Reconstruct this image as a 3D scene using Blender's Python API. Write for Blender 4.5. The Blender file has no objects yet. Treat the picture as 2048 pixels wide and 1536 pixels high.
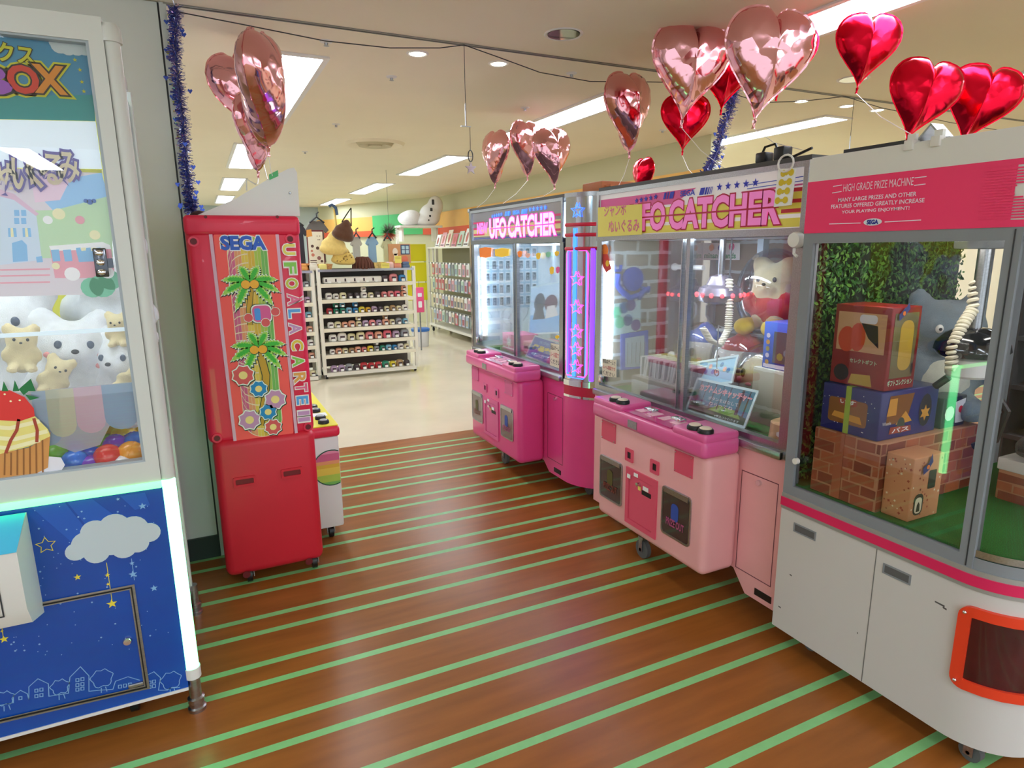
import bpy, bmesh, math, random
from mathutils import Vector, Matrix, Euler
random.seed(7)
PI = math.pi
SC = bpy.context.scene
COL = SC.collection

# ---------------------------------------------------------------- camera
F_PX, PITCH, ROLL, YAW, EYE = 1272.0, 0.208693, -0.0103194, 0.4487433, 1.6
def _cam_matrix():
    cp, sp = math.cos(PITCH), math.sin(PITCH); cr, sr = math.cos(ROLL), math.sin(ROLL); c, s = math.cos(YAW), math.sin(YAW)
    Rz = Matrix(((c, -s, 0), (s, c, 0), (0, 0, 1)))
    A = Matrix(((1, 0, 0), (0, 0, -1), (0, 1, 0)))
    Rx = Matrix(((1, 0, 0), (0, cp, -sp), (0, sp, cp)))
    Rr = Matrix(((cr, -sr, 0), (sr, cr, 0), (0, 0, 1)))
    return Rr @ Rx @ A @ Rz
CM = _cam_matrix()
cam = bpy.data.cameras.new('camera'); cam.sensor_width = 36; cam.lens = F_PX / 2048 * 36
cam.clip_start = .02; cam.clip_end = 100
camo = bpy.data.objects.new('camera', cam); COL.objects.link(camo)
camo.matrix_world = Matrix(((CM[0][0], -CM[1][0], -CM[2][0], 0), (CM[0][1], -CM[1][1], -CM[2][1], 0), (CM[0][2], -CM[1][2], -CM[2][2], EYE), (0, 0, 0, 1)))
SC.camera = camo
# ---------------------------------------------------------------- world and exposure
SC.view_settings.view_transform = 'Standard'; SC.view_settings.look = 'None'
SC.view_settings.gamma = 1; SC.view_settings.use_curve_mapping = False
SC.view_settings.exposure = 0.45
W = bpy.data.worlds.new('world'); SC.world = W; W.use_nodes = True
W.node_tree.nodes['Background'].inputs[0].default_value = (.84, .94, 1.0, 1)
W.node_tree.nodes['Background'].inputs[1].default_value = 1.05
CEIL = 2.71
LAMP = 13.0         # emission of the ceiling diffusers
TUBE = 22.0        # emission of the tubes inside the machines

# pixel on the photograph -> point on a known plane of the measured room
def ray(x, y):
    d = Vector(((x - 1024) / F_PX, (y - 768) / F_PX, 1))
    return CM.transposed() @ d
def on_x(x, y, X): d = ray(x, y); t = X / d.x; return Vector((X, d.y * t, EYE + d.z * t))
def on_y(x, y, Y): d = ray(x, y); t = Y / d.y; return Vector((d.x * t, Y, EYE + d.z * t))
def on_z(x, y, Z=0): d = ray(x, y); t = (Z - EYE) / d.z; return Vector((d.x * t, d.y * t, Z))
def at(x, y, depth): return Vector((0, 0, EYE)) + ray(x, y) * depth

# ---------------------------------------------------------------- materials
def lin(c):
    if isinstance(c, str): c = tuple(int(c[i:i + 2], 16) for i in (0, 2, 4))
    return tuple(((v / 255) / 12.92 if v <= 10 else ((v / 255 + .055) / 1.055) ** 2.4) for v in c)
_M = {}
def mat(name, c, rough=.5, metal=0, emit=0, noise=0, nscale=12, bump=0, bscale=200, coat=0, spec=.5, stretch=None, alpha=1, sheen=0):
    if name in _M: return _M[name]
    m = bpy.data.materials.new(name); m.use_nodes = True; nt = m.node_tree; N = nt.nodes; L = nt.links
    b = N['Principled BSDF']; col = lin(c)
    b.inputs['Base Color'].default_value = (*col, 1); b.inputs['Roughness'].default_value = rough
    b.inputs['Metallic'].default_value = metal; b.inputs['Coat Weight'].default_value = coat
    b.inputs['Specular IOR Level'].default_value = spec; b.inputs['Alpha'].default_value = alpha
    b.inputs['Sheen Weight'].default_value = sheen
    if emit: b.inputs['Emission Color'].default_value = (*col, 1); b.inputs['Emission Strength'].default_value = emit
    tc = N.new('ShaderNodeTexCoord'); src = tc.outputs['Object']
    if stretch:
        mp = N.new('ShaderNodeMapping'); mp.inputs['Scale'].default_value = stretch
        L.new(src, mp.inputs[0]); src = mp.outputs[0]
    if noise:
        t = N.new('ShaderNodeTexNoise'); t.inputs['Scale'].default_value = nscale; t.inputs['Detail'].default_value = 4
        L.new(src, t.inputs['Vector'])
        r = N.new('ShaderNodeValToRGB'); r.color_ramp.elements[0].position = .3; r.color_ramp.elements[1].position = .7
        r.color_ramp.elements[0].color = (*[max(0, v * (1 - noise)) for v in col], 1)
        r.color_ramp.elements[1].color = (*[min(1, v * (1 + noise)) for v in col], 1)
        L.new(t.outputs['Fac'], r.inputs[0]); L.new(r.outputs[0], b.inputs['Base Color'])
        if emit: L.new(r.outputs[0], b.inputs['Emission Color'])
    if bump:
        t = N.new('ShaderNodeTexNoise'); t.inputs['Scale'].default_value = bscale; t.inputs['Detail'].default_value = 3
        L.new(tc.outputs['Object'], t.inputs['Vector'])
        bp = N.new('ShaderNodeBump'); bp.inputs['Strength'].default_value = bump; bp.inputs['Distance'].default_value = .01
        L.new(t.outputs['Fac'], bp.inputs['Height']); L.new(bp.outputs[0], b.inputs['Normal'])
    _M[name] = m; return m
def glass(name, tint=(255, 255, 255), refl=.035, rough=.01):
    if name in _M: return _M[name]
    m = bpy.data.materials.new(name); m.use_nodes = True; nt = m.node_tree; N = nt.nodes; L = nt.links
    N.remove(N['Principled BSDF']); o = N['Material Output']
    t = N.new('ShaderNodeBsdfTransparent'); t.inputs[0].default_value = (*lin(tint), 1)
    g = N.new('ShaderNodeBsdfGlossy'); g.inputs['Roughness'].default_value = rough
    lw = N.new('ShaderNodeLayerWeight'); lw.inputs[0].default_value = .25
    mr = N.new('ShaderNodeMapRange'); mr.inputs[3].default_value = refl; mr.inputs[4].default_value = .75
    mx = N.new('ShaderNodeMixShader')
    L.new(lw.outputs['Fresnel'], mr.inputs[0]); L.new(mr.outputs[0], mx.inputs[0])
    L.new(t.outputs[0], mx.inputs[1]); L.new(g.outputs[0], mx.inputs[2]); L.new(mx.outputs[0], o.inputs[0])
    _M[name] = m; return m
def film(name, c, a=.5):
    """thin printed acrylic: part of the light passes, part is scattered by the print"""
    if name in _M: return _M[name]
    m = bpy.data.materials.new(name); m.use_nodes = True; nt = m.node_tree; N = nt.nodes; L = nt.links
    N.remove(N['Principled BSDF']); o = N['Material Output']
    t = N.new('ShaderNodeBsdfTransparent'); d = N.new('ShaderNodeBsdfDiffuse'); d.inputs[0].default_value = (*lin(c), 1)
    tl = N.new('ShaderNodeBsdfTranslucent'); tl.inputs[0].default_value = (*lin(c), 1)
    ad = N.new('ShaderNodeMixShader'); ad.inputs[0].default_value = .45
    mx = N.new('ShaderNodeMixShader'); mx.inputs[0].default_value = a
    L.new(d.outputs[0], ad.inputs[1]); L.new(tl.outputs[0], ad.inputs[2])
    L.new(t.outputs[0], mx.inputs[1]); L.new(ad.outputs[0], mx.inputs[2]); L.new(mx.outputs[0], o.inputs[0])
    _M[name] = m; return m
def brick(name, cols, mortar, scale, bw=.5, rh=.25, rough=.7, rot=None, msize=.025):
    if name in _M: return _M[name]
    m = bpy.data.materials.new(name); m.use_nodes = True; nt = m.node_tree; N = nt.nodes; L = nt.links
    b = N['Principled BSDF']; b.inputs['Roughness'].default_value = rough
    tc = N.new('ShaderNodeTexCoord'); mp = N.new('ShaderNodeMapping'); mp.inputs['Rotation'].default_value = rot or (0, 0, 0)
    t = N.new('ShaderNodeTexBrick'); t.inputs['Color1'].default_value = (*lin(cols[0]), 1); t.inputs['Color2'].default_value = (*lin(cols[1]), 1)
    t.inputs['Mortar'].default_value = (*lin(mortar), 1); t.inputs['Scale'].default_value = scale
    t.inputs['Mortar Size'].default_value = msize; t.inputs['Brick Width'].default_value = bw; t.inputs['Row Height'].default_value = rh
    nz = N.new('ShaderNodeTexNoise'); nz.inputs['Scale'].default_value = 18
    ma = N.new('ShaderNodeVectorMath'); ma.operation = 'MULTIPLY_ADD'; ma.inputs[1].default_value = (.02, .02, .02)
    L.new(tc.outputs['Object'], nz.inputs['Vector']); L.new(nz.outputs['Color'], ma.inputs[0]); L.new(tc.outputs['Object'], ma.inputs[2])
    L.new(ma.outputs[0], mp.inputs[0]); L.new(mp.outputs[0], t.inputs['Vector']); L.new(t.outputs['Color'], b.inputs['Base Color'])
    _M[name] = m; return m

# ---------------------------------------------------------------- mesh builder
def rrect(cx, cy, w, h, r, n=4):
    p = []
    for qx, qy, a0 in ((1, 1, 0), (-1, 1, PI / 2), (-1, -1, PI), (1, -1, 1.5 * PI)):
        for i in range(n + 1):
            a = a0 + PI / 2 * i / n
            p.append((cx + qx * (w / 2 - r) + r * math.cos(a), cy + qy * (h / 2 - r) + r * math.sin(a)))
    return p
def circ(cx, cy, r, n=16, ry=None): return [(cx + r * math.cos(2 * PI * i / n), cy + (ry or r) * math.sin(2 * PI * i / n)) for i in range(n)]
def starp(cx, cy, r, k=.42, n=5, a0=PI / 2): return [(cx + (r if i % 2 == 0 else r * k) * math.cos(a0 + PI * i / n), cy + (r if i % 2 == 0 else r * k) * math.sin(a0 + PI * i / n)) for i in range(2 * n)]
_FONT_CACHE = {}
def font_mesh(s, bold=0, spacing=1, shear=0):
    key = (s, bold, spacing, shear)
    if key in _FONT_CACHE: return _FONT_CACHE[key]
    cu = bpy.data.curves.new('letters', 'FONT'); cu.body = s; cu.size = 1; cu.offset = bold; cu.space_character = spacing; cu.shear = shear
    cu.resolution_u = 3; cu.fill_mode = 'FRONT'
    o = bpy.data.objects.new('letters', cu); COL.objects.link(o)
    me = o.evaluated_get(bpy.context.evaluated_depsgraph_get()).to_mesh()
    vs = [tuple(v.co) for v in me.vertices]; fs = [tuple(p.vertices) for p in me.polygons]
    bpy.data.objects.remove(o); bpy.data.curves.remove(cu)
    _FONT_CACHE[key] = (vs, fs); return vs, fs
class Plane:
    def __init__(s, o, r, u): s.o = Vector(o); s.r = Vector(r).normalized(); s.u = Vector(u).normalized(); s.n = s.r.cross(s.u)
    def p(s, x, y, off=0): return s.o + s.r * x + s.u * y + s.n * off
    def px(s, *pts):
        out = []
        for x, y in pts:
            d = ray(x, y); e = Vector((0, 0, EYE)); t = (s.o - e).dot(s.n) / d.dot(s.n); q = e + d * t - s.o
            out.append((q.dot(s.r), q.dot(s.u)))
        return out if len(out) > 1 else out[0]
def PX(X, Y=0, Z=0): return Plane((X, Y, Z), (0, -1, 0), (0, 0, 1))     # faces the aisle (-X)
def PY(Y, X=0, Z=0): return Plane((X, Y, Z), (1, 0, 0), (0, 0, 1))      # faces the camera side (-Y)
class MB:
    def __init__(s): s.v = []; s.f = []; s.m = []
    def add(s, vs, fs, m=0):
        n = len(s.v); s.v += [tuple(v) for v in vs]; s.f += [tuple(i + n for i in f) for f in fs]; s.m += [m] * len(fs); return s
    def box(s, x0, x1, y0, y1, z0, z1, m=0):
        return s.add([(x0, y0, z0), (x1, y0, z0), (x1, y1, z0), (x0, y1, z0), (x0, y0, z1), (x1, y0, z1), (x1, y1, z1), (x0, y1, z1)],
                     [(0, 3, 2, 1), (4, 5, 6, 7), (0, 1, 5, 4), (1, 2, 6, 5), (2, 3, 7, 6), (3, 0, 4, 7)], m)
    def rbox(s, x0, x1, y0, y1, z0, z1, r=.01, seg=2, m=0):
        b = bmesh.new(); bmesh.ops.create_cube(b, size=1)
        for v in b.verts: v.co = Vector(((x0 + x1) / 2 + v.co.x * (x1 - x0), (y0 + y1) / 2 + v.co.y * (y1 - y0), (z0 + z1) / 2 + v.co.z * (z1 - z0)))
        bmesh.ops.bevel(b, geom=list(b.edges), offset=r, segments=seg, profile=.5, affect='EDGES')
        b.verts.index_update(); s.add([v.co[:] for v in b.verts], [[v.index for v in f.verts] for f in b.faces], m); b.free(); return s
    def _ax(s, ax, p, a): return (a, p[0], p[1]) if ax == 'x' else (p[0], a, p[1]) if ax == 'y' else (p[0], p[1], a)
    def prism(s, ax, poly, a, b, m=0):
        n = len(poly)
        return s.add([s._ax(ax, p, a) for p in poly] + [s._ax(ax, p, b) for p in poly],
                     [tuple(range(n)), tuple(range(2 * n - 1, n - 1, -1))] + [(i, (i + 1) % n, n + (i + 1) % n, n + i) for i in range(n)], m)
    def ring(s, ax, po, pi_, a, b, m=0):
        n = len(po); V = [s._ax(ax, p, d) for d in (a, b) for q in (po, pi_) for p in q]; F = []
        for i in range(n):
            j = (i + 1) % n
            F += [(i, j, n + j, n + i), (2 * n + i, 3 * n + i, 3 * n + j, 2 * n + j), (i, 2 * n + i, 2 * n + j, j), (n + i, n + j, 3 * n + j, 3 * n + i)]
        return s.add(V, F, m)
    def lathe(s, c, prof, n=16, m=0, axis='z'):
        V = []; F = []; k = len(prof)
        for i in range(n):
            a = 2 * PI * i / n
            for r, h in prof:
                q = (r * math.cos(a), r * math.sin(a), h)
                if axis == 'x': q = (q[2], q[0], q[1])
                elif axis == 'y': q = (q[0], q[2], q[1])
                V.append((c[0] + q[0], c[1] + q[1], c[2] + q[2]))
        for i in range(n):
            j = (i + 1) % n
            for t in range(k - 1): F.append((i * k + t, j * k + t, j * k + t + 1, i * k + t + 1))
        F.append(tuple(i * k for i in range(n))[::-1]); F.append(tuple(i * k + k - 1 for i in range(n)))
        return s.add(V, F, m)
    def tube(s, pts, r, n=6, m=0, closed=False):
        pts = [Vector(p) for p in pts]; V = []; F = []; k = len(pts); up = None
        for i, p in enumerate(pts):
            t = (pts[min(i + 1, k - 1)] - pts[max(i - 1, 0)]) if not closed else (pts[(i + 1) % k] - pts[i - 1])
            t.normalize()
            if up is None: up = Vector((0, 0, 1)) if abs(t.z) < .9 else Vector((1, 0, 0))
            a = t.cross(up)
            if a.length < 1e-5: a = t.cross(Vector((0, 1, .3)))
            a.normalize(); b = a.cross(t).normalized(); up = b
            rr = r[i] if isinstance(r, (list, tuple)) else r
            for j in range(n): V.append(p + (a * math.cos(2 * PI * j / n) + b * math.sin(2 * PI * j / n)) * rr)
        for i in range(k if closed else k - 1):
            for j in range(n): F.append((i * n + j, i * n + (j + 1) % n, ((i + 1) % k) * n + (j + 1) % n, ((i + 1) % k) * n + j))
        if not closed: F += [tuple(range(n))[::-1], tuple((k - 1) * n + j for j in range(n))]
        return s.add(V, F, m)
    def cyl(s, p0, p1, r, n=14, m=0, r1=None): return s.tube([p0, p1], [r, r if r1 is None else r1], n, m)
    def ell(s, c, r, n=14, k=9, m=0, rot=None):
        if not isinstance(r, (tuple, list)): r = (r, r, r)
        R = Euler(rot).to_matrix() if rot else Matrix.Identity(3); V = []; F = []; c = Vector(c)
        for i in range(1, k):
            a = PI * i / k
            for j in range(n):
                t = 2 * PI * j / n; V.append(c + R @ Vector((r[0] * math.sin(a) * math.cos(t), r[1] * math.sin(a) * math.sin(t), r[2] * math.cos(a))))
        V += [c + R @ Vector((0, 0, r[2])), c + R @ Vector((0, 0, -r[2]))]; T = len(V) - 2
        for i in range(k - 2):
            for j in range(n): F.append((i * n + j, (i + 1) * n + j, (i + 1) * n + (j + 1) % n, i * n + (j + 1) % n))
        for j in range(n): F += [(T, j, (j + 1) % n), (T + 1, (k - 2) * n + (j + 1) % n, (k - 2) * n + j)]
        return s.add(V, F, m)
    # flat artwork on a plane
    def flat(s, pl, pts, off=.001, m=0): return s.add([pl.p(x, y, off) for x, y in pts], [tuple(range(len(pts)))], m)
    def slab(s, pl, pts, o0, o1, m=0):
        n = len(pts)
        return s.add([pl.p(x, y, o0) for x, y in pts] + [pl.p(x, y, o1) for x, y in pts], [tuple(range(n))[::-1], tuple(range(n, 2 * n))] + [(i, (i + 1) % n, n + (i + 1) % n, n + i) for i in range(n)], m)
    def line(s, pl, pts, w, off=.001, m=0, closed=False):
        n = len(pts); P = [Vector(p) for p in pts]; V = []
        for i in range(n):
            a = P[i - 1] if (closed or i > 0) else P[i]; b = P[(i + 1) % n] if (closed or i < n - 1) else P[i]
            d1 = (P[i] - a); d2 = (b - P[i]); d1 = d1.normalized() if d1.length > 1e-9 else d2.normalized(); d2 = d2.normalized() if d2.length > 1e-9 else d1
            t = (d1 + d2); t = t.normalized() if t.length > 1e-6 else d1
            nn = Vector((-t.y, t.x)); k = 1 / max(.4, nn.dot(Vector((-d1.y, d1.x))))
            V += [pl.p(*(P[i] + nn * w / 2 * k), off), pl.p(*(P[i] - nn * w / 2 * k), off)]
        F = [(2 * i, 2 * ((i + 1) % n), 2 * ((i + 1) % n) + 1, 2 * i + 1) for i in range(n if closed else n - 1)]
        return s.add(V, F, m)
    def txt(s, pl, st, x, y, w, h, off=.002, m=0, bold=0, spacing=1, shear=0, rot=0, fit=True, ref=None):
        """letters fitted into the w x h box whose lower left corner is (x, y); rot turns the box about that corner"""
        vs, fs = font_mesh(st, bold, spacing, shear); rv = font_mesh(st, 0, spacing, shear)[0]
        x0 = min(v[0] for v in rv); x1 = max(v[0] for v in rv); y0 = min(v[1] for v in rv); y1 = max(v[1] for v in rv)
        sx = w / max(1e-6, x1 - x0); sy = h / max(1e-6, y1 - y0)
        if not fit: sx = sy
        c, q = math.cos(rot), math.sin(rot); V = []
        for a, b, _ in vs:
            a = (a - x0) * sx; b = (b - y0) * sy; V.append(pl.p(x + a * c - b * q, y + a * q + b * c, off))
        return s.add(V, fs, m)
# ---------------------------------------------------------------- objects
def root_of(o):
    while o.parent: o = o.parent
    return o
def O(name, mb, mats, parent=None, local=False, sharp=35, flat=False, loc=None, recalc=True):
    me = bpy.data.meshes.new(name); me.from_pydata(mb.v, [], mb.f)
    for m in (mats if isinstance(mats, (list, tuple)) else [mats]): me.materials.append(m)
    me.polygons.foreach_set('material_index', mb.m)
    if recalc:
        b = bmesh.new(); b.from_mesh(me); bmesh.ops.recalc_face_normals(b, faces=b.faces); b.to_mesh(me); b.free()
    if not flat:
        me.polygons.foreach_set('use_smooth', [True] * len(me.polygons)); me.set_sharp_from_angle(angle=math.radians(sharp))
    o = bpy.data.objects.new(name, me); COL.objects.link(o)
    off = None
    if parent: o.parent = parent; off = root_of(parent).location if not local else None
    elif loc is not None: off = Vector(loc); o.location = loc
    if off is not None and off.length: me.transform(Matrix.Translation(-Vector(off)))
    me.update(); return o
def tag(o, label, cat, group=None, kind=None):
    o['label'] = label; o['category'] = cat
    if group: o['group'] = group
    if kind: o['kind'] = kind
    return o
def T(name, label, cat, loc=(0, 0, 0), group=None):
    o = bpy.data.objects.new(name, None); o.empty_display_size = .05; COL.objects.link(o); o.location = loc
    return tag(o, label, cat, group)
def ST(name, mb, mats, parent=None, **k):
    o = O(name, mb, mats, parent, **k)
    if not parent: o['kind'] = 'structure'
    return o
def dup(root, loc=None, label=None, rot=None, group=None, scale=None, mats=None):
    def cp(o, par):
        c = o.copy(); COL.objects.link(c)
        if par: c.parent = par
        for ch in [x for x in bpy.data.objects if x.parent == o and x != c]: cp(ch, c)
        return c
    r = cp(root, None)
    if loc is not None: r.location = loc
    if rot is not None: r.rotation_euler = rot
    if scale is not None: r.scale = (scale,) * 3 if not isinstance(scale, (tuple, list)) else scale
    if label: r['label'] = label
    if group: r['group'] = group
    return r
ORD = 'first second third fourth fifth sixth seventh eighth ninth tenth eleventh twelfth thirteenth fourteenth fifteenth sixteenth seventeenth eighteenth nineteenth twentieth'.split()

# shared materials
white = mat('white_paint', (232, 230, 226), .35); cream = mat('cream_plastic', (235, 228, 205), .4)
black = mat('black_plastic', (22, 22, 24), .4); dark = mat('dark_grey', (52, 54, 58), .5)
steel = mat('brushed_steel', (176, 178, 182), .28, 1, noise=.12, nscale=6, stretch=(1, 30, 30)); chrome = mat('chrome', (225, 226, 230), .07, 1)
greyframe = mat('grey_enamel', (138, 143, 150), .4); turf = mat('green_turf', (20, 112, 32), .9, noise=.5, nscale=300, bump=.6, bscale=500)
pane = glass('window_glass'); clear = glass('clear_plastic', (250, 252, 255), .12, .05)
redp = mat('red_plastic', (214, 40, 52), .35); yel = mat('yellow_card', (240, 226, 110), .6); navy = mat('navy_print', (30, 50, 160), .4)
pinkprint = mat('pink_print', (232, 90, 160), .4); whiteprint = mat('white_print', (245, 245, 245), .5); blackprint = mat('black_print', (20, 20, 24), .5)
rubber = mat('grey_rubber', (96, 98, 100), .7)
# ================================================================ the room
wood = mat('brown_floor', (152, 90, 38), .3, noise=.16, nscale=3, stretch=(.8, 6, 1), bump=.02, bscale=60, spec=.4)
stripe = mat('green_floor_stripe', (136, 200, 132), .38, noise=.06, nscale=20)
tile = mat('cream_floor_tile', (226, 214, 188), .12, noise=.05, nscale=2, spec=.5)
paint = mat('cream_ceiling_paint', (240, 230, 204), .6, noise=.02, nscale=1.5)
wallp = mat('grey_wall_paint', (226, 228, 224), .45, noise=.03, nscale=3)
mb = MB(); ys = []
for k in range(-16, 10):
    c = 1.745 + .3555 * k
    for d in (-.128, 0): ys.append((c + d - .0165, c + d + .0165))
ys.sort(); y = -4.0; X0, X1 = -5.0, 9.0
for a, b in ys:
    if a < -4: continue
    mb.add([(X0, y, 0), (X1, y, 0), (X1, a, 0), (X0, a, 0)], [(0, 1, 2, 3)], 0)
    mb.add([(X0, a, 0), (X1, a, 0), (X1, b, 0), (X0, b, 0)], [(0, 1, 2, 3)], 1); y = b
mb.add([(X0, y, 0), (X1, y, 0), (X1, 5.18, 0), (X0, 5.18, 0)], [(0, 1, 2, 3)], 0)
ST('floor', mb, [wood, stripe], flat=True)
ST('floor', MB().add([(X0, 5.18, 0), (X1, 5.18, 0), (X1, 18, 0), (X0, 18, 0)], [(0, 1, 2, 3)]), tile, flat=True)
ST('ceiling', MB().box(X0, X1, -4, 3.535, CEIL, CEIL + .05).box(X0, X1, 3.565, 18, CEIL, CEIL + .05).box(X0, X1, 3.535, 3.565, CEIL + .03, CEIL + .05), paint)
ST('trim_1', MB().box(-.03, X1, 3.535, 3.543, CEIL - .006, CEIL + .03).box(-.03, X1, 3.557, 3.565, CEIL - .006, CEIL + .03), mat('aluminium_rail', (150, 148, 142), .4, .8))
# pillar on the left with its shutter guide
mb = MB().box(-2.6, -.055, 3.55, 4.1, 0, CEIL); ST('wall_left', mb, wallp)
ST('trim_2', MB().box(-.047, -.018, 3.54, 4.1, 0, CEIL), mat('guide_rail_white', (214, 216, 212), .4))
ST('trim_3', MB().box(-.055, -.047, 3.552, 4.1, 0, CEIL), black)
ST('baseboard_left', MB().box(-2.6, -.05, 3.535, 3.55, 0, .12), mat('dark_baseboard', (44, 58, 54), .5))
# store walls behind
bluewall = mat('grey_blue_wall', (176, 190, 190), .6, noise=.03, nscale=1)
ST('wall_back', MB().box(X0, X1, 17.5, 17.6, 0, CEIL), bluewall)
ST('wall_left', MB().box(X0 - .1, X0, -4, 18, 0, CEIL), wallp)
ST('wall_right', MB().box(X1, X1 + .1, -4, 18, 0, CEIL), paint)
# slanted store wall with its orange and red fascia
orange = mat('orange_fascia', (245, 190, 100), .5, noise=.05, nscale=2); redf = mat('red_fascia_stripe', (235, 96, 60), .5); greenf = mat('green_fascia', (84, 200, 120), .5)
PTS = [(4.75, 5.2), (4.75, 13.2), (2.9, 17.45)]
for i in range(2):
    (xa, ya), (xb, yb) = PTS[i], PTS[i + 1]; d = Vector((xb - xa, yb - ya, 0)); nrm = Vector((-d.y, d.x, 0)).normalized()
    def seg(a, b, z0, z1, t0, t1, m=0, mb=None):
        P = [Vector((xa, ya, 0)) + d * a, Vector((xa, ya, 0)) + d * b]; V = []
        for z in (z0, z1):
            for p, t in ((P[0], t0), (P[1], t0), (P[1], t1), (P[0], t1)): V.append((p.x + nrm.x * t, p.y + nrm.y * t, z))
        mb.add(V, [(0, 1, 2, 3), (4, 5, 6, 7), (0, 1, 5, 4), (1, 2, 6, 5), (2, 3, 7, 6), (3, 0, 4, 7)], m)
    a = MB(); seg(0, 1, 0, CEIL, 0, -.1, 0, a); ST('wall_right', a, mat('pale_yellow_wall', (214, 212, 176), .6))
    a = MB()
    if i == 0: seg(0, 1, 2.06, 2.38, 0, .06, 0, a); seg(0, 1, 1.93, 2.06, 0, .065, 1, a); seg(0, 1, 1.90, 1.93, 0, .05, 2, a)
    else: seg(0, .12, 2.06, 2.38, 0, .06, 0, a); seg(.12, .5, 1.95, 2.4, 0, .06, 3, a); seg(.5, 1, 2.06, 2.38, 0, .06, 0, a); seg(0, .12, 1.93, 2.06, 0, .065, 1, a); seg(.5, 1, 1.93, 2.06, 0, .065, 1, a)
    ST('trim_4' if i == 0 else 'trim_5', a, [orange, redf, white, greenf])
# ceiling fixtures
lampm = mat('fluorescent_diffuser', (232, 243, 255), .5, emit=LAMP)
n = 0; first = None
colname = {-1.65: 'far left', .63: 'left', 2.95: 'middle', 5.18: 'right', 7.5: 'far right'}
for ci, x in enumerate((-1.65, .63, 2.95, 5.18, 7.5)):
    for k in range(-2, 5):
        y0 = .68 + 3.43 * k; yc = y0 + 1.05
        if k < 0 and x > 6: continue
        if x == -1.65 and yc > 3.2 and yc < 4.3: continue
        if x == .63 and k == 0: continue
        lab = {(.63, 1): 'ceiling light panel behind the left pink balloon cluster', (2.95, 0): 'long ceiling light behind the big red and pink heart balloons',
               (2.95, 1): 'long ceiling light between the far pink balloons and the near ones'}.get((x, k)) or \
              f'recessed ceiling light, {ORD[k + 2]} along the {colname[x]} row of the ceiling'
        t = T('ceiling_light', lab, 'light', (x, yc, CEIL), 'recessed ceiling lights')
        if first is None:
            O('frame', MB().ring('z', rrect(x, yc, .36, 2.16, .01, 1), rrect(x, yc, .29, 2.09, .005, 1), CEIL - .012, CEIL), white, t)
            O('diffuser', MB().box(x - .145, x + .145, yc - 1.045, yc + 1.045, CEIL - .006, CEIL - .001), lampm, t); first = t
        else:
            for ch in first.children: c = ch.copy(); COL.objects.link(c); c.parent = t
# mirror downlights, small spots, sprinklers, vent
def downlight(x, y, r, lab, lit=0):
    t = T('downlight', lab, 'light', (x, y, CEIL), 'round ceiling downlights')
    O('trim_ring', MB().lathe((x, y, CEIL), [(r, 0), (r + .012, -.006), (r + .02, 0)], 28), white, t)
    O('reflector', MB().lathe((x, y, CEIL), [(r, -.004), (r * .75, -.003), (r * .5, -.001), (.001, 0)], 28), chrome if not lit else mat('lit_bulb', (255, 244, 214), .4, emit=9), t)
downlight(1.855, 3.18, .085, 'mirrored downlight in the near ceiling, above the middle of the aisle')
downlight(4.13, 3.18, .085, 'mirrored downlight partly hidden by the tail of a red balloon')
for i, (px, py, lab) in enumerate(((835, 107, 'small lit spotlight right of the left balloon cluster'), (997, 127, 'small lit spotlight right of the hanging wire'), (1603, 202, 'small lit spotlight nearest the big pink balloons'),
                                   (1693, 212, 'small lit spotlight below the red balloon'), (1755, 220, 'small lit spotlight left of the tilted red balloons'))):
    p = on_z(px, py, CEIL); downlight(p.x, p.y, .045, lab, 1)
for px, py, lab in ((652, 82, 'small ceiling sprinkler beside the garland string'), (783, 153, 'small ceiling sprinkler left of the hanging wire'), (672, 248, 'small ceiling sprinkler near the round vent'), (610, 303, 'small ceiling sprinkler above the white fin'),
                    (1143, 146, 'small ceiling sprinkler between the hanging wire and the pink balloon'), (1050, 215, 'small ceiling sprinkler above the middle balloon group'), (1325, 260, 'small ceiling sprinkler behind the lower red balloon')):
    p = on_z(px, py, CEIL); t = T('sprinkler', lab, 'sprinkler', p, 'ceiling sprinklers')
    O('rosette', MB().lathe(p, [(.036, 0), (.032, -.006), (.016, -.01)], 16), white, t); O('head', MB().lathe(p, [(.011, -.008), (.009, -.022), (.016, -.025), (.001, -.027)], 12), steel, t)
p = on_z(750, 286, CEIL); t = T('ceiling_vent', 'round cream air diffuser in the store ceiling', 'vent', p)
O('outer_ring', MB().lathe(p, [(.31, 0), (.29, -.03), (.24, -.02), (.2, 0)], 32), paint, t)
O('inner_cone', MB().lathe(p, [(.19, -.002), (.17, -.035), (.12, -.025), (.1, -.005)], 32).lathe(p, [(.08, -.002), (.07, -.035), (.03, -.03), (.001, -.03)], 32), mat('vent_cream', (200, 192, 160), .5), t)
# hanging wires with flat sign hooks
for (a, b, lab) in (((928, 89), (930, 252), 'thin hanging wire with a small flat bar left of the middle balloons'), ((1709, 190), (1703, 305), 'thin hanging wire below the upper red balloon')):
    p0 = on_y(*a, 3.55); p1 = on_y(*b, 3.55); p0.z = CEIL; p1.x = p0.x
    t = T('hanging_wire', lab, 'wire', p0)
    O('wire', MB().cyl(p0, p1, .0018, 5), dark, t); O('hook_bar', MB().box(p1.x - .03, p1.x + .03, 3.545, 3.555, p1.z - .004, p1.z).cyl(p1, p1 + Vector((0, 0, .12)), .004, 6), steel, t)
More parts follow.
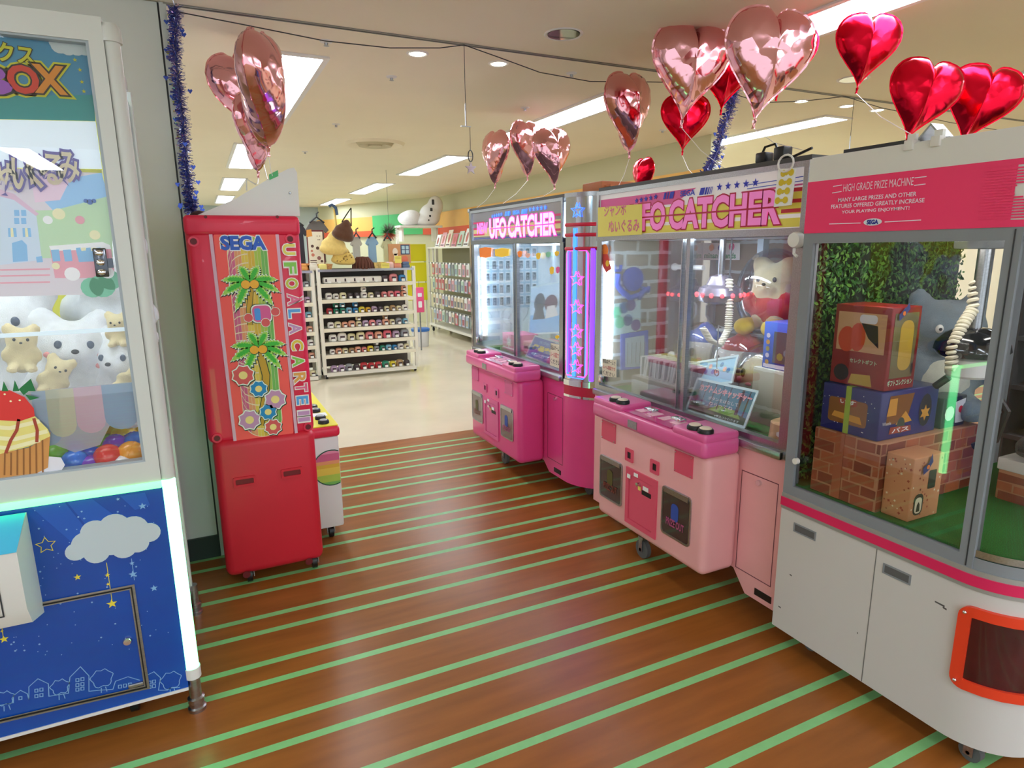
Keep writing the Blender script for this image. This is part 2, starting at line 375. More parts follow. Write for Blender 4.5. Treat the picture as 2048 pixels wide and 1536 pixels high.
# garland string along the slot
gp = [on_y(px, py, 3.53) for px, py in ((345, 22), (480, 48), (650, 82), (780, 96), (880, 96), (928, 90), (990, 112), (1080, 145), (1180, 163), (1300, 164), (1400, 166), (1520, 205), (1600, 203), (1690, 193), (1760, 215), (1900, 245), (2060, 270))]
for q in gp: q.z = min(q.z, CEIL - .004)
tag(O('garland_string', MB().tube(gp, .0028, 5), dark, loc=gp[0]), 'dark thin string sagging along the slot in the ceiling', 'string')
# hook with star
p = on_z(940, 312, CEIL); p1 = at(941, 312, p.length * .0 + 5.9)
t = T('star_hanger', 'loop of cord with a small star hanging from the ceiling left of the balloons', 'decoration', p1)
lp = [p1 + Vector((.03 * math.cos(a) * math.cos(.4), .03 * math.cos(a) * math.sin(.4), .05 * math.sin(a))) for a in [2 * PI * i / 14 for i in range(14)]]
O('cord_loop', MB().tube(lp, .005, 6, closed=True).cyl(p1 + Vector((0, 0, .05)), (p1.x, p1.y, CEIL), .003, 5), dark, t)
O('star', MB().slab(PY(p1.y, p1.x, p1.z - .11), starp(0, 0, .06), -.008, .008), steel, t)
# exit sign
p = at(1402, 332, 7.6); t = T('exit_sign', 'white lit guidance sign with a green arrow hanging from the ceiling', 'sign', p)
pl = Plane(p, (.92, -.39, 0), (0, 0, 1))
O('sign_box', MB().slab(pl, rrect(0, 0, .24, .22, .01), -.08, 0), mat('sign_white', (235, 250, 245), .5, emit=1.2), t)
O('arrow', MB().flat(pl, [(-.08, 0), (-.02, .06), (.0, .05), (-.035, .015), (.08, .015), (.08, -.015), (-.035, -.015), (.0, -.05), (-.02, -.06)], .003), mat('sign_green', (0, 170, 130), .5, emit=.5), t)
O('hanger', MB().cyl(pl.p(0, .11, -.04), (pl.p(0, 0, -.04).x, pl.p(0, 0, -.04).y, CEIL), .008, 8), white, t)
# ================================================================ pink crane machines
def caster(t, x, y, r=.045, m=rubber, name='caster', rot=0.0):
    c = O(name, MB().lathe((x - .014, y, r), [(r * .3, 0), (r, .002), (r, .026), (r * .3, .028)], 18, axis='x').cyl((x - .022, y, r), (x + .022, y, r), r * .2, 8), m, t)
    O('fork', MB().box(x - .022, x - .018, y - .014, y + .014, r - .01, r * 2.2).box(x + .018, x + .022, y - .014, y + .014, r - .01, r * 2.2).box(x - .022, x + .022, y - .02, y + .02, r * 2.15, r * 2.4), steel, c)
    return c
def crane(t, x, y, zt, z, body, led, tint):
    """UFO shaped claw: pole, saucer, LED ring, two claw arms"""
    O('crane_pole', MB().cyl((x, y, zt), (x, y, z + .06), .016, 12).cyl((x + .03, y + .02, zt), (x + .03, y + .02, z + .06), .006, 8), steel, t)
    b = O('crane_saucer', MB().lathe((x, y, z), [(.02, .1), (.05, .09), (.07, .05), (.1, .035), (.115, .0), (.1, -.03), (.05, -.045)], 24), body, t)
    mb = MB()
    for i in range(14):
        a = 2 * PI * i / 14; mb.ell((x + .112 * math.cos(a), y + .112 * math.sin(a), z + .002), .011, 6, 5)
    O('light_ring', mb, led, b)
    for s in (-1, 1):
        O('claw_arm', MB().tube([(x, y + s * .05, z - .03), (x, y + s * .085, z - .06), (x, y + s * .085, z - .11), (x, y + s * .05, z - .15)], [.009, .008, .007, .004], 8), tint, b)
def prize_sheet(mb, pl, x, y, w, h, m=0): mb.flat(pl, [(x, y), (x + w, y), (x + w, y + h), (x, y + h)], .002, m)
def buttons(t, pts, z):
    for x, y in pts:
        b = O('push_button', MB().lathe((x, y, z), [(.034, 0), (.034, .012), (.03, .018), (.026, .018)], 18), black, t)
        O('button_cap', MB().lathe((x, y, z), [(.026, .01), (.026, .02), (.02, .024), (.001, .025)], 18), mat('cream_button', (232, 214, 190), .4), b)

def catcher(name, label, yn, yf, py0, py1, body_c, deck_c, accent, zp0, glow, rn=0, rf=0):
    """yn/yf near and far end of the window frame, py0..py1 the control box, rn/rf radius of a rounded end column"""
    XF = 2.03; XB = 2.92
    t = T(name, label, 'crane game machine', (XF, (yn + yf) / 2, 0), 'pink crane game machines')
    lo = .10; w = yf - yn
    a0, a1 = yn - (rn and .02), yf + (rf and .02)
    prof = [(a0, lo), (py0 - .06, lo), (py0 + .015, zp0), (py1 - .015, zp0), (py1 + .06, lo), (a1, lo), (a1, .765), (a0, .765)]
    O('base_cabinet', MB().prism('x', prof, XF, XB), body_c, t)
    # rounded end columns of the dark pink machine
    for r, ye, sg in ((rn, a0, -1), (rf, a1, 1)):
        if not r: continue
        def foot(rr, n=12): return [(XF + r, ye), (XB, ye), (XB, ye + sg * rr)] + [(XF + r - rr * math.sin(PI / 2 * i / n), ye + sg * rr * math.cos(PI / 2 * i / n)) for i in range(n + 1)]
        O('rounded_base_end', MB().prism('z', foot(r), lo, .765), body_c, t)
        O('trim_band', MB().prism('z', foot(r + .004), .695, .755, 0).prism('z', foot(r + .008), .755, .79, 1).prism('z', foot(r + .006), .68, .695, 1), [mat('dark_red_band', (200, 30, 70), .3), chrome], t)
        c = O('mirror_column', MB().prism('z', foot(r), .79, 1.91), mat('mirror_column', (205, 205, 212), .13, 1), t)
        O('column_cap', MB().prism('z', foot(r + .01), 1.9, 1.925), steel, t)
        if sg < 0:
            def cv(u, z, o=.003):           # u: 0 at the window side .. 1 at the far side of the quarter round
                a = PI / 2 * (1 - u); return Vector((XF + r - (r + o) * math.sin(a), ye + sg * (r + o) * math.cos(a), z))
            neon = mat('magenta_neon', (255, 70, 200), .4, emit=2.0); bneon = mat('blue_neon', (50, 110, 255), .4, emit=2.4); O('violet_edge_line', MB().tube([cv(.1, .84, .004), cv(.1, 1.58, .004)], .006, 6), mat('violet_neon', (96, 50, 255), .4, emit=2.5), c)
            mb = MB()
            for z in (1.74, 1.68, 1.6): mb.tube([cv(.02 + .9 * i / 10, z) for i in range(11)], .012, 6)
            O('red_stripe', mb, mat('red_stripe_print', (214, 40, 66), .4), c)
            P = [(.05, .84), (.05, 1.57), (.07, 1.59), (.37, 1.59), (.40, 1.57), (.40, .84), (.37, .82), (.07, .82)]
            O('neon_border', MB().tube([cv(u, z, .004) for u, z in P], .004, 6, closed=True), neon, c)
            O('blue_border', MB().tube([cv(u + (.02 if u < .2 else -.02), z + (.012 if z > 1.2 else -.012), .004) for u, z in P], .0035, 6, closed=True), bneon, c)
            O('blue_neon_line', MB().tube([cv(.2, .82, .004), cv(.2, 1.72, .004)], .011, 8), bneon, c)
            O('violet_neon_tube', MB().tube([cv(.47, .8, .008), cv(.47, 1.6, .008)], .014, 8), mat('violet_neon', 0), c)
            for k, z in enumerate((1.42, 1.25, 1.1, .99, .88, 1.82)):
                pts = starp(0, 0, .045)
                O('star_outline' if k < 5 else 'blue_star', MB().tube([cv(.24 + q[0] / (r * PI / 2), z + q[1], .012) for q in pts], .003, 5, closed=True), neon if k < 5 else bneon, c)
    # window frame
    fr = MB()
    fr.ring('x', [(yn, .765), (yf, .765), (yf, 1.668), (yn, 1.668)], [(yn + .045, .825), (yf - .045, .825), (yf - .045, 1.64), (yn + .045, 1.64)], XF - .004, XF + .035)
    frame = O('window_frame', fr, steel, t)
    O('header_frame', MB().ring('x', [(yn, 1.64), (yf, 1.64), (yf, 1.905), (yn, 1.905)], [(yn + .02, 1.668), (yf - .02, 1.668), (yf - .02, 1.885), (yn + .02, 1.885)], XF - .012, XF - .002), steel, frame)
    O('sill_rail', MB().rbox(XF - .03, XF + .01, yn + .01, yf - .01, .765, .80, .008), steel, frame)
    ym = yn + .045 + (w - .09) * .47
    O('glass_pane', MB().box(XF + .012, XF + .016, ym - .02, yf - .045, .825, 1.64), pane, frame)
    O('glass_pane', MB().box(XF + .022, XF + .026, yn + .045, ym + .02, .825, 1.64), pane, frame)
    O('pane_edge', MB().box(XF + .008, XF + .03, ym - .022, ym + .0, .825, 1.64).box(XF + .008, XF + .03, ym + .03, ym + .036, .825, 1.64), steel, frame)
    O('pane_lock', MB().rbox(XF - .012, XF + .01, yf - .075, yf - .045, .84, .89, .004), chrome, frame)
    # roof, ends and back
    O('roof_panel', MB().box(XF + .0, XB, a0 + .001, a1 - .001, 1.905, 1.925), mat('roof_dark', (70, 68, 66), .5), t)
    O('end_glass', MB().box(XF + .05, XB - .06, yn + .004, yn + .008, .8, 1.64), pane, t)
    O('corner_post', MB().box(XB - .06, XB, yn, yn + .05, .765, 1.905).box(XB - .06, XB, yf - .05, yf, .765, 1.905).box(XF + .035, XF + .06, yn, yn + .03, .765, 1.905).box(XF + .035, XF + .06, yf - .03, yf, .765, 1.905), greyframe, t)
    O('header_back', MB().box(XF + .16, XF + .17, yn + .01, yf - .01, 1.64, 1.9).box(XF + .16, XB, yn + .01, yf - .01, 1.64, 1.65), mat('machine_ceiling', (206, 214, 220), .5), t)
    O('play_floor', MB().box(XF + .03, XB, yn + .01, yf - .01, .775, .80), turf, t)
    # control box on the front
    xc = 1.83
    O('control_box', MB().rbox(xc, XF + .0, py0, py1, zp0, .74, .035, 4), body_c, t)
    dk = MB().rbox(xc - .035, XF - .03, py0 - .012, py1 + .012, .735, .815, .022, 3)
    dk.rbox(xc - .03, XF - .035, py0 - .008, py0 + .2, .80, .84, .014, 3).rbox(xc - .03, XF - .035, py1 - .24, py1 + .008, .80, .84, .014, 3)
    deck = O('control_deck', dk, deck_c, t)
    O('instruction_plate', MB().box(xc - .02, XF - .045, py0 + .215, py1 - .255, .815, .82), mat('magenta_plate', (206, 40, 130), .15, coat=.5), deck)
    mbx = MB()
    for i in range(4):
        yy = py0 + .24 + i * .085; O('instruction_card', MB().box(xc + .03, xc + .1, yy, yy + .05, .82, .822), mat('card_pink', (246, 190, 206), .5), deck)
    for yy in (py0 + .25, py0 + .45): O('coin_slot', MB().rbox(xc + .06, xc + .1, yy, yy + .07, .818, .838, .006), chrome, deck)
    buttons(deck, [(xc + .012, py0 + .035), (xc + .012, py0 + .1), (xc + .012, py1 - .14), (xc + .012, py1 - .2)], .84)
    O('rating_plate', MB().box(xc - .038, xc - .034, (py0 + py1) / 2 + .03, (py0 + py1) / 2 + .1, .752, .79), steel, deck)
    # things on the face of the control box
    k = (py1 - py0) / .83; Y = lambda v: py0 + v * k
    for a, b in ((.085, .205), (.665, .79)):
        s = O('speaker_plate', MB().box(xc - .004, xc, Y(a), Y(b), .62, .72), accent, t)
        mb = MB()
        for yy in (Y(a) + .008, Y(b) - .008):
            for zz in (.628, .712): mb.ell((xc - .005, yy, zz), .004, 6, 4)
        O('screw', mb, chrome, s)
    for a in (.31, .51):
        c = O('coin_return', MB().ring('x', rrect(Y(a + .032), .595, .064, .066, .004, 1), rrect(Y(a + .032), .595, .03, .034, .003, 1), xc - .006, xc + .0), accent, t)
        O('coin_slot_opening', MB().box(xc - .002, xc - .001, Y(a + .015), Y(a + .05), .577, .613), black, c)
    d = O('coin_door', MB().ring('x', [(Y(.315), .24), (Y(.56), .24), (Y(.56), .533), (Y(.315), .533)], [(Y(.345), .265), (Y(.535), .265), (Y(.535), .5), (Y(.345), .5)], xc - .008, xc, 0).box(xc - .004, xc, Y(.348), Y(.532), .268, .497, 0), accent, t)
    O('door_lock', MB().lathe((xc - .022, Y(.45), .475), [(.001, 0), (.01, .0), (.01, .018)], 14, axis='x'), chrome, d)
    O('lock_tag', MB().box(xc - .006, xc - .004, Y(.44), Y(.46), .443, .462), yel, d)
    O('price_slot', MB().box(xc - .006, xc - .004, Y(.36), Y(.43), .43, .452), blackprint, d)
    for u0, u1, z0, z1 in ((.375, .415, .458, .478), (.46, .49, .505, .522), (.52, .545, .48, .5)): O('paper_tag', MB().box(xc - .011, xc - .008, Y(u0), Y(u1), z0, z1), whiteprint, d)
    for a, b, kind in ((.085, .275, 0), (.6, .795, 1)):
        q = O('prize_door', MB().slab(PX(xc), rrect(-(Y(a) + Y(b)) / 2, .415, (Y(b) - Y(a)), .225, .018, 3), -.002, .004, 0), mat('smoky_flap', (62, 50, 50), .12, coat=.6) if not glow else mat('smoky_flap_pink', (110, 84, 88), .12, coat=.6), t)
        O('prize_hinge', MB().box(xc - .01, xc - .003, Y(a) + .012, Y(b) - .012, .505, .53), steel, q)
        O('prize_rim', MB().ring('x', rrect((Y(a) + Y(b)) / 2, .415, Y(b) - Y(a) + .008, .233, .02, 3), rrect((Y(a) + Y(b)) / 2, .415, Y(b) - Y(a) - .008, .215, .016, 3), xc - .006, xc), steel, q)
        pl = PX(xc - .004); cx = -(Y(a) + Y(b)) / 2; mb = MB()
        # worn sticker: plain blue and pink printing
        mb.flat(pl, rrect(cx - .005, .425, .05, .085, .02, 3), .002, 0); mb.txt(pl, 'PRIZE OUT', cx - .06, .355, .12, .034, .003, 1, bold=.03)
        O('worn_sticker', mb, [mat('worn_blue', (50, 80, 170), .5) if kind == 0 else mat('worn_olive', (90, 84, 40), .5), mat('worn_pink', (170, 70, 120), .5) if kind == 0 else mat('worn_red', (120, 44, 34), .5)], q)
    # service door on the body beside the control box
    if py0 - yn > .1 or rn:
        ya, yb = (yn + .03, py0 - .0) if not rn else (yn - .0, py0 - .04)
        pl = PX(XF); m = MB().line(pl, [(-yb, .2), (-yb, .655), (-ya, .655), (-ya, .2)], .004, .001, closed=True)
        d = O('service_door', m, mat('door_gap_dark', (120, 60, 70), .8), t)
        O('door_lock', MB().lathe((XF - .012, (ya + yb) / 2, .63), [(.001, 0), (.012, .0), (.012, .012)], 12, axis='x'), chrome, d)
        O('floor_vent', MB().box(XF - .003, XF, yn + .02, yn + .11, .125, .155), black, d)
    caster(t, xc + .13, py0 + (.57 if not rn else .5), .05)
    caster(t, XB - .2, (yn + yf) / 2, .05)
    for yy in (yn + .06 - rn * .5, yf - .06): caster(t, XF + .16, yy, .05, name='rear_caster')
    return t, frame, XF, XB, ym

lpink = mat('light_pink_enamel', (243, 176, 178), .33, noise=.03, nscale=5, coat=.2); hotpink = mat('hot_pink_plastic', (232, 96, 160), .3, coat=.3); rosepl = mat('rose_plate', (226, 84, 112), .4)
mpink = mat('magenta_enamel', (236, 74, 146), .3, noise=.03, nscale=5, coat=.3); mdeck = mat('magenta_deck', (240, 100, 164), .3, coat=.3); mplate = mat('magenta_plate_face', (222, 92, 150), .4)
tubew = mat('cool_white_tube', (215, 238, 255), .4, emit=TUBE)
greybrick = brick('grey_brick_print', ((150, 140, 128), (128, 120, 112)), (196, 204, 206), 3.6, .62, .3, rot=(PI / 2, 0, 0), msize=.035)
greybrick_x = brick('grey_brick_print_back', ((150, 138, 124), (124, 112, 104)), (190, 198, 200), 3.6, .62, .3, rot=(PI / 2, 0, PI / 2), msize=.035)

def tube_lamp(x, y, z0, z1, label, t=None):
    q = O('fluorescent_tube', MB().cyl((x, y, z0), (x, y, z1), .014, 12), tubew, t)
    O('tube_holder', MB().rbox(x - .02, x + .02, y - .02, y + .02, z0 - .04, z0, .004).rbox(x - .02, x + .02, y - .02, y + .02, z1, z1 + .04, .004), white, q)
    return q

# ---------------------------------------------------------------- near (light pink) machine
P2, fr2, XF, XB, ym2 = catcher('crane_game_machine', 'light pink crane game with wide hot pink control deck and jumbo plush notice', 1.70, 3.085, 1.925, 2.748, lpink, hotpink, rosepl, .19, 0)
Y0, Y1 = 1.70, 3.085
O('brick_side_panel', MB().box(XF + .06, 2.52, Y1 - .035, Y1 - .03, .8, 1.64), greybrick, P2)
O('brick_back_panel', MB().box(XB - .04, XB - .03, Y0 + .02, Y1 - .03, .8, 1.64), greybrick_x, P2)
O('inner_post', MB().box(2.52, 2.58, Y1 - .09, Y1 - .03, .8, 1.64, 0).box(2.66, 2.7, Y1 - .6, Y1 - .56, .8, 1.64, 1).box(2.6, 2.63, Y0 + .3, Y0 + .33, 1.5, 1.53, 1), [mat('post_dark', (60, 64, 76), .4), mat('post_pale_blue', (200, 216, 230), .3)], P2)
for z in (.97, 1.49):
    O('wall_peg', MB().cyl((2.5, Y1 - .1, z), (2.5, Y1 - .34, z), .014, 10).ell((2.5, Y1 - .1, z), .022, 8, 6), white, P2)
tube_lamp(XF + .045, Y1 - .06, .93, 1.53, '', P2)
O('top_lamp', MB().box(XF + .06, XF + .11, Y0 + .15, Y1 - .15, 1.642, 1.655), mat('soft_tube', (225, 240, 255), .4, emit=26), P2)
# printed header
pl = PX(XF - .0); hd = O('header_panel', MB().box(XF + .0, XF + .006, Y0 + .02, Y1 - .02, 1.668, 1.885), mat('header_silver', (214, 206, 206), .16, spec=.8, emit=.22), fr2)
mb = MB(); q = pl.px
def quad(pl, *c): return pl.px(*c)
mb.flat(pl, [(-3.06, 1.72), (-1.73, 1.72), (-1.73, 1.80), (-3.06, 1.78)], .001, 0)          # yellow band
mb.flat(pl, [(-3.06, 1.80), (-2.45, 1.80), (-2.3, 1.86), (-3.06, 1.86)], .0012, 1)          # pink wedge
mb.flat(pl, [(-3.06, 1.672), (-1.73, 1.672), (-1.73, 1.705), (-3.06, 1.705)], .0012, 0)
for z in (1.725, 1.76, 1.8): mb.flat(pl, [(-1.82, z), (-1.73, z), (-1.73, z + .014), (-1.82, z + .014)], .0016, 2)
for z in (1.845, 1.83): mb.line(pl, [(-2.0, z), (-1.73, z + .006)], .003, .0016, 3)
mb.line(pl, [(-2.03, 1.818), (-1.73, 1.824)], .006, .0016, 1)
O('header_print', mb, [mat('yellow_print', (244, 226, 96), .5), pinkprint, mat('red_print', (206, 44, 60), .5), mat('blue_print', (60, 80, 200), .5)], hd)
def band_text(hd, pl, xa, xb, z0, z1, face, edge, blue, seg, fm):
    """two-tone sign lettering, row of stars and bars above"""
    words = (('UFO', 0, .285), ('CATCHER', .327, 1)) if not seg else (('UFO', 0, .28), ('CATCHER', .325, 1))
    for nm, bo, of, mt in (('sign_letters_outline', .075, .003, edge), ('sign_letters', .04, .004, face)):
        m = MB()
        for wd, f0, f1 in words: m.txt(pl, wd, xa + (xb - xa) * f0, z0, (xb - xa) * (f1 - f0), z1 - z0, of, 0, bold=bo)
        O(nm, m, mt, hd)
    m = MB(); zz = (z0 + z1) / 2; m.flat(pl, [(xa, zz - .004), (xb, zz - .004), (xb, zz + .003), (xa, zz + .003)], .0045); O('letter_split_line', m, edge, hd)
    m = MB(); L = xb - xa; zc = z1 + .028
    for i in range(5):
        O('star_print', MB().flat(pl, starp(xa + L * (.05 + .04 * i), zc - .004 + .002 * i, .016), .004), blue, hd); O('star_print', MB().flat(pl, starp(xa + L * (.66 + .052 * i), zc + .012, .018), .004), blue, hd)
    for x0, wd in ((.27, .016), (.295, .01), (.315, .03), (.53, .03), (.565, .012), (.582, .008), (.596, .005), (.606, .004)): m.flat(pl, [(xa + L * x0, zc - .012), (xa + L * (x0 + wd), zc - .012), (xa + L * (x0 + wd + .01), zc + .018), (xa + L * (x0 + .01), zc + .018)], .004)
    m.txt(pl, 'SEGA', xa + L * .4, zc - .008, L * .1, .024, .004, bold=.03)
    O('bars_and_lettering', m, blue, hd)
band_text(hd, pl, -2.781, -1.83, 1.69, 1.81, mat('sign_pink', (224, 120, 186), .4, emit=.25), mat('sign_red_edge', (196, 30, 70), .4), mat('star_blue', (34, 44, 190), .4), 0, 0)
# yellow notice over the near end of the sign
npl = PX(XF - .014); n4 = npl.px((1196, 415), (1284, 408), (1284, 469), (1196, 474))
note = MB().flat(npl, n4, .001); nt_ = T('paper_notice', 'yellow paper notice with pink Japanese writing on the crane game sign', 'notice', (XF, 2.9, 1.66))
O('paper', MB().slab(npl, n4, -.001, .001), yel, nt_)
m = MB(); (ax, az), (bx_, bz) = n4[3], n4[1]
m.txt(npl, 'ジャンボ', ax + .06, az + .105, .2, .06, .002, 0, bold=.015); m.txt(npl, 'ぬいぐるみ', ax + .105, az + .02, .27, .062, .002, 0, bold=.015)
O('handwriting', m, mat('pink_marker', (226, 110, 150), .5), nt_)
# white card with yellow bones hung from the roof
cp = PX(XF - .03); c4 = cp.px((1557, 338), (1592, 336), (1582, 410), (1548, 414))
t = T('prize_card', 'white card with yellow bow shapes hanging on a white ring from the crane game', 'card', (XF - .03, 1.76, 1.75))
O('card', MB().slab(cp, c4, -.004, .002), whiteprint, t)
cx = sum(a for a, b in c4) / 4; z0 = min(b for a, b in c4); z1 = max(b for a, b in c4); m = MB()
for i in range(4):
    zz = z0 + (z1 - z0) * (.16 + .235 * i); sx = cx + .006 * (i - 1.5)
    m.flat(cp, circ(sx - .018, zz, .013, 10), .003); m.flat(cp, circ(sx + .018, zz, .013, 10), .003); m.flat(cp, [(sx - .018, zz - .005), (sx + .018, zz - .005), (sx + .018, zz + .005), (sx - .018, zz + .005)], .0032)
    if i < 3: m.flat(cp, circ(sx + .003, zz + .03, .007, 8), .003)
O('bow_print', m, mat('card_yellow', (222, 196, 30), .5), t)
O('ring', MB().tube([cp.p(cx + .035 * math.cos(a), z1 + .016 + .03 * math.sin(a), .004) for a in [PI * 2 * i / 14 for i in range(14)]], .004, 6, closed=True), white, t)
# dark clamps and cords on the roof
t = T('cable_clamps', 'black clamps and cords on the roof edge of the light pink crane game', 'cable', (XF + .04, 1.85, 1.925))
O('clamp', MB().rbox(XF + .01, XF + .06, 1.93, 1.98, 1.925, 1.965, .006), black, t); O('clamp', MB().rbox(XF + .01, XF + .06, 1.84, 1.89, 1.925, 1.975, .006), black, t)
O('cord', MB().tube([(XF + .03, 1.98, 1.93), (XF + .03, 1.95, 1.985), (XF + .03, 1.9, 1.99), (XF + .03, 1.87, 1.94), (XF + .02, 1.8, 1.93), (XF + .02, 1.72, 1.95)], .005, 6), black, t)
t = T('frame_latch', 'round white latch on the grey post between crane game and prize machine', 'latch', (XF - .03, 1.72, 1.6))
lp = on_x(1590, 480, XF - .03); O('latch_disc', MB().lathe((lp.x, lp.y, lp.z), [(.001, -.012), (.026, -.01), (.03, 0), (.03, .02)], 20, axis='x'), white, t)
O('latch_hook', MB().tube([(lp.x, lp.y, lp.z - .03), (lp.x, lp.y, lp.z - .05), (lp.x, lp.y - .015, lp.z - .06)], .006, 6), white, t)
# crane and hose
led = mat('red_led', (255, 60, 70), .4, emit=3.5)
crane(P2, 2.3, 2.40, 1.64, 1.37, mat('saucer_silver', (150, 140, 155), .25, .6), led, mat('claw_grey', (120, 126, 134), .4))
crane(P2, 2.58, 2.96, 1.64, 1.33, mat('saucer_navy', (40, 44, 80), .3), led, mat('claw_grey', 0))
hp = [at(1459, 560, 3.05), at(1459, 620, 3.05), at(1456, 660, 3.05), at(1440, 690, 3.03), at(1420, 680, 3.0), at(1405, 655, 3.0)]
hose = O('coiled_hose', MB().tube(hp, .014, 8), cream, P2); m = MB()
for i in range(len(hp) - 1):
    for j in range(9): m.ell(Vector(hp[i]).lerp(Vector(hp[i + 1]), j / 9), (.02, .02, .007), 8, 4)
O('hose_ridge', m, cream, hose)
O('hose_cord', MB().cyl(hp[0], (hp[0].x, hp[0].y, 1.64), .004, 6), dark, P2)
lk = at(1433, 745, 2.95); O('chain_hook', MB().cyl(at(1437, 650, 2.95), lk, .003, 6).tube([lk + Vector((0, .015 * math.cos(a), .015 * math.sin(a))) for a in [2 * PI * i / 10 for i in range(10)]], .003, 5, closed=True), steel, P2)
# cut-out of a crane robot on the brick wall
cpl = PY(Y1 - .037); disc = cpl.px((1264, 558)); m = MB(); s = .001
ctr, ex = cpl.px((1264, 558), (1284, 558)); R = abs(ex[0] - ctr[0]) * 1.0
rz = abs(cpl.px((1264, 582))[1] - ctr[1]); m.slab(cpl, circ(ctr[0], ctr[1], R, 28, rz), s, .012)
for pts in (((1248, 588), (1237, 576), (1232, 566), (1235, 548)), ((1275, 590), (1258, 596), (1240, 580)), ((1275, 596), (1284, 584), (1291, 578))):
    q_ = [cpl.p(*a, .006) for a in cpl.px(*pts)]; m.tube(q_, .017, 6)
for c in ((1233, 541), (1289, 583)):
    a = cpl.px(c); m.tube([cpl.p(a[0] - .025, a[1] + .03, .006), cpl.p(a[0] - .02, a[1], .006), cpl.p(a[0] + .02, a[1], .006), cpl.p(a[0] + .025, a[1] + .03, .006)], .01, 6)
tag(O('wall_cutout', m, mat('cutout_blue', (64, 84, 176), .5), loc=cpl.p(*ctr)), 'blue cut-out saucer with claw arms on the grey brick wall of the crane game', 'wall decoration')
# blue menu panel low on the same wall
m = MB(); a = cpl.px((1240, 668), (1294, 660), (1294, 735), (1240, 740)); m.slab(cpl, a, .002, .01, 0); b = cpl.px((1248, 676), (1286, 670), (1286, 732), (1248, 734)); m.flat(cpl, b, .011, 1)
for i in range(9): x0, z0 = b[0]; m.line(cpl, [(b[0][0] + .02 + .03 * i, b[3][1] + .02), (b[0][0] + .02 + .03 * i, b[0][1] - .03)], .003, .012, 2)
tag(O('instruction_board', m, [mat('board_blue', (70, 100, 200), .5), mat('board_paper', (170, 190, 205), .5), dark], loc=cpl.p(*a[0])), 'blue rimmed instruction board standing by the brick wall behind the card row', 'sign')
m = MB(); a = cpl.px((1224, 608), (1280, 600), (1280, 660), (1224, 672)); m.slab(cpl, a, .002, .006, 0)
for i, (px, py) in enumerate(((1232, 625), (1246, 615), (1260, 610), (1238, 645), (1254, 640), (1270, 650))): c = cpl.px((px, py)); m.flat(cpl, circ(c[0], c[1], .035, 10), .007, 1 + i % 3)
tag(O('pale_poster', m, [mat('poster_pale', (190, 214, 214), .5), mat('poster_green', (120, 210, 170), .5), mat('poster_slate', (90, 110, 150), .5), mat('poster_plum', (110, 90, 150), .5)], loc=cpl.p(*a[0])), 'pale poster with green and blue blots under the blue cut-out', 'poster')
# brick block with a row of upright cards
b0 = on_z(1243, 770, .80)
t = T('brick_block', 'low grey brick-print block carrying a row of white cards', 'block', (2.3, 2.75, .80))
O('block', MB().rbox(2.12, 2.42, 2.42, 2.86, .80, .905, .004), greybrick, t)
cd = None
for i in range(17):
    y = 2.82 - i * .0245
    if cd is None:
        cd = T('white_card', 'white edged grey card, farthest of the row standing on the brick block', 'card', (2.2, y, .905), 'cards in a row on the brick block')
        O('board', MB().box(2.15, 2.29, y - .003, y + .003, .905, 1.015), whiteprint, cd); O('grey_face', MB().box(2.157, 2.283, y - .0038, y - .0031, .912, 1.008), mat('card_grey', (112, 120, 128), .5), cd)
    else:
        dup(cd, (2.2 + .004 * math.sin(i * 2.1), y, .905), f'white edged grey card, {ORD[i]} from the far end of the row on the brick block' if i < 16 else 'white edged grey card, nearest of the row standing on the brick block', (math.radians(random.uniform(4, 14)), 0, math.radians(random.uniform(-4, 4))))
# framed forest picture sign
def framed(name, label, c4px, depth, art, mats, lean=.0, cat='sign'):
    P = [on_x(*p, d) for p, d in zip(c4px, depth)]           # tl tr br bl
    r = (P[2] - P[3]); u = (P[0] - P[3]); pl = Plane(P[3], r, u - r * (u.dot(r) / r.length_squared)); wd, ht = r.length, u.length
    t = T(name, label, cat, P[3])
    O('picture_board', MB().slab(pl, [(0, 0), (wd, 0), (wd, ht), (0, ht)], -.008, .0), white, t)
    m = MB(); art(m, pl, wd, ht); O('picture', m, mats, t)
    O('picture_frame', MB().add([], []).line(pl, [(0, 0), (wd, 0), (wd, ht), (0, ht)], .012, .004, closed=True), mat('pale_frame', (206, 226, 226), .4), t)
    return t
def forest(m, pl, w, h):
    m.flat(pl, [(0, 0), (w, 0), (w, h), (0, h)], .001, 0)
    m.flat(pl, [(0, 0), (w, 0), (w, h * .22), (w * .7, h * .32), (w * .3, h * .28), (0, h * .36)], .0012, 1)
    m.flat(pl, [(w * .35, h * .2), (w * .9, h * .16), (w * .8, h * .36), (w * .5, h * .4)], .0014, 2)
    for x, tw in ((.08, .03), (.2, .02), (.34, .028), (.48, .016), (.6, .022), (.78, .05), (.9, .024)): m.flat(pl, [(w * x, h * .25), (w * (x + tw), h * .25), (w * (x + tw * .8), h), (w * (x + .004), h)], .0016, 3)
    m.flat(pl, circ(w * .06, h * .55, h * .1, 10, h * .16), .0018, 4)
    m.txt(pl, 'カブトムシキャッチャー', w * .1, h * .68, w * .86, h * .2, .003, 5, bold=.05); m.txt(pl, 'カブトムシキャッチャー', w * .1, h * .68, w * .86, h * .2, .004, 6, bold=.005)
    m.txt(pl, 'ボタンをはなして', w * .3, h * .48, w * .5, h * .1, .004, 5); m.txt(pl, 'ねらってね', w * .34, h * .34, w * .4, h * .1, .004, 5); m.txt(pl, '※景品はかわります', w * .5, h * .05, w * .4, h * .07, .004, 7)
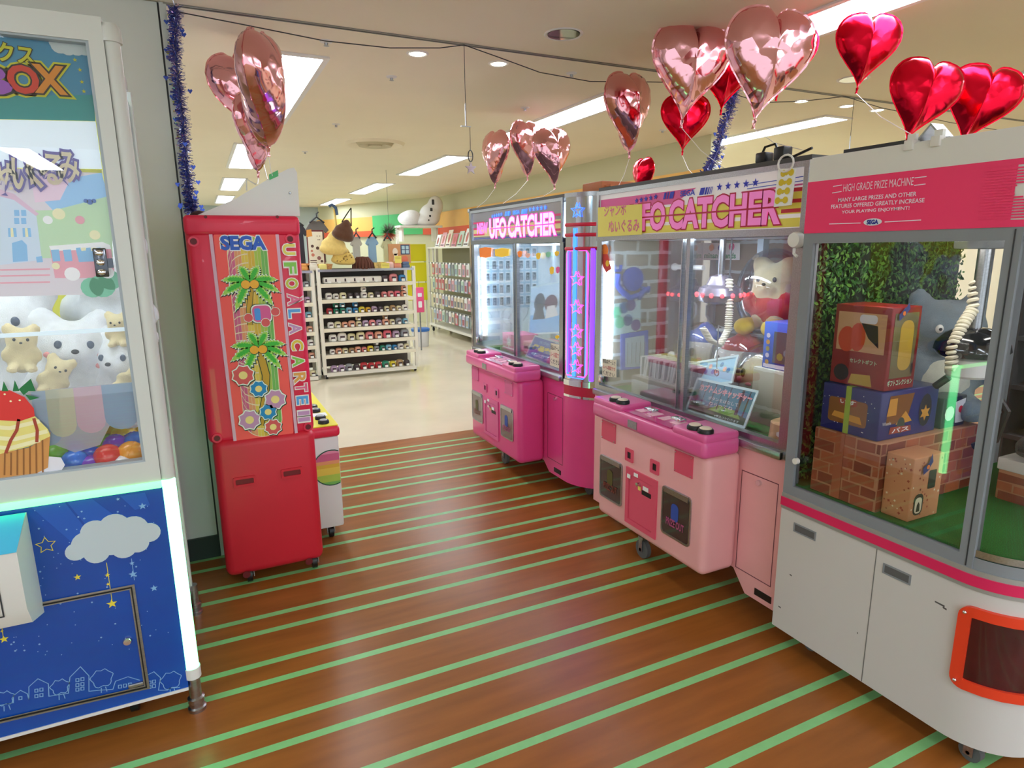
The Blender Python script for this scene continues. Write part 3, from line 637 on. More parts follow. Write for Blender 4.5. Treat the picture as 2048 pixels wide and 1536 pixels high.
framed('picture_sign', 'framed forest picture sign with pink Japanese lettering leaning inside the pink crane game', ((1393, 757), (1505, 772), (1489, 855), (1372, 821)), (2.16, 2.16, 2.09, 2.09),
       forest, [mat('forest_blue', (70, 130, 150), .4), mat('forest_green', (44, 92, 52), .4), mat('forest_lime', (124, 168, 70), .4), mat('trunk_brown', (62, 56, 56), .5), mat('leaf_green', (20, 110, 70), .5), mat('text_pink', (250, 226, 220), .5), mat('text_salmon', (226, 110, 120), .5), whiteprint])
def scribble(m, pl, w, h):
    m.flat(pl, [(0, 0), (w, 0), (w, h), (0, h)], .001, 0)
    for i in range(10): m.flat(pl, circ(w * (.1 + .085 * i), h * (.6 + .15 * math.sin(i * 2)), h * .1, 8), .002, 1 + i % 2)
framed('picture_sign', 'pale blue sign card half hidden behind the forest picture sign', ((1386, 727), (1466, 738), (1464, 765), (1376, 775)), (2.26, 2.26, 2.2, 2.2), scribble, [mat('pale_blue_card', (160, 206, 226), .5), mat('peach_print', (240, 180, 160), .5), mat('blue_ink', (90, 140, 190), .5)])
# notice and stickers on the window
wpl = PX(XF + .008)
def sticker(label, corners, mats, art, name='window_sticker', cat='sticker', pl_=None, solid=True):
    pl_ = pl_ or wpl; c = pl_.px(*corners); m = MB()
    if solid: m.slab(pl_, c, .0005, .002, 0)
    art(m, pl_, c); o = O(name, m, mats, loc=pl_.p(*c[0])); return tag(o, label, cat)
def lines_art(rows, k=1):
    def f(m, pl, c):
        x0 = min(p[0] for p in c); x1 = max(p[0] for p in c); z0 = min(p[1] for p in c); z1 = max(p[1] for p in c); h = z1 - z0
        for i, (s, mi) in enumerate(rows): m.txt(pl, s, x0 + (x1 - x0) * .08, z1 - h * (i + 1) / (len(rows) + .4), (x1 - x0) * .84, h / (len(rows) + .4) * .7, .003, mi, bold=.01)
    return f
sticker('white notice with red and black Japanese lines low on the pink crane game window', ((1205, 717), (1233, 720), (1233, 755), (1205, 752)), [cream, blackprint, mat('notice_red', (200, 50, 70), .5)], lines_art((('景品はゲームで', 1), ('ルール指定です', 2), ('ください', 1))), 'paper_notice', 'notice')
def badge(m, pl, c):
    x, z = c[0]; m.flat(pl, circ(x + .02, z - .03, .035, 14), .002, 0); m.flat(pl, [(x - .01, z - .05), (x + .05, z - .05), (x + .09, z - .13), (x + .04, z - .15), (x + .01, z - .12)], .0022, 1); m.flat(pl, circ(x + .05, z - .1, .018, 8), .0025, 2)
sticker('orange and red cut-out sticker at the top left of the pink crane game window', ((1206, 490), (1225, 490), (1225, 530), (1206, 530)), [mat('sticker_orange', (246, 130, 30), .5), mat('sticker_red', (214, 60, 50), .5), mat('sticker_yellow', (250, 200, 40), .5)], badge, solid=False)
# blue prize boxes on the right brick block
t = T('brick_block', 'tall pale brick-print block under the blue prize boxes', 'block', (2.4, 1.95, .80)); O('block', MB().rbox(2.26, 2.62, 1.74, 2.12, .80, 1.06, .004), brick('pale_brick_print', ((190, 186, 160), (172, 168, 146)), (206, 206, 190), 3.4, .6, .3, rot=(PI / 2, 0, PI / 2)), t)
def bluebox(x0, x1, y0, y1, z0, z1, label):
    t = T('prize_box', label, 'box', ((x0 + x1) / 2, (y0 + y1) / 2, z0), 'blue prize boxes in the pink crane game'); B = mat('box_blue', (50, 96, 200), .3)
    O('box_shell', MB().rbox(x0, x1, y0, y1, z0, z1, .003), B, t)
    O('box_window', MB().box(x0 - .003, x0 - .001, y0 + .02, y1 - .06, z0 + .03, z1 - .04), mat('box_window_dark', (58, 66, 70), .12, coat=.6), t)
    m = MB(); pl = PX(x0 - .003)
    for i in range(5): m.flat(pl, circ(-(y1 - .03), z0 + .03 + .03 * i, .011, 10), .001, i % 3)
    m.flat(pl, [(-y1 + .01, z0 + .005), (-y0 - .01, z0 + .005), (-y0 - .01, z0 + .022), (-y1 + .01, z0 + .022)], .001, 1)
    for i in range(6): m.flat(pl, circ(-(y1 - .1 - .035 * i), z0 + .06 + .02 * ((i * 7) % 3), .018, 7), .001, 2 + i % 2)
    O('box_print', m, [mat('print_gold', (200, 150, 60), .4), mat('print_pale', (216, 206, 220), .5), mat('print_olive', (150, 140, 60), .4), mat('print_slate', (120, 130, 140), .4)], t)
bluebox(2.28, 2.5, 1.77, 2.09, 1.06, 1.27, 'blue windowed prize box standing on the tall pale brick block'); bluebox(2.52, 2.66, 1.74, 2.06, 1.27, 1.46, 'blue windowed prize box behind and above the other blue one')
O('box_riser', MB().box(2.52, 2.66, 1.76, 2.04, 1.06, 1.27), mat('riser_clear', (170, 180, 190), .2), P2)
# tree stump
sp = on_x(1548, 868, 2.12); t = T('tree_stump', 'small tree stump with an orange top on the turf by the right pane', 'stump', (2.16, 1.80, .80))
O('bark', MB().lathe((2.17, 1.815, .80), [(.085, 0), (.08, .04), (.078, .075), (.07, .08)], 18), mat('stump_bark', (190, 150, 100), .8, noise=.3, nscale=20, stretch=(1, 1, .1)), t)
O('cut_face', MB().lathe((2.17, 1.815, .80), [(.069, .078), (.001, .0815)], 18), mat('stump_orange', (232, 130, 70), .6), t)
O('face_mark', MB().flat(PX(2.17 - .083, 0, .84), starp(-1.8, 0, .012, .8, 6), .001), white, t)
# paper sign hung at the back
bp = PX(XB - .06); 
def friends(m, pl, c):
    x0, z0 = c[3]; w = c[1][0] - x0; h = c[0][1] - z0
    m.txt(pl, 'minan friends', x0 + w * .06, z0 + h * .12, w * .86, h * .3, .003, 1, bold=.03)
    m.flat(pl, circ(x0 + w * .25, z0 + h * .72, h * .2, 10), .003, 2); m.flat(pl, circ(x0 + w * .5, z0 + h * .72, h * .2, 10), .003, 3); m.flat(pl, circ(x0 + w * .8, z0 + h * .76, h * .22, 10), .003, 4)
sticker('white board with green lettering and coloured shapes high on the back of the crane game', ((1405, 486), (1480, 486), (1480, 520), (1405, 520)), [whiteprint, mat('print_green', (50, 150, 100), .5), mat('sticker_orange', 0), mat('cutout_blue', 0), pinkprint], friends, 'sign_board', 'sign', bp)
# ================================================================ plush toys: one skin grown over overlapping volumes
def skin(parts, vox=.012, smooth=6):
    mb = MB()
    for c, r, *rot in parts: mb.ell(c, r, 18, 12, rot=rot[0] if rot else None)
    me = bpy.data.meshes.new('tmp'); me.from_pydata(mb.v, [], mb.f); o = bpy.data.objects.new('tmp', me); COL.objects.link(o)
    md = o.modifiers.new('r', 'REMESH'); md.mode = 'VOXEL'; md.voxel_size = vox
    sm = o.modifiers.new('s', 'SMOOTH'); sm.iterations = smooth; sm.factor = .5
    ev = o.evaluated_get(bpy.context.evaluated_depsgraph_get()).to_mesh(); out = MB(); out.add([tuple(v.co) for v in ev.vertices], [tuple(p.vertices) for p in ev.polygons])
    bpy.data.objects.remove(o); bpy.data.meshes.remove(me); return out
def fur(name, c, b=.5): return mat(name, c, .95, noise=.05, nscale=40, bump=b, bscale=420, sheen=.4, spec=.1)
def teddy(name, label, s, fm, eye, cat='plush toy', group=None, muzzle=None, belly=None, ears=(.07, .05, .07), vox=.014, blush=None):
    """sitting bear of height about .5*s, faces -Y, base at the origin"""
    S = lambda *v: tuple(q * s for q in v)
    t = T(name, label, cat, (0, 0, 0), group)
    b = [(S(0, 0, .13), S(.13, .115, .14)), (S(0, -.01, .34), S(.145, .125, .12)), (S(-.1, 0, .45), S(*ears)), (S(.1, 0, .45), S(*ears)),
         (S(-.13, -.05, .2), S(.05, .05, .09), (.5, .5, 0)), (S(.13, -.05, .2), S(.05, .05, .09), (.5, -.5, 0)), (S(-.08, -.13, .05), S(.055, .1, .05), (0, 0, .25)), (S(.08, -.13, .05), S(.055, .1, .05), (0, 0, -.25))]
    b.append((S(0, -.115, .315), S(.055, .04, .042)))
    body = O('body', skin(b, vox * s * 1.6), fm, t)
    for x in (-.055, .055): O('eye', MB().ell(S(x, -.122, .355), S(.014, .01, .017), 10, 8), eye, body)
    O('nose', MB().ell(S(0, -.156, .325), S(.014, .01, .01), 10, 8), black, body)
    if belly: O('belly_patch', MB().ell(S(0, -.028, .14), S(.105, .1, .115), 18, 12), belly, body)
    if blush:
        for x in (-.085, .085): O('cheek', MB().ell(S(x, -.098, .315), S(.02, .008, .014), 10, 6), blush, body)
    return t
def roundplush(name, label, s, fm, cap, cat='plush toy', group=None, wrap=True):
    t = T(name, label, cat, (0, 0, 0), group); S = lambda *v: tuple(q * s for q in v)
    b = O('body', skin([(S(0, 0, .12), S(.14, .13, .12)), (S(-.12, -.02, .05), S(.04, .04, .03)), (S(.12, -.02, .05), S(.04, .04, .03))], .016 * s), fm, t)
    for x in (-.045, .045): O('eye', MB().ell(S(x, -.118, .14), S(.016, .012, .024), 10, 8), black, b)
    O('mouth', MB().ell(S(0, -.125, .085), S(.022, .01, .01), 10, 6), mat('mouth_pink', (232, 90, 110), .5), b)
    for x in (-.085, .085): O('cheek', MB().ell(S(x, -.1, .1), S(.02, .012, .014), 10, 6), mat('cheek_pink', (240, 160, 160), .7), b)
    if cap: O('cap', skin([(S(0, .01, .2), S(.12, .115, .055)), (S(0, .02, .255), S(.045, .045, .04))], .014 * s), cap, t)
    if wrap: O('plastic_wrap', MB().ell(S(0, 0, .14), S(.165, .155, .155), 16, 10), clear, t)
    return t
def put(t, loc, yaw=0, pitch=0, roll=0): t.location = loc; t.rotation_euler = (pitch, roll, yaw)
LOOKX = -PI / 2     # faces the aisle
cap_r = fur('fabric_red', (206, 50, 50)); pale = fur('fur_pale', (236, 232, 222)); blue_f = fur('fabric_blue', (60, 110, 210)); cream_f = fur('fur_cream', (238, 218, 168)); tan_f = fur('fur_tan', (206, 176, 130))
put(roundplush('round_plush_toy', 'round pale plush toy with a blue cap left of the window divider', 1.0, pale, blue_f), (2.5, 2.72, .9), LOOKX)
put(roundplush('round_plush_toy', 'round pale plush toy with a red cap right of the window divider', 1.0, pale, cap_r), (2.45, 2.38, .9), LOOKX)
put(roundplush('round_plush_toy', 'cream round plush toy beside the tall pale brick block', .9, cream_f, None), (2.42, 2.19, .88), LOOKX)
O('toy_shelf', MB().rbox(2.34, 2.7, 2.13, 2.9, .80, .885, .004), mat('shelf_pale', (150, 160, 160), .4), P2)
O('toy_shelf', MB().rbox(2.46, 2.8, 2.12, 2.58, 1.16, 1.175, .003).box(2.55, 2.58, 2.2, 2.23, .885, 1.16).box(2.55, 2.58, 2.5, 2.53, .885, 1.16), mat('shelf_pale', 0), P2)
big = teddy('plush_toy', 'big wrapped cream plush bear in a red outfit with yellow boots on the upper shelf', .75, cream_f, black, vox=.018)
S_ = .75
O('outfit', skin([((0, 0, .1), (.108, .098, .105)), ((-.1, -.035, .15), (.045, .045, .07), (.5, .5, 0)), ((.1, -.035, .15), (.045, .045, .07), (.5, -.5, 0))], .014), cap_r, big, local=True)
for x in (-.07, .07): O('boot', skin([((x, -.15, .035), (.05, .06, .045)), ((x, -.1, .04), (.045, .05, .04))], .012), fur('fabric_yellow', (240, 205, 50)), big, local=True)
O('plastic_wrap', MB().ell((0, -.02, .2), (.17, .2, .22), 18, 12), clear, big, local=True)
put(big, (2.6, 2.34, 1.175), LOOKX + .3)
# ---------------------------------------------------------------- far (magenta) machine
P1, fr1, XF, XB, ym1 = catcher('crane_game_machine', 'dark pink crane game with a mirrored neon column on its corner', 3.46, 4.94, 3.70, 4.55, mpink, mdeck, mplate, .16, 1, rn=.29, rf=.2)
Y0, Y1 = 3.46, 4.94
pl = PX(XF); hd = O('header_panel', MB().box(XF, XF + .006, Y0 + .02, Y1 - .02, 1.668, 1.885), mat('header_mirror', (190, 186, 196), .14, .6), fr1)
mb = MB(); mb.flat(pl, [(-4.9, 1.7), (-3.5, 1.7), (-3.5, 1.78), (-4.9, 1.76)], .001, 0)
for z in (1.71, 1.755, 1.80): mb.flat(pl, [(-4.9, z), (-4.68, z), (-4.68, z + .014), (-4.9, z + .014)], .0016, 1); mb.flat(pl, [(-3.58, z), (-3.49, z), (-3.49, z + .014), (-3.58, z + .014)], .0016, 1)
mb.line(pl, [(-4.9, 1.685), (-3.5, 1.685)], .005, .0016, 2)
mb.txt(pl, 'NEW', -4.82, 1.725, .2, .075, .003, 3, bold=.05)
O('header_print', mb, [mat('yellow_print_pale', (226, 214, 150), .5), mat('stripe_magenta', (220, 40, 110), .4), mat('blue_print', 0), mat('glow_pink', (250, 110, 200), .4, emit=.9)], hd)
band_text(hd, pl, -4.573, -3.56, 1.69, 1.82, mat('glow_pink_light', (255, 170, 226), .4, emit=1.0), mat('glow_magenta', (236, 60, 170), .4, emit=.7), mat('glow_blue', (50, 110, 255), .4, emit=1.6), 0, 0)
O('crackle_back_panel', MB().box(XB - .04, XB - .03, Y0 + .02, Y1 - .03, .8, 1.64), mat('pale_crackle', (226, 238, 244), .4, noise=.08, nscale=7), P1)
O('added_glow_bar', MB().box(2.5, 2.56, Y0 + .15, Y1 - .15, 1.628, 1.645), mat('soft_tube', 0), P1)  # unseen glowing bar, added only to brighten the interior
O('crackle_side_panel', MB().box(XF + .06, XB - .06, Y1 - .035, Y1 - .03, .8, 1.64), mat('pale_crackle', 0), P1)
bp = PY(Y1 - .037); m = MB()
for sgn in range(9):       # crack lines printed on the pale panel
    x = 2.15 + .07 * sgn; z = 1.0 + .06 * math.sin(sgn * 1.9); pts = [(x + .03 * math.sin(k * 1.7 + sgn), z + .05 * k) for k in range(5)]; m.line(bp, pts, .004, .001)
O('crack_lines', m, mat('crack_grey', (130, 140, 146), .7), P1)
tube_lamp(XF + .06, Y1 - .08, .9, 1.55, '', P1)
O('top_lamp', MB().box(XF + .06, XF + .11, Y0 + .15, Y1 - .15, 1.642, 1.655), mat('soft_tube', 0), P1)
O('door_post', MB().box(2.5, 2.53, Y1 - .5, Y1 - .47, .8, 1.64), mat('post_pale_blue', 0), P1)
# sheet of small photographs along the far end and back
def photo_grid(pl, x0, x1, rows, n, label):
    t = T('photo_board', label, 'photo board', pl.p((x0 + x1) / 2, rows[-1], .001)); c = MB(); f = MB(); dx = (x1 - x0) / n
    O('board', MB().slab(pl, [(x0 - .02, rows[-1] - .02), (x1, rows[-1] - .02), (x1, rows[0] + .1), (x0 - .02, rows[0] + .1)], .0, .002), mat('board_pale_blue', (176, 208, 226), .4), t)
    for r, z in enumerate(rows):
        for i in range(n):
            x = x0 + dx * i; cd = MB(); k = (i * 5 + r * 3) % 4
            cd.slab(pl, [(x, z), (x + dx * .72, z), (x + dx * .72, z + .085), (x, z + .085)], .002, .004, 0)
            cd.flat(pl, [(x + dx * .1, z + .012), (x + dx * .62, z + .012), (x + dx * .62, z + .075), (x + dx * .1, z + .075)], .0045, 1 + k % 2)
            cd.flat(pl, circ(x + dx * .36, z + .052, dx * .14, 8), .005, 3); cd.flat(pl, [(x + dx * .2, z + .014), (x + dx * .52, z + .014), (x + dx * .44, z + .04), (x + dx * .28, z + .04)], .005, 3)
            O('photo_card', cd, [mat('photo_white', (226, 232, 236), .4), mat('photo_dark', (60, 72, 84), .4), mat('photo_slate', (96, 110, 124), .4), mat('photo_light', (160, 168, 174), .4)], t)
photo_grid(PY(Y1 - .038), 2.12, 2.62, [1.53, 1.43, 1.33, 1.23, 1.13], 8, 'board of small dark photo cards on the end wall of the dark pink crane game')
photo_grid(PX(XB - .042), -4.5, -3.9, [1.53, 1.43, 1.33, 1.23], 7, 'board of small dark photo cards on the back wall of the dark pink crane game')
crane(P1, 2.42, 3.92, 1.64, 1.30, mat('saucer_blue', (90, 130, 200), .25, .3), mat('led_dim', (180, 200, 230), .4, emit=.5), mat('claw_dark', (40, 46, 70), .4))
# window stickers
wpl = PX(XF + .008); cols = ['sticker_orange', 'pinkprint', 'sticker_yellow', 'print_mint', 'peach_print']
mat('print_mint', (130, 200, 160), .5); _M['pinkprint'] = pinkprint
def scrap(m, pl, c): pass
k = 0
for px, py, w, h, cn, lab in ((971, 505, 24, 22, 'sticker_orange', 'orange paper cut-out at the top left of the dark pink crane game window'), (1004, 505, 28, 18, 'sticker_yellow', 'yellow paper cut-out right of the orange one on the far window'), (1040, 508, 9, 14, 'sticker_orange', 'orange leaf sticker at the top of the far window'),
                              (1056, 511, 10, 10, 'peach_print', 'peach round sticker beside the orange leaf sticker'), (1077, 512, 9, 14, 'sticker_yellow', 'yellow leaf sticker right of the peach sticker'), (1097, 509, 10, 12, 'print_mint', 'mint leaf sticker high on the far window'),
                              (1114, 507, 9, 11, 'sticker_yellow', 'yellow leaf sticker highest near the mirrored column'), (1104, 541, 9, 16, 'sticker_yellow', 'yellow strip sticker above the pink one by the column'), (1116, 540, 8, 14, 'pinkprint', 'pink strip sticker near the mirrored column'), (1115, 674, 9, 8, 'sticker_yellow', 'yellow leaf sticker on the blue Japanese sign')):
    c = [(px - w / 2, py - h / 2 + 3), (px, py - h / 2), (px + w / 2, py - h / 2 + 2), (px + w / 2 - 1, py + h / 2 - 3), (px, py + h / 2), (px - w / 2 + 1, py + h / 2 - 2)]
    sticker(lab, c, [_M[cn]], scrap)
# poster with plain figures shapes, boxes and signs inside
def plainposter(m, pl, w, h):
    m.flat(pl, [(0, 0), (w, 0), (w, h), (0, h)], .001, 0); m.flat(pl, [(0, 0), (w, 0), (w, h * .35), (0, h * .4)], .002, 1)
    m.flat(pl, circ(w * .3, h * .65, w * .18, 14, h * .2), .002, 2); m.flat(pl, circ(w * .66, h * .6, w * .2, 14, h * .18), .002, 3); m.flat(pl, [(w * .1, h * .3), (w * .5, h * .3), (w * .4, h * .6), (w * .2, h * .6)], .0022, 2); m.flat(pl, [(w * .5, h * .3), (w * .9, h * .34), (w * .78, h * .56), (w * .55, h * .55)], .0022, 4)
framed('poster', 'poster with plain grey, plum and pale shapes leaning behind the blue Japanese sign', ((1064, 575), (1122, 566), (1122, 665), (1058, 668)), (2.45, 2.45, 2.4, 2.4), plainposter, [mat('poster_ice', (190, 214, 232), .4), mat('poster_sky', (120, 176, 220), .4), mat('poster_grey', (90, 92, 100), .5), mat('poster_plum2', (110, 70, 84), .5), mat('poster_cream', (226, 220, 214), .5)], cat='poster')
def bluesign(m, pl, w, h):
    m.flat(pl, [(0, 0), (w, 0), (w, h), (0, h)], .001, 0); m.txt(pl, 'カプセルゲーム', w * .2, h * .72, w * .7, h * .14, .003, 1, bold=.01); m.txt(pl, '景品交換', w * .08, h * .42, w * .68, h * .22, .003, 2, bold=.05); m.txt(pl, 'はこちら', w * .14, h * .14, w * .5, h * .16, .003, 1, bold=.02)
    m.flat(pl, circ(w * .7, h * .2, w * .1, 12), .003, 3)
framed('sign_board', 'blue sign with yellow Japanese lettering leaning in the dark pink crane game', ((1062, 672), (1120, 680), (1120, 738), (1052, 712)), (2.16, 2.16, 2.09, 2.09), bluesign, [mat('sign_cobalt', (40, 90, 190), .4), mat('sign_paleblue', (170, 210, 240), .5), mat('sign_yellow', (240, 214, 70), .5), pinkprint])
sticker('white notice with black and red Japanese lines beside the blue sign', ((1102, 686), (1123, 690), (1123, 738), (1100, 730)), [cream, blackprint, mat('notice_red', 0)], lines_art((('景品はゲームで', 1), ('ルール指定です', 2), ('ください', 1))), 'paper_notice', 'notice')
for i, (x, y, dx, dy, dz, c, lab) in enumerate(((2.3, 4.62, .2, .25, .13, 'pinkbox', 'pink printed prize box at the far end of the dark pink crane game'), (2.35, 4.3, .25, .22, .1, 'rosebox', 'rose prize box in front of the photo board'), (2.6, 4.0, .2, .25, .11, 'pinkbox', 'pink prize box lying under the blue saucer'), (2.62, 3.72, .22, .2, .16, 'skybox', 'sky blue prize box behind the blue Japanese sign'))):
    t = T('prize_box', lab, 'box', (x, y, .8)); cm = mat(c, {'pinkbox': (230, 110, 160), 'rosebox': (206, 120, 140), 'skybox': (100, 160, 220)}[c], .4)
    O('box_shell', MB().rbox(x - dx / 2, x + dx / 2, y - dy / 2, y + dy / 2, .8, .8 + dz, .003), cm, t)
    m = MB(); pl = PX(x - dx / 2); m.flat(pl, starp(-y, .8 + dz / 2, dz * .42, .5, 6), .001); m.flat(pl, [(-y - dy * .45, .81), (-y + dy * .45, .81), (-y + dy * .45, .82), (-y - dy * .45, .82)], .001); O('box_print', m, whiteprint, t)
# wooden crate and purple edge light on top
t = T('wooden_box', 'small orange brown box lying on the roof of the dark pink crane game', 'box', (2.25, 3.6, 1.925)); O('box_shell', MB().rbox(2.18, 2.42, 3.28, 3.5, 1.925, 1.99, .01), mat('box_wood', (190, 110, 60), .6), t); O('box_flap', MB().box(2.2, 2.4, 3.22, 3.3, 1.955, 1.965), mat('box_wood', 0), t)
O('violet_edge_light', MB().tube([(2.05, 4.975, .84), (2.05, 4.978, 1.1), (2.05, 4.974, 1.4), (2.05, 4.976, 1.62)], .006, 6), mat('violet_neon', 0), P1)

# ================================================================ white prize machine at the right
dimwhite = mat('shaded_white', (212, 208, 206), .35)  # white darkened in colour for the dimly lit lower cabinet
WX, WN, WF, WB, WR = 1.98, .80, 1.665, 2.95, .2
Wm = T('prize_machine', 'big white prize machine with pink header lettering and grey window frame', 'prize machine', (WX, 1.25, 0))
def wfoot(o=0, r=WR, xb=WB, n=14): return [(xb, WF), (WX - o, WF)] + [(WX + r - (r + o) * math.cos(PI / 2 * i / n), WN + r - (r + o) * math.sin(PI / 2 * i / n)) for i in range(n + 1)] + [(xb, WN - o)]
def wshell(z0, z1, o=0, m=0, mb=None, th=.02):
    mb = mb or MB(); return mb.prism('z', wfoot(o), z0, z1, m)
base = O('base_cabinet', wshell(.078, .592), dimwhite, Wm)
O('trim_band', MB().prism('z', wfoot(.004), .592, .606, 0).prism('z', wfoot(.008), .606, .640, 1).prism('z', wfoot(.004), .640, .656, 0), [mat('band_steel', (178, 180, 180), .4, .5), mat('raspberry_band', (226, 36, 96), .35)], Wm)
def wcv(s, z, o=.003):
    """along the front face and round the corner: s metres from the far edge"""
    L = WF - (WN + WR)
    if s <= L: return Vector((WX - o, WF - s, z))
    a = min(PI / 2, (s - L) / WR); e = max(0, s - L - WR * PI / 2)
    return Vector((WX + WR - (WR + o) * math.cos(a) + e, WN + WR - (WR + o) * math.sin(a), z))
# doors: a seam and two recessed pulls
pl = PX(WX)
O('door_seam', MB().box(WX - .001, WX + .002, 1.262, 1.265, .08, .592), mat('seam_grey', (120, 118, 116), .6), base)
for a, b in ((1.62, 1.48), (1.255, 1.12)):
    zc = .535; y1, y0 = a - .02, b + .02
    h = O('pull_handle', MB().ring('x', [(y0, zc - .018), (y1, zc - .018), (y1, zc + .018), (y0, zc + .018)], [(y0 + .006, zc - .013), (y1 - .006, zc - .013), (y1 - .006, zc + .013), (y0 + .006, zc + .013)], WX - .003, WX), greyframe, base)
    O('pull_recess', MB().box(WX - .002, WX - .0005, y0 + .006, y1 - .006, zc - .013, zc + .013), mat('recess_grey', (96, 96, 98), .5), h)
m = MB()
for x, z, w in ((1.06, .50, .03), (1.035, .493, .012), (1.64, .17, .012), (1.3, .25, .004), (1.6, .33, .01)): m.flat(pl, [(-x, z), (-x + w, z - .002), (-x + w, z + .004), (-x, z + .005)], .0006)
O('scuff_marks', m, mat('scuff', (90, 86, 84), .8), base)
# rounded prize door with orange frame on the corner
def strip(mb, s0, s1, z0, z1, o, m=0, n=10, zf=None):
    V = []; F = []
    for i in range(n + 1):
        s = s0 + (s1 - s0) * i / n; V += [wcv(s, z0, o), wcv(s, z1, o)]
    for i in range(n): F.append((2 * i, 2 * i + 2, 2 * i + 3, 2 * i + 1))
    mb.add(V, F, m)
def curved_ring(mb, s0, s1, z0, z1, w, r, o, m=0):
    po = rrect((s0 + s1) / 2, (z0 + z1) / 2, s1 - s0, z1 - z0, r, 5); pi_ = rrect((s0 + s1) / 2, (z0 + z1) / 2, s1 - s0 - 2 * w, z1 - z0 - 2 * w, max(.004, r - w), 5)
    def dens(p):
        out = []
        for i in range(len(p)):
            a, b = p[i], p[(i + 1) % len(p)]; k = 8 if math.hypot(b[0] - a[0], b[1] - a[1]) > .1 else 1
            out += [(a[0] + (b[0] - a[0]) * j / k, a[1] + (b[1] - a[1]) * j / k) for j in range(k)]
        return out
    A, B = dens(po), dens(pi_); n = len(A); V = [wcv(*p, d) for d in (o, .0) for q in (A, B) for p in q]; F = []
    for i in range(n):
        j = (i + 1) % n; F += [(i, j, n + j, n + i), (i, 2 * n + i, 2 * n + j, j), (n + i, n + j, 3 * n + j, 3 * n + i)]
    mb.add(V, F, m)
s0 = WF - .985
pd = MB(); strip(pd, s0 + .02, s0 + .42, .29, .52, .004, n=16)
d = O('prize_flap', pd, mat('dark_red_flap', (70, 18, 24), .2, coat=.4, noise=.3, nscale=8), Wm)
m = MB(); curved_ring(m, s0, s0 + .44, .268, .542, .032, .035, .014); O('orange_frame', m, mat('orange_red_plastic', (238, 66, 34), .35), d)
m = MB()
for z in (.52, .29): m.ell(wcv(s0 + .016, z, .016), .006, 8, 6); m.ell(wcv(s0 + .424, z, .016), .006, 8, 6)
O('screw', m, chrome, d)
# grey window frame
fr = MB(); strip(fr, WF - 1.0, 1.1, .656, .692, -.002, n=24); strip(fr, WF - 1.0, 1.1, 1.61, 1.645, -.002, n=24)
fr.box(WX, WX + .03, WF - .042, WF, .656, 1.645); fr.box(WX, WX + .028, .972, 1.012, .656, 1.645)
fr.box(WX, WX + .03, 1.012, WF - .042, .656, .692); fr.box(WX, WX + .03, 1.012, WF - .042, 1.61, 1.645)
fo, fi = wfoot(0), [(x + (.03 if x < WX + .15 else .0), y + (.03 if y < WF - .1 else 0)) for x, y in wfoot(0)]
wf = O('window_frame', fr, greyframe, Wm)
O('frame_groove', MB().box(WX - .002, WX + .001, .988, .991, .66, 1.64), dark, wf)
O('glass_pane', MB().box(WX + .012, WX + .017, 1.012, WF - .042, .692, 1.61), pane, wf)
g = MB(); V = []; F = []
for i in range(13):
    s = WF - .972 + .34 * i / 12
    V += [wcv(s, .692, -.01), wcv(s, 1.61, -.01)]
for i in range(12): F.append((2 * i, 2 * i + 2, 2 * i + 3, 2 * i + 1))
O('curved_pane', MB().add(V, F), pane, wf, recalc=False)
m = MB(); strip(m, WF - .972, WF - .63, .692, .715, -.006, n=12); O('steel_kick_strip', m, steel, wf)
O('side_pane', MB().box(WX + .2, WB - .06, WN + .01, WN + .014, .692, 1.61), pane, wf)
O('corner_post', MB().box(WB - .06, WB, WN, WN + .05, .656, 1.645).box(WB - .06, WB, WF - .25, WF - .2, .656, 1.645).box(WX + .2, WX + .24, WN, WN + .04, .656, 1.645), greyframe, wf)
O('pane_knob', MB().lathe((WX - .016, WF - .055, .80), [(.001, 0), (.012, .001), (.012, .016)], 14, axis='x'), white, wf)
# header
hb = MB().prism('z', wfoot(0), 1.645, 1.9); hd = O('header_box', hb, white, Wm)
m = MB(); strip(m, .0, .66, 1.645, 1.822, .002, 0, 8)
for i in range(18):
    z = 1.668 + .0075 * i; strip(m, .58, .70 + .05 * math.sin(i * .5), z, z + .0045, .0035, 0, 3)
strip(m, .3, 1.12, 1.806, 1.822, .0025, 0, 16); strip(m, .3, 1.12, 1.645, 1.664, .0025, 0, 16)
O('pink_band', m, mat('header_pink', (255, 52, 114), .4), hd)
pl = PX(WX - .003); m = MB()
tl = pl.px((1687, 385), (1828, 366), (1830, 382), (1690, 397))
def fitpx(m, s, px0, py0, px1, py1, h, mi=0, bold=0, off=.002, **k):
    a = pl.px((px0, py0)); b = pl.px((px1, py1)); m.txt(pl, s, a[0], (a[1] + b[1]) / 2, b[0] - a[0], h, off, mi, bold, **k)
fitpx(m, 'HIGH GRADE PRIZE MACHINE', 1687, 382, 1827, 372, .024, 0, .0)
fitpx(m, 'MANY LARGE PRIZES AND OTHER', 1677, 404, 1833, 392, .0125, 0, .02); fitpx(m, 'FEATURES OFFERED GREATLY INCREASE', 1663, 417, 1849, 405, .0125, 0, .02); fitpx(m, 'YOUR PLAYING ENJOYMENT!', 1684, 429, 1819, 421, .0125, 0, .02)
for a, b in (((1667, 373), (1685, 370)), ((1665, 386), (1684, 383)), ((1830, 356), (1854, 353)), ((1829, 371), (1852, 368)), ((1659, 448), (1722, 446)), ((1770, 444), (1843, 440))): m.line(pl, pl.px(a, b), .0028, .002)
c = pl.px((1746, 444)); m.flat(pl, circ(c[0], c[1], .032, 20, .0115), .002, 2); m.txt(pl, 'SEGA', c[0] - .019, c[1] - .0065, .038, .013, .003, 1, bold=.05)
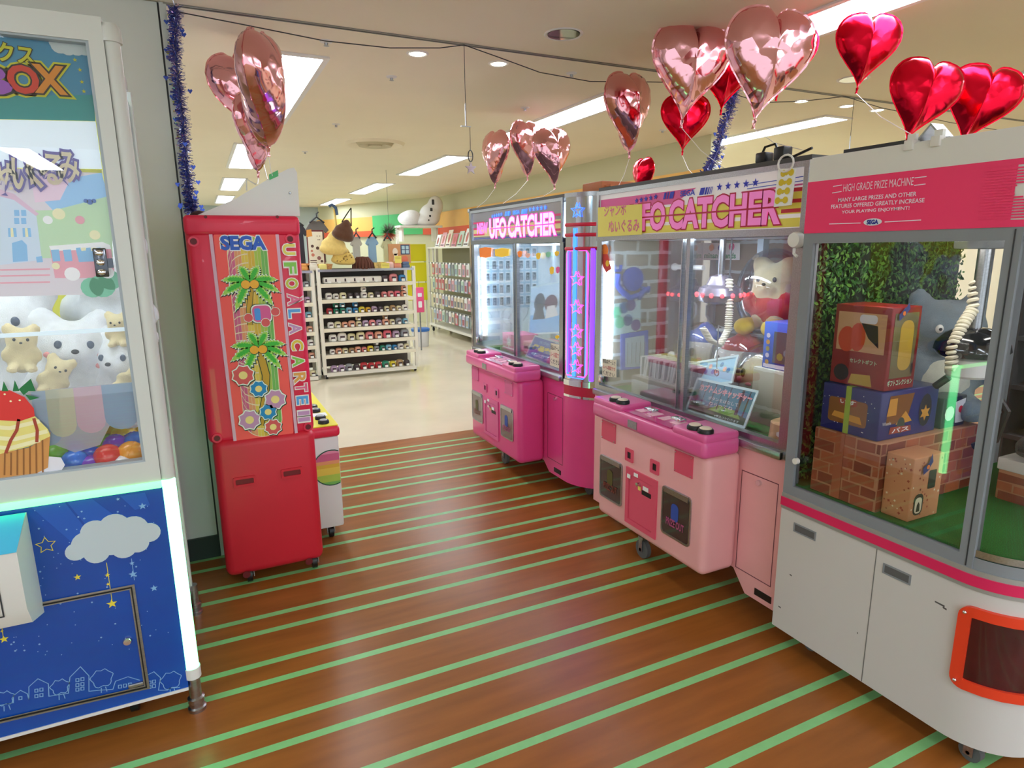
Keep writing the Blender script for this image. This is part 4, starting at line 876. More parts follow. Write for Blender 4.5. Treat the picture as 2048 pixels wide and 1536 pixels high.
O('header_lettering', m, [mat('lettering_lilac', (250, 226, 246), .5), navy, mat('lettering_pale', (236, 240, 250), .5)], hd)
O('roof_panel', MB().prism('z', wfoot(-.01), 1.9, 1.905), white, hd)
# interior
O('play_floor', MB().prism('z', wfoot(-.02), .66, .70), turf, Wm)
m = MB(); rnd = random.Random(3)
O('hedge_board', MB().box(WX + .05, WB - .03, WF - .012, WF - .008, .70, 1.64), mat('hedge_dark', (20, 44, 24), .9), Wm)
for i in range(5200):
    x = rnd.uniform(WX + .05, WB - .03); z = rnd.uniform(.71, 1.63); d_ = rnd.uniform(.012, .035); a = rnd.uniform(0, 6.28); s = rnd.uniform(.008, .015); tx, ty = rnd.uniform(-.6, .6), rnd.uniform(-.6, .6)
    c, q = math.cos(a) * s, math.sin(a) * s; y = WF - d_
    m.add([(x - c, y + tx * .5 * s, z - q), (x - q * .5, y - .004, z + c * .5), (x + c, y - tx * .5 * s - ty * .2 * s, z + q), (x + q * .5, y - .002, z - c * .5)], [(0, 1, 2, 3)], i % 3)
hl = O('hedge_leaves', m, [mat('leaf_mid', (58, 120, 48), .5), mat('leaf_light', (104, 160, 66), .45), mat('leaf_deep', (32, 84, 38), .5)], Wm, flat=True, recalc=False); hl['kind'] = 'stuff'
lampw = mat('soft_tube', 0)
O('interior_lamp', MB().box(WX + .3, WX + .7, 1.0, 1.03, 1.615, 1.632).box(WX + .08, WX + .12, 1.1, 1.5, 1.625, 1.64), mat('white_lamp_soft', (255, 250, 240), .4, emit=16), Wm)
O('ceiling_panel', MB().box(WX + .03, WB, WN + .04, WF - .01, 1.64, 1.645), mat('panel_dark', (60, 62, 66), .5), Wm)
O('top_bracket', MB().rbox(2.42, 2.62, 1.02, 1.4, 1.585, 1.64, .006), greyframe, Wm)
O('rear_post', MB().box(2.76, 2.8, 1.46, 1.5, .7, 1.64), greyframe, Wm)
# crane head: pole, black dome, pale skirt, coiled cord
p = on_x(1944, 690, 2.3); cx, cy, cz = p.x, p.y, p.z
O('crane_pole', MB().cyl((cx, cy, 1.585), (cx, cy, cz + .04), .02, 14, 0), steel, Wm)
hd2 = O('crane_head', MB().lathe((cx, cy, cz), [(.024, .06), (.05, .056), (.082, .04), (.106, .008), (.11, -.016), (.096, -.034), (.074, -.046)], 28), mat('gloss_black', (16, 17, 20), .1, coat=.6), Wm)
O('crane_skirt', MB().lathe((cx, cy, cz), [(.07, -.04), (.066, -.1), (.058, -.108)], 24), white, hd2)
O('claw_arm', MB().tube([(cx, cy - .07, cz - .12), (cx, cy - .13, cz - .2), (cx, cy - .11, cz - .3), (cx, cy - .05, cz - .34)], .013, 8).tube([(cx, cy + .06, cz - .12), (cx, cy + .1, cz - .16)], .013, 8), black, hd2)
def coil(pts, R, turns, r, n=14):
    P = []; tot = turns * n; pts = [Vector(q) for q in pts]
    for i in range(tot + 1):
        f = i / tot * (len(pts) - 1); k = min(int(f), len(pts) - 2); c = pts[k].lerp(pts[k + 1], f - k); tg = (pts[min(k + 1, len(pts) - 1)] - pts[k]).normalized(); a = tg.cross(Vector((.3, 1, .1))).normalized(); b = tg.cross(a)
        P.append(c + (a * math.cos(i * 2 * PI / n) + b * math.sin(i * 2 * PI / n)) * R)
    return MB().tube(P, r, 6)
O('coiled_cord', coil([on_x(1952, 560, 2.3), on_x(1945, 620, 2.28), on_x(1925, 650, 2.24), on_x(1906, 690, 2.2), on_x(1902, 740, 2.2)], .0135, 20, .0065), cream, Wm)
# casters
for x, y in ((2.05, .93), (2.08, 1.55), (2.8, .93), (2.8, 1.55)): caster(Wm, x, y, .033)
# clips and dark board on the roof
t = T('roof_board', 'dark flat board lying on the roof of the white prize machine', 'board', (2.2, 1.45, 1.905)); O('board', MB().box(2.1, 2.5, 1.3, 1.62, 1.905, 1.925), mat('board_black', (40, 40, 46), .4), t); O('board_lip', MB().box(2.09, 2.1, 1.3, 1.62, 1.905, 1.932), mat('board_black', 0), t)
for y, lab in ((1.31, 'left white clip on the white prize machine header, under a red balloon tail'), (1.23, 'right white clip on the top edge of the white prize machine')):
    t = T('edge_clip', lab, 'clip', (WX, y, 1.9), 'white clips on the header edge'); O('clip_jaw', MB().rbox(WX - .008, WX + .03, y - .014, y + .014, 1.882, 1.912, .003), white, t); O('clip_wing', MB().box(WX + .005, WX + .02, y - .012, y + .012, 1.912, 1.93), white, t)
t = T('metal_bracket', 'bent white metal bracket standing on the roof between the two white clips', 'bracket', (2.02, 1.27, 1.905)); O('bracket', MB().add([(2.0, 1.31, 1.905), (2.0, 1.265, 1.955), (2.0, 1.22, 1.905), (2.06, 1.31, 1.905), (2.06, 1.265, 1.955), (2.06, 1.22, 1.905), (2.0, 1.302, 1.905), (2.0, 1.265, 1.947), (2.0, 1.228, 1.905), (2.06, 1.302, 1.905), (2.06, 1.265, 1.947), (2.06, 1.228, 1.905)],
  [(0, 1, 4, 3), (1, 2, 5, 4), (6, 9, 10, 7), (7, 10, 11, 8), (0, 6, 7, 1), (1, 7, 8, 2), (3, 4, 10, 9), (4, 5, 11, 10)]), steel, t); O('bracket_foot', MB().box(2.0, 2.06, 1.31, 1.325, 1.905, 1.909).box(2.0, 2.06, 1.205, 1.22, 1.905, 1.909), steel, t)

# ---- boxes inside the white machine
def carton(name, label, x0, x1, y0, y1, z0, z1, m, rot=0, group=None):
    t = T(name, label, 'box', ((x0 + x1) / 2, (y0 + y1) / 2, z0), group); O('carton', MB().rbox(x0, x1, y0, y1, z0, z1, .004), m, t, sharp=50); t.rotation_euler.z = rot; return t
Z0 = .70
mortar = mat('mortar_print', (196, 140, 104), .6); bks = [mat('brick_red_print', (164, 84, 54), .6, noise=.15, nscale=14), mat('brick_rust_print', (180, 98, 60), .6, noise=.15, nscale=14), mat('brick_dark_print', (138, 66, 44), .6, noise=.15, nscale=14)]
def brickfaces(t, x0, x1, y0, y1, z0, z1, rows, L, seed):
    r = random.Random(seed); m = MB(); h = (z1 - z0) / rows
    for pl_, a, b in ((PX(x0), -y1, -y0), (PY(y0), x0, x1)):
        for i in range(rows):
            x = a - (L * .5 if i % 2 else 0) + r.uniform(-.01, .01)
            while x < b:
                w = L * r.uniform(.75, 1.2); u0, u1 = max(a + .002, x), min(b - .002, x + w - .006); x += w
                if u1 - u0 > .006: k = lambda: r.uniform(-.0025, .0025); m.flat(pl_, [(u0, z0 + h * i + .003 + k()), (u1, z0 + h * i + .003 + k()), (u1, z0 + h * (i + 1) - .003 + k()), (u0, z0 + h * (i + 1) - .003 + k())], .0012, r.randrange(3))
    O('brick_print', m, bks, t)
t = carton('brick_print_box', 'large flat box with red brick print under the blue prize box', 2.005, 2.56, 1.305, 1.565, Z0, .945, mortar); brickfaces(t, 2.005, 2.56, 1.305, 1.565, Z0, .945, 6, .085, 1)
O('strap', MB().box(2.002, 2.004, 1.44, 1.475, Z0 + .003, .945).box(2.004, 2.56, 1.44, 1.475, .9455, .947), mat('strap_brown', (176, 100, 66), .6), t)
tanm = mat('tan_print', (214, 150, 104), .6)
t = carton('tan_gift_box', 'tan printed gift box with dark label in front of the brick print box', 2.03, 2.19, 1.205, 1.3, Z0, .92, tanm, .0)
m = MB(); rnd = random.Random(5)
for pl_, a, b in ((PX(2.03), -1.3, -1.205), (PY(1.205), 2.03, 2.19)):
    for i in range(34):
        x = rnd.uniform(a + .008, b - .008); z = rnd.uniform(Z0 + .01, .91); m.flat(pl_, starp(x, z, rnd.uniform(.003, .006), .6, 4, rnd.uniform(0, 3)), .0006, 0 if i % 3 else 1)
m.flat(PY(1.205), rrect(2.135, .835, .04, .065, .004, 2), .001, 2); m.flat(PY(1.205), rrect(2.075, .755, .05, .075, .02, 4), .001, 2); m.flat(PY(1.205), rrect(2.075, .752, .036, .056, .014, 4), .0015, 1); m.flat(PY(1.205), [(2.065, .73), (2.085, .73), (2.082, .755), (2.075, .765), (2.068, .755)], .002, 2)
O('box_print', m, [mat('print_russet', (176, 84, 58), .6), mat('print_ivory', (240, 226, 190), .6), mat('print_olive_dark', (66, 70, 50), .6)], t)
m = MB(); m.flat(PY(1.2), [(2.075, .86), (2.105, .875), (2.1, .9), (2.07, .885)], .001, 0); m.flat(PY(1.2), [(2.1, .875), (2.12, .9), (2.11, .93), (2.098, .9)], .0012, 0); m.flat(PY(1.2), circ(2.095, .885, .008, 8), .002, 1)
O('ribbon_bow', m, [mat('ribbon_navy', (56, 66, 130), .5), mat('sticker_orange', 0)], t)
t = carton('blue_prize_box', 'blue windowed prize box with lime ribbon on the brick print box', 2.015, 2.33, 1.33, 1.555, .946, 1.115, mat('prize_blue', (38, 46, 120), .3))
m = MB(); a = PX(2.015); b = PY(1.33)
m.flat(a, rrect(-1.45, 1.025, .15, .09, .012, 4), .001, 0); m.flat(a, [(-1.51, 1.0), (-1.39, .99), (-1.4, 1.015), (-1.5, 1.02)], .0015, 1); m.flat(a, rrect(-1.45, 1.06, .07, .025, .008, 3), .0015, 4)
m.flat(b, [(2.05, 1.0), (2.16, 1.0), (2.19, 1.1), (2.06, 1.1)], .001, 0); m.flat(b, [(2.05, 1.03), (2.1, 1.03), (2.1, 1.09), (2.06, 1.09)], .0015, 1); m.flat(b, [(2.1, .995), (2.19, 1.0), (2.15, 1.04)], .0016, 1)
m.flat(b, circ(2.13, .99, .022, 12, .03), .002, 2); m.flat(b, [(2.07, .965), (2.19, .965), (2.185, .985), (2.075, .99)], .0022, 4); m.flat(b, circ(2.26, 1.03, .035, 12, .06), .0015, 5); m.flat(b, starp(2.26, 1.02, .03, .5, 6), .002, 1)
m.txt(b, 'バス', 2.085, .968, .09, .016, .003, 3, bold=.02); m.txt(a, 'いす', -1.48, 1.052, .06, .016, .002, 3, bold=.02); m.txt(b, 'Wheelie', 2.03, 1.0, .045, .012, .003, 3)
for i in range(26): k = rnd.random(); m.flat(a, circ(-1.55 + .2 * rnd.random(), .955 + .15 * rnd.random(), .002, 5), .0008, 3)
O('box_print', m, [mat('amber_window', (150, 96, 40), .15, coat=.5), mat('print_amber', (226, 160, 50), .5), mat('print_moss', (70, 80, 60), .5), whiteprint, mat('print_rust', (170, 70, 40), .5), mat('print_ink', (30, 28, 40), .5)], t)
O('lime_ribbon', MB().box(2.0125, 2.0145, 1.44, 1.46, .946, 1.1165).box(2.0145, 2.33, 1.44, 1.46, 1.1155, 1.117), mat('ribbon_lime', (160, 190, 40), .5), t)
t = carton('red_prize_box', 'tall red prize box with cushion window stacked on the blue prize box', 2.03, 2.185, 1.335, 1.545, 1.118, 1.4, mat('prize_red', (150, 34, 34), .35, noise=.25, nscale=5))
m = MB(); a = PX(2.03); b = PY(1.335)
m.flat(a, [(-1.53, 1.24), (-1.35, 1.24), (-1.35, 1.375), (-1.53, 1.375)], .001, 0); m.flat(a, circ(-1.49, 1.28, .034, 14, .045), .0015, 1); m.flat(a, circ(-1.45, 1.29, .03, 14, .05), .0016, 1); m.flat(a, rrect(-1.415, 1.355, .065, .03, .012, 4), .002, 2); m.flat(a, [(-1.44, 1.34), (-1.38, 1.335), (-1.37, 1.26), (-1.41, 1.29)], .0018, 3)
m.txt(a, 'セレクトギフト', -1.47, 1.2, .1, .016, .002, 4, bold=.02); m.flat(a, [(-1.47, 1.125), (-1.38, 1.125), (-1.39, 1.165), (-1.46, 1.16)], .0015, 5); m.flat(a, circ(-1.5, 1.16, .03, 12), .0016, 3)
m.flat(b, [(2.045, 1.16), (2.165, 1.16), (2.17, 1.38), (2.045, 1.38)], .001, 6); m.flat(b, rrect(2.115, 1.27, .07, .17, .03, 5), .0015, 5); m.txt(b, 'ギフトコレクション', 2.04, 1.135, .13, .02, .002, 4, bold=.03); m.flat(b, circ(2.16, 1.19, .006, 10, .02), .002, 3)
O('box_print', m, [mat('print_sand', (206, 160, 120), .5), mat('print_vermilion', (206, 70, 40), .5), mat('print_pearl', (222, 222, 232), .4), mat('print_black_soft', (34, 30, 40), .5), mat('print_mint_white', (190, 226, 190), .5), mat('print_mustard', (196, 160, 60), .5), mat('window_olive', (120, 114, 80), .12, coat=.6)], t)
m = MB(); m.flat(PY(1.33), [(2.06, 1.355), (2.09, 1.375), (2.085, 1.4), (2.055, 1.375)], .001, 0); m.flat(PY(1.33), [(2.085, 1.37), (2.11, 1.395), (2.1, 1.415), (2.085, 1.395)], .0012, 0); m.flat(PY(1.33), circ(2.08, 1.38, .008, 8), .002, 1); O('ribbon_bow', m, [mat('ribbon_navy', 0), mat('sticker_orange', 0)], t)
# big grey plush bear: generic
g = fur('fur_grey', (126, 142, 152), .6); wf_ = fur('fur_ivory', (222, 222, 206), .6)
pb = teddy('plush_toy', 'big grey plush toy with ivory belly sitting behind the stacked boxes', .98, g, white, belly=wf_, ears=(.045, .035, .055), vox=.013)
for x in (-.055, .055): O('pupil', MB().ell((x * .98, -.131, .348), .006, 8, 6), black, pb, local=True)
put(pb, (2.56, 1.475, .948), LOOKX + .85)
O('plush_stand', MB().box(2.4, 2.72, 1.31, 1.54, .9475, .949), mat('stand_dark', (40, 34, 30), .6), Wm) if False else None
kb = teddy('plush_toy', 'black plush toy in a red bow beside the grey window post of the white machine', .95, fur('fur_black', (28, 28, 32)), white, vox=.015)
O('red_bow', MB().ell((-.06, -.13, .24), (.07, .03, .045), 10, 8, rot=(0, .3, 0)).ell((.06, -.13, .24), (.07, .03, .045), 10, 8, rot=(0, -.3, 0)).ell((0, -.145, .24), .025, 8, 6), cap_r, kb, local=True)
put(kb, (2.68, 1.03, .855), LOOKX - .2)
t = carton('brick_print_box', 'white topped brick print box behind the window mullion', 2.52, 2.82, .92, 1.2, Z0, .85, mortar); brickfaces(t, 2.52, 2.82, .92, 1.2, Z0, .80, 3, .085, 2); O('white_lid', MB().rbox(2.515, 2.825, .915, 1.205, .81, .854, .004), white, t); O('green_label', MB().box(2.6, 2.7, 1.0, 1.08, .854, .8545), mat('label_green', (40, 170, 80), .5), t)
t = carton('small_prize_box', 'small dark prize box with red and white print behind the blue box', 2.36, 2.5, 1.325, 1.4, .946, 1.06, mat('box_dark_print', (44, 44, 54), .4))
m = MB(); b = PY(1.325); m.flat(b, circ(2.4, 1.0, .028, 10), .001, 0); m.flat(b, [(2.44, .96), (2.49, .96), (2.49, 1.05), (2.43, 1.04)], .001, 1); m.flat(b, circ(2.465, 1.01, .014, 8), .0015, 2); O('box_print', m, [whiteprint, mat('print_pearl', 0), redp], t)
# green light strip standing by the crane head
# books on the rack beyond the open back of the machine
t = T('book_rack', 'dark rack of pale booklets beyond the back of the white prize machine', 'rack', (3.3, 1.2, 0)); m = MB()
for z in (.75, .98, 1.2, 1.42, 1.64): m.box(3.25, 3.5, .3, 1.55, z - .02, z)
m.box(3.5, 3.53, .3, 1.55, .0, 1.75).box(3.25, 3.5, .28, .3, 0, 1.75).box(3.25, 3.5, 1.55, 1.57, 0, 1.75); O('rack_frame', m, mat('rack_dark', (54, 50, 50), .5), t)
bk = None; rnd = random.Random(9)
bcol = [mat('booklet_white', (226, 228, 220), .5), mat('booklet_mint', (170, 210, 180), .5), mat('booklet_rose', (220, 170, 176), .5), mat('booklet_sky', (150, 190, 214), .5)]
cn = ['white', 'mint green', 'rose', 'sky blue']; zs = (.75, .98, 1.2, 1.42)
for r in range(4):
    for i in range(9):
        y = .36 + .13 * i; q = (i * 3 + r) % 4
        o = MB().slab(Plane((3.3, y, zs[r]), (0, -1, 0), (.25, 0, 1)), [(-.05, 0), (.05, 0), (.05, .15), (-.05, .15)], -.006, .006, 0); o.flat(Plane((3.3, y, zs[r]), (0, -1, 0), (.25, 0, 1)), circ(0, .08, .03, 8), .007, 1)
        tag(O('booklet', o, [bcol[q], bcol[(q + 2) % 4]], loc=(3.3, y, zs[r])), f'{cn[q]} booklet, {ORD[i]} from the near end, {ORD[r]} shelf up of the dark rack', 'booklet', 'booklets on the dark rack')
# ================================================================ blue and white prize cabinet at the left
LY, LXR, LXL, LYB = 2.27, -.15, -1.38, 3.02
Lm = T('prize_cabinet', 'blue and white prize cabinet with green light strips and plush toys behind glass', 'prize cabinet', ((LXL + LXR) / 2, LY, 0))
pl = PY(LY); q = pl.px
shell = mat('cabinet_white', (212, 214, 208), .35, coat=.1)
base = O('base_cabinet', MB().box(LXL, LXR - .03, LY, LYB, .105, .855), mat('blue_panel_deep', (8, 74, 172), .22, noise=.12, nscale=2.5, coat=.3), Lm)
O('base_rim', MB().box(LXL, LXR - .03, LY - .004, LY + .01, .098, .108), white, base)
# printed night sky: beams, stars, clouds, houses
starm = mat('star_yellow', (236, 220, 70), .5); pale_b = mat('pale_blue_line', (130, 180, 226), .5); beam = mat('beam_blue', (36, 92, 190), .25); cloudm = mat('cloud_silver', (196, 208, 214), .3)
m = MB()
for pts in (((60, 1012), (130, 1005), (190, 1080), (150, 1090)), ((135, 1005), (185, 998), (235, 1035), (180, 1060)), ((240, 992), (290, 985), (300, 1010), (270, 1020))): m.flat(pl, q(*pts), .0008, 0)
rnd = random.Random(4)
for i in range(90):
    px, py = rnd.uniform(5, 350), rnd.uniform(1010, 1310)
    a = q((px, py))
    if a[0] < LXR - .05 and .13 < a[1] < .84: m.flat(pl, circ(a[0], a[1], rnd.choice((.0016, .0016, .003)), 6), .001, 1)
# three-lobed clouds
def cloud(px, py, s, off=.003):
    c = q((px, py)); m = MB()
    for dx, dy, r in ((0, .0, .075), (-.09, -.005, .06), (.09, .03, .06), (.02, .055, .06), (-.055, .045, .055), (-.135, -.03, .04), (.15, .0, .045), (-.06, -.05, .05), (.045, -.05, .05), (.1, -.04, .045)):
        m.slab(pl, circ(c[0] + dx * s, c[1] + dy * s, r * s, 20), 0, off + .0001 * (dx * 10 + 3))
    O('cloud_panel', m, cloudm, base)
cloud(222, 1078, .72); cloud(-4, 1222, .3)
def starline(px, py, r, mi, k=.42): c = q((px, py)); m.flat(pl, starp(c[0], c[1], r, k), .0015, mi)
for px, py, r, mi in ((215, 1150, .008, 3), (216, 1168, .006, 3), (224, 1207, .016, 3), (266, 1148, .013, 1), (264, 1126, .008, 1), (155, 1154, .011, 3), (8, 1278, .013, 3), (4, 1262, .005, 3), (308, 1176, .012, 1), (236, 998, .006, 1), (285, 1012, .012, 1)): starline(px, py, r, mi)
for a, b in (((213, 1125), (224, 1200)), ((263, 1117), (269, 1160)), ((2, 1240), (7, 1276))): m.line(pl, q(a, b), .0018, .0012, 3 if a[0] < 230 else 1)
c = q((92, 1090)); m.line(pl, starp(c[0], c[1], .026, .5), .002, .0014, 3, closed=True)
def outline(*pts, closed=False): m.line(pl, q(*pts), .0024, .0014, 1, closed)
outline((0, 1410), (27, 1405), (27, 1391), (41, 1380), (55, 1387), (58, 1399)); outline((58, 1399), (58, 1373), (76, 1357), (97, 1367), (98, 1392), (137, 1386), (140, 1354), (161, 1333), (178, 1351), (178, 1382), (198, 1380), (226, 1378), (231, 1362), (256, 1353), (280, 1360)); outline((294, 1350), (308, 1343), (321, 1355), (317, 1380), (335, 1380), (340, 1376), (360, 1374))
def sq(px, py, w, h): outline((px, py), (px + w, py - w * .1), (px + w, py + h - w * .1), (px, py + h), closed=True)
for px, py in ((70, 1378), (80, 1376), (70, 1389), (80, 1387), (38, 1393), (152, 1357), (162, 1355), (152, 1367), (162, 1365), (152, 1376), (162, 1374), (237, 1370), (247, 1368), (257, 1366), (296, 1362), (305, 1360), (296, 1371), (305, 1369)): sq(px, py, 6, 6)
def tree(px, py, r):
    c = q((px, py)); m.line(pl, [(c[0] + (r + .004 * math.sin(5 * a)) * math.cos(a), c[1] + (r * 1.05 + .004 * math.cos(6 * a)) * math.sin(a)) for a in [PI * 2 * i / 28 for i in range(28)]], .0024, .0014, 1, closed=True)
    m.line(pl, [(c[0] - .006, c[1] - r - .004), (c[0] - .008, c[1] - r - .022)], .0024, .0014, 1); m.line(pl, [(c[0] + .006, c[1] - r - .004), (c[0] + .008, c[1] - r - .022)], .0024, .0014, 1)
tree(10, 1396, .022); tree(120, 1373, .024); tree(204, 1356, .03); tree(342, 1360, .03)
O('night_sky_print', m, [beam, pale_b, cloudm, starm], base)
# service door frame, lock, latch
df = q((-40, 1230), (262, 1172), (293, 1375), (-40, 1452))
d = O('service_door', MB().line(pl, q((-60, 1236), (264, 1173), (294, 1373), (-60, 1455)), .016, .004), steel, base)
O('door_gap', MB().line(pl, q((-60, 1237), (263, 1174), (293, 1373), (-60, 1454)), .004, .006), black, d)
c = q((255, 1281)); O('door_lock', MB().lathe((c[0], LY - .012, c[1]), [(.001, 0), (.011, .0), (.015, .006), (.015, .014)], 18, axis='y'), chrome, d)
c = q((272, 1368)); O('door_latch', MB().rbox(c[0] - .022, c[0] + .022, LY - .008, LY, c[1] - .008, c[1] + .006, .002), steel, d)
# console with red button

cx1 = -.545
con = O('control_console', MB().prism('x', [(LY, .50), (LY - .13, .54), (LY - .16, .60), (LY - .16, .775), (LY, .835)], -1.1, cx1), white, Lm)
O('console_top', MB().add([(-1.1, LY - .163, .777), (cx1 + .0, LY - .163, .777), (cx1 + .0, LY - .01, .838), (-1.1, LY - .01, .838)], [(0, 1, 2, 3)]), mat('console_teal', (60, 180, 220), .3), con)
O('console_gap', MB().line(PY(LY - .161), [(-1.1, .58), (cx1 - .055, .59), (cx1 - .055, .75), (-1.1, .75)], .004, .001), dark, con)
O('console_knob', MB().lathe((cx1 - .13, LY - .168, .67), [(.001, 0), (.012, .0), (.012, .008)], 14, axis='y'), dark, con)
O('red_button', MB().ell((cx1 - .14, LY - .1, .81), (.05, .04, .02), 18, 8), redp, con); 
O('button_ring', MB().ell((cx1 - .14, LY - .1, .80), (.062, .05, .018), 18, 8), black, con)
# posts and frame of the window
wx, wz0, wz1 = -.217, .945, 2.185
fr = MB().box(LXL, LXR - .03, LY - .006, LY + .03, .875, wz0).box(LXL, LXR - .03, LY - .006, LY + .03, wz1, 2.25).box(wx, LXR - .03, LY - .006, LY + .03, wz0, wz1)
frame = O('window_frame', fr, shell, Lm)
O('frame_groove', MB().box(LXR - .033, LXR - .030, LY - .002, LY + .02, .88, 2.22), mat('groove_grey', (170, 172, 168), .6), frame)
O('window_edge', MB().ring('y', [(LXL, wz0), (wx, wz0), (wx, wz1), (LXL, wz1)], [(LXL, wz0 + .006), (wx - .008, wz0 + .006), (wx - .008, wz1 - .006), (LXL, wz1 - .006)], LY - .002, LY + .034), mat('edge_grey', (168, 178, 184), .4), frame)
O('corner_post', MB().lathe((LXR - .015, LY + .02, 0), [(.024, .875), (.024, 2.19)], 20).lathe((LXR - .015, LY + .02, 0), [(.03, 2.19), (.03, 2.225), (.022, 2.24)], 20, 0), shell, frame)
O('glass_pane', MB().box(LXL, wx, LY + .012, LY + .017, wz0, wz1), pane, frame)
O('side_pane', MB().box(LXR - .03, LXR - .026, LY + .05, LYB - .05, .9, 2.15), pane, frame)
O('rear_post', MB().box(LXR - .06, LXR - .02, LYB - .05, LYB, .1, 2.2), shell, frame)
O('side_panel', MB().box(LXR - .032, LXR - .028, LY + .02, LYB, .105, .87), shell, base)
O('top_panel', MB().box(LXL, LXR - .03, LY + .03, LYB, 2.2, 2.25), shell, Lm)
# light strips
ledm = mat('mint_light_strip', (100, 255, 125), .4, emit=2.4)
O('light_strip', MB().rbox(LXL, LXR - .03, LY - .012, LY + .01, .852, .874, .004), ledm, Lm)
O('corner_light_strip', MB().lathe((LXR - .012, LY + .015, 0), [(.022, .175), (.022, .87)], 18), mat('mint_light_tube', (110, 255, 160), .4, emit=5), Lm)
O('strip_cap', MB().lathe((LXR - .012, LY + .015, 0), [(.026, .135), (.026, .175)], 18), white, Lm)
def foot(x, y): O('screw_foot', MB().lathe((x, y, 0), [(.03, 0), (.03, .012), (.024, .016), (.024, .03), (.028, .034), (.028, .05), (.02, .055), (.02, .14)], 20), steel, Lm)
foot(LXR - .012, LY + .02); foot(LXL + .05, LYB - .05); foot(LXR - .02, LYB - .04)
caster(Lm, -.36, LY + .12, .045, black)
# hinge plate on the window
hc = q((205, 525)); h = O('hinge_plate', MB().rbox(hc[0] - .02, hc[0] + .014, LY - .014, LY - .006, hc[1] - .042, hc[1] + .042, .003).box(hc[0] + .012, hc[0] + .028, LY - .01, LY - .006, hc[1] - .016, hc[1] + .012), mat('dark_chrome', (90, 92, 98), .15, 1), frame)
m = MB()
for dz in (-.028, 0, .028): m.ell((hc[0] - .004, LY - .014, hc[1] + dz), (.012, .006, .01), 10, 6)
O('hinge_screw', m, chrome, h)
# artwork behind the glass: header board
ap = PY(LY + .03); aq = ap.px; m = MB()
m.slab(ap, aq((-300, 60), (176, 82), (191, 242), (-300, 232)), -.002, 0, 0); m.flat(ap, aq((-300, 196), (186, 190), (191, 242), (-300, 232)), .001, 1)
for i_, (px, py, r) in enumerate(((118, 92, .02), (135, 96, .02), (152, 95, .022), (168, 98, .018), (108, 86, .012))): c = aq((px, py)); m.flat(ap, circ(c[0], c[1], r, 14), .0016 + .0003 * i_, 2)
def art_txt(s, px0, py0, px1, py1, lays, rot=0, shear=0, fit=True):
    a = aq((px0, py0)); b = aq((px1, py1))
    for i, (mi, bold) in enumerate(lays): m.txt(ap, s, a[0], a[1], b[0] - a[0], b[1] - a[1], .003 + .001 * i, mi, bold, rot=rot, shear=shear, fit=fit)
art_txt('クス', -2, 121, 64, 92, ((3, .07), (4, .03)), rot=-.04)
for s, x0, x1, mi in (('O', 22, 72, 6), ('X', 76, 124, 7), ('B', -60, 14, 8)):
    art_txt(s, x0, 184, x1, 136, ((4, .13), (3, .08), (mi, .035)))
for px, py in ((164, 164), (168, 183), (160, 140), (150, 120)): c = aq((px, py)); m.flat(ap, starp(c[0], c[1], .006), .002, 4)
O('header_board', m, [mat('board_teal_blue', (60, 150, 190), .4), mat('board_teal', (40, 160, 160), .4), mat('cloud_white', (214, 226, 226), .5), mat('ink_brown', (40, 36, 40), .5), mat('ink_lime', (214, 214, 40), .5), blackprint, mat('ink_red', (226, 56, 40), .5), mat('ink_orange', (236, 150, 40), .5), mat('ink_purple', (170, 90, 200), .5)], Lm)
# pale band: reflected lights put in as a glowing sheet; then the town picture
m = MB(); m.slab(ap, aq((-300, 233), (191, 243), (204, 338), (-300, 330)), -.002, 0, 0); m.flat(ap, aq((150, 338), (203, 339), (204, 346), (152, 344)), .0012, 4)
O('reflection_band', m, [mat('reflection_ice', (226, 240, 250), .4, emit=.25), white, white, white, mat('ink_lime', 0)], Lm)
m = MB()
tz = lambda *p: aq(*p)
m.slab(ap, tz((-300, 330), (204, 340), (232, 588), (-300, 600)), -.004, -.002, 0)
F = lambda mi, off, *p: m.flat(ap, tz(*p), off, mi)
F(1, -.001, (-300, 430), (110, 420), (218, 392), (224, 470), (226, 515), (-300, 520)); F(2, -.0008, (60, 350), (150, 340), (120, 400), (70, 405))
F(3, .0, (0, 392), (30, 396), (72, 425), (84, 520), (0, 530)); F(7, .0005, (-2, 378), (28, 388), (78, 428), (72, 432), (28, 400), (-2, 392))
for px, py in ((28, 420), (42, 420), (28, 436), (42, 436)): F(4, .001, (px, py), (px + 10, py), (px + 11, py + 12), (px + 1, py + 12))
for px, w in ((16, 16), (45, 16)): F(4, .001, (px, 456), (px + w, 456), (px + w + 2, 474), (px + 1, 474)); F(8, .0011, (px + 5, 456), (px + 10, 456), (px + 12, 474), (px + 6, 474))
F(4, .001, (24, 486), (44, 480), (54, 490), (56, 522), (26, 524)); F(4, .001, (72, 514), (84, 512), (86, 524), (74, 525))
F(5, .0, (100, 498), (205, 492), (222, 498), (230, 548), (210, 556), (110, 556)); F(10, .0004, (98, 492), (205, 484), (220, 490), (222, 498), (102, 502))
for px in (102, 126): F(4, .001, (px, 500), (px + 16, 499), (px + 19, 522), (px + 4, 523))
F(4, .001, (152, 500), (200, 496), (205, 522), (158, 524))
for i in range(5): F(8 if i % 2 else 4, .0012, (152 + 10 * i, 496), (161 + 10 * i, 495), (162 + 10 * i, 501), (153 + 10 * i, 502))
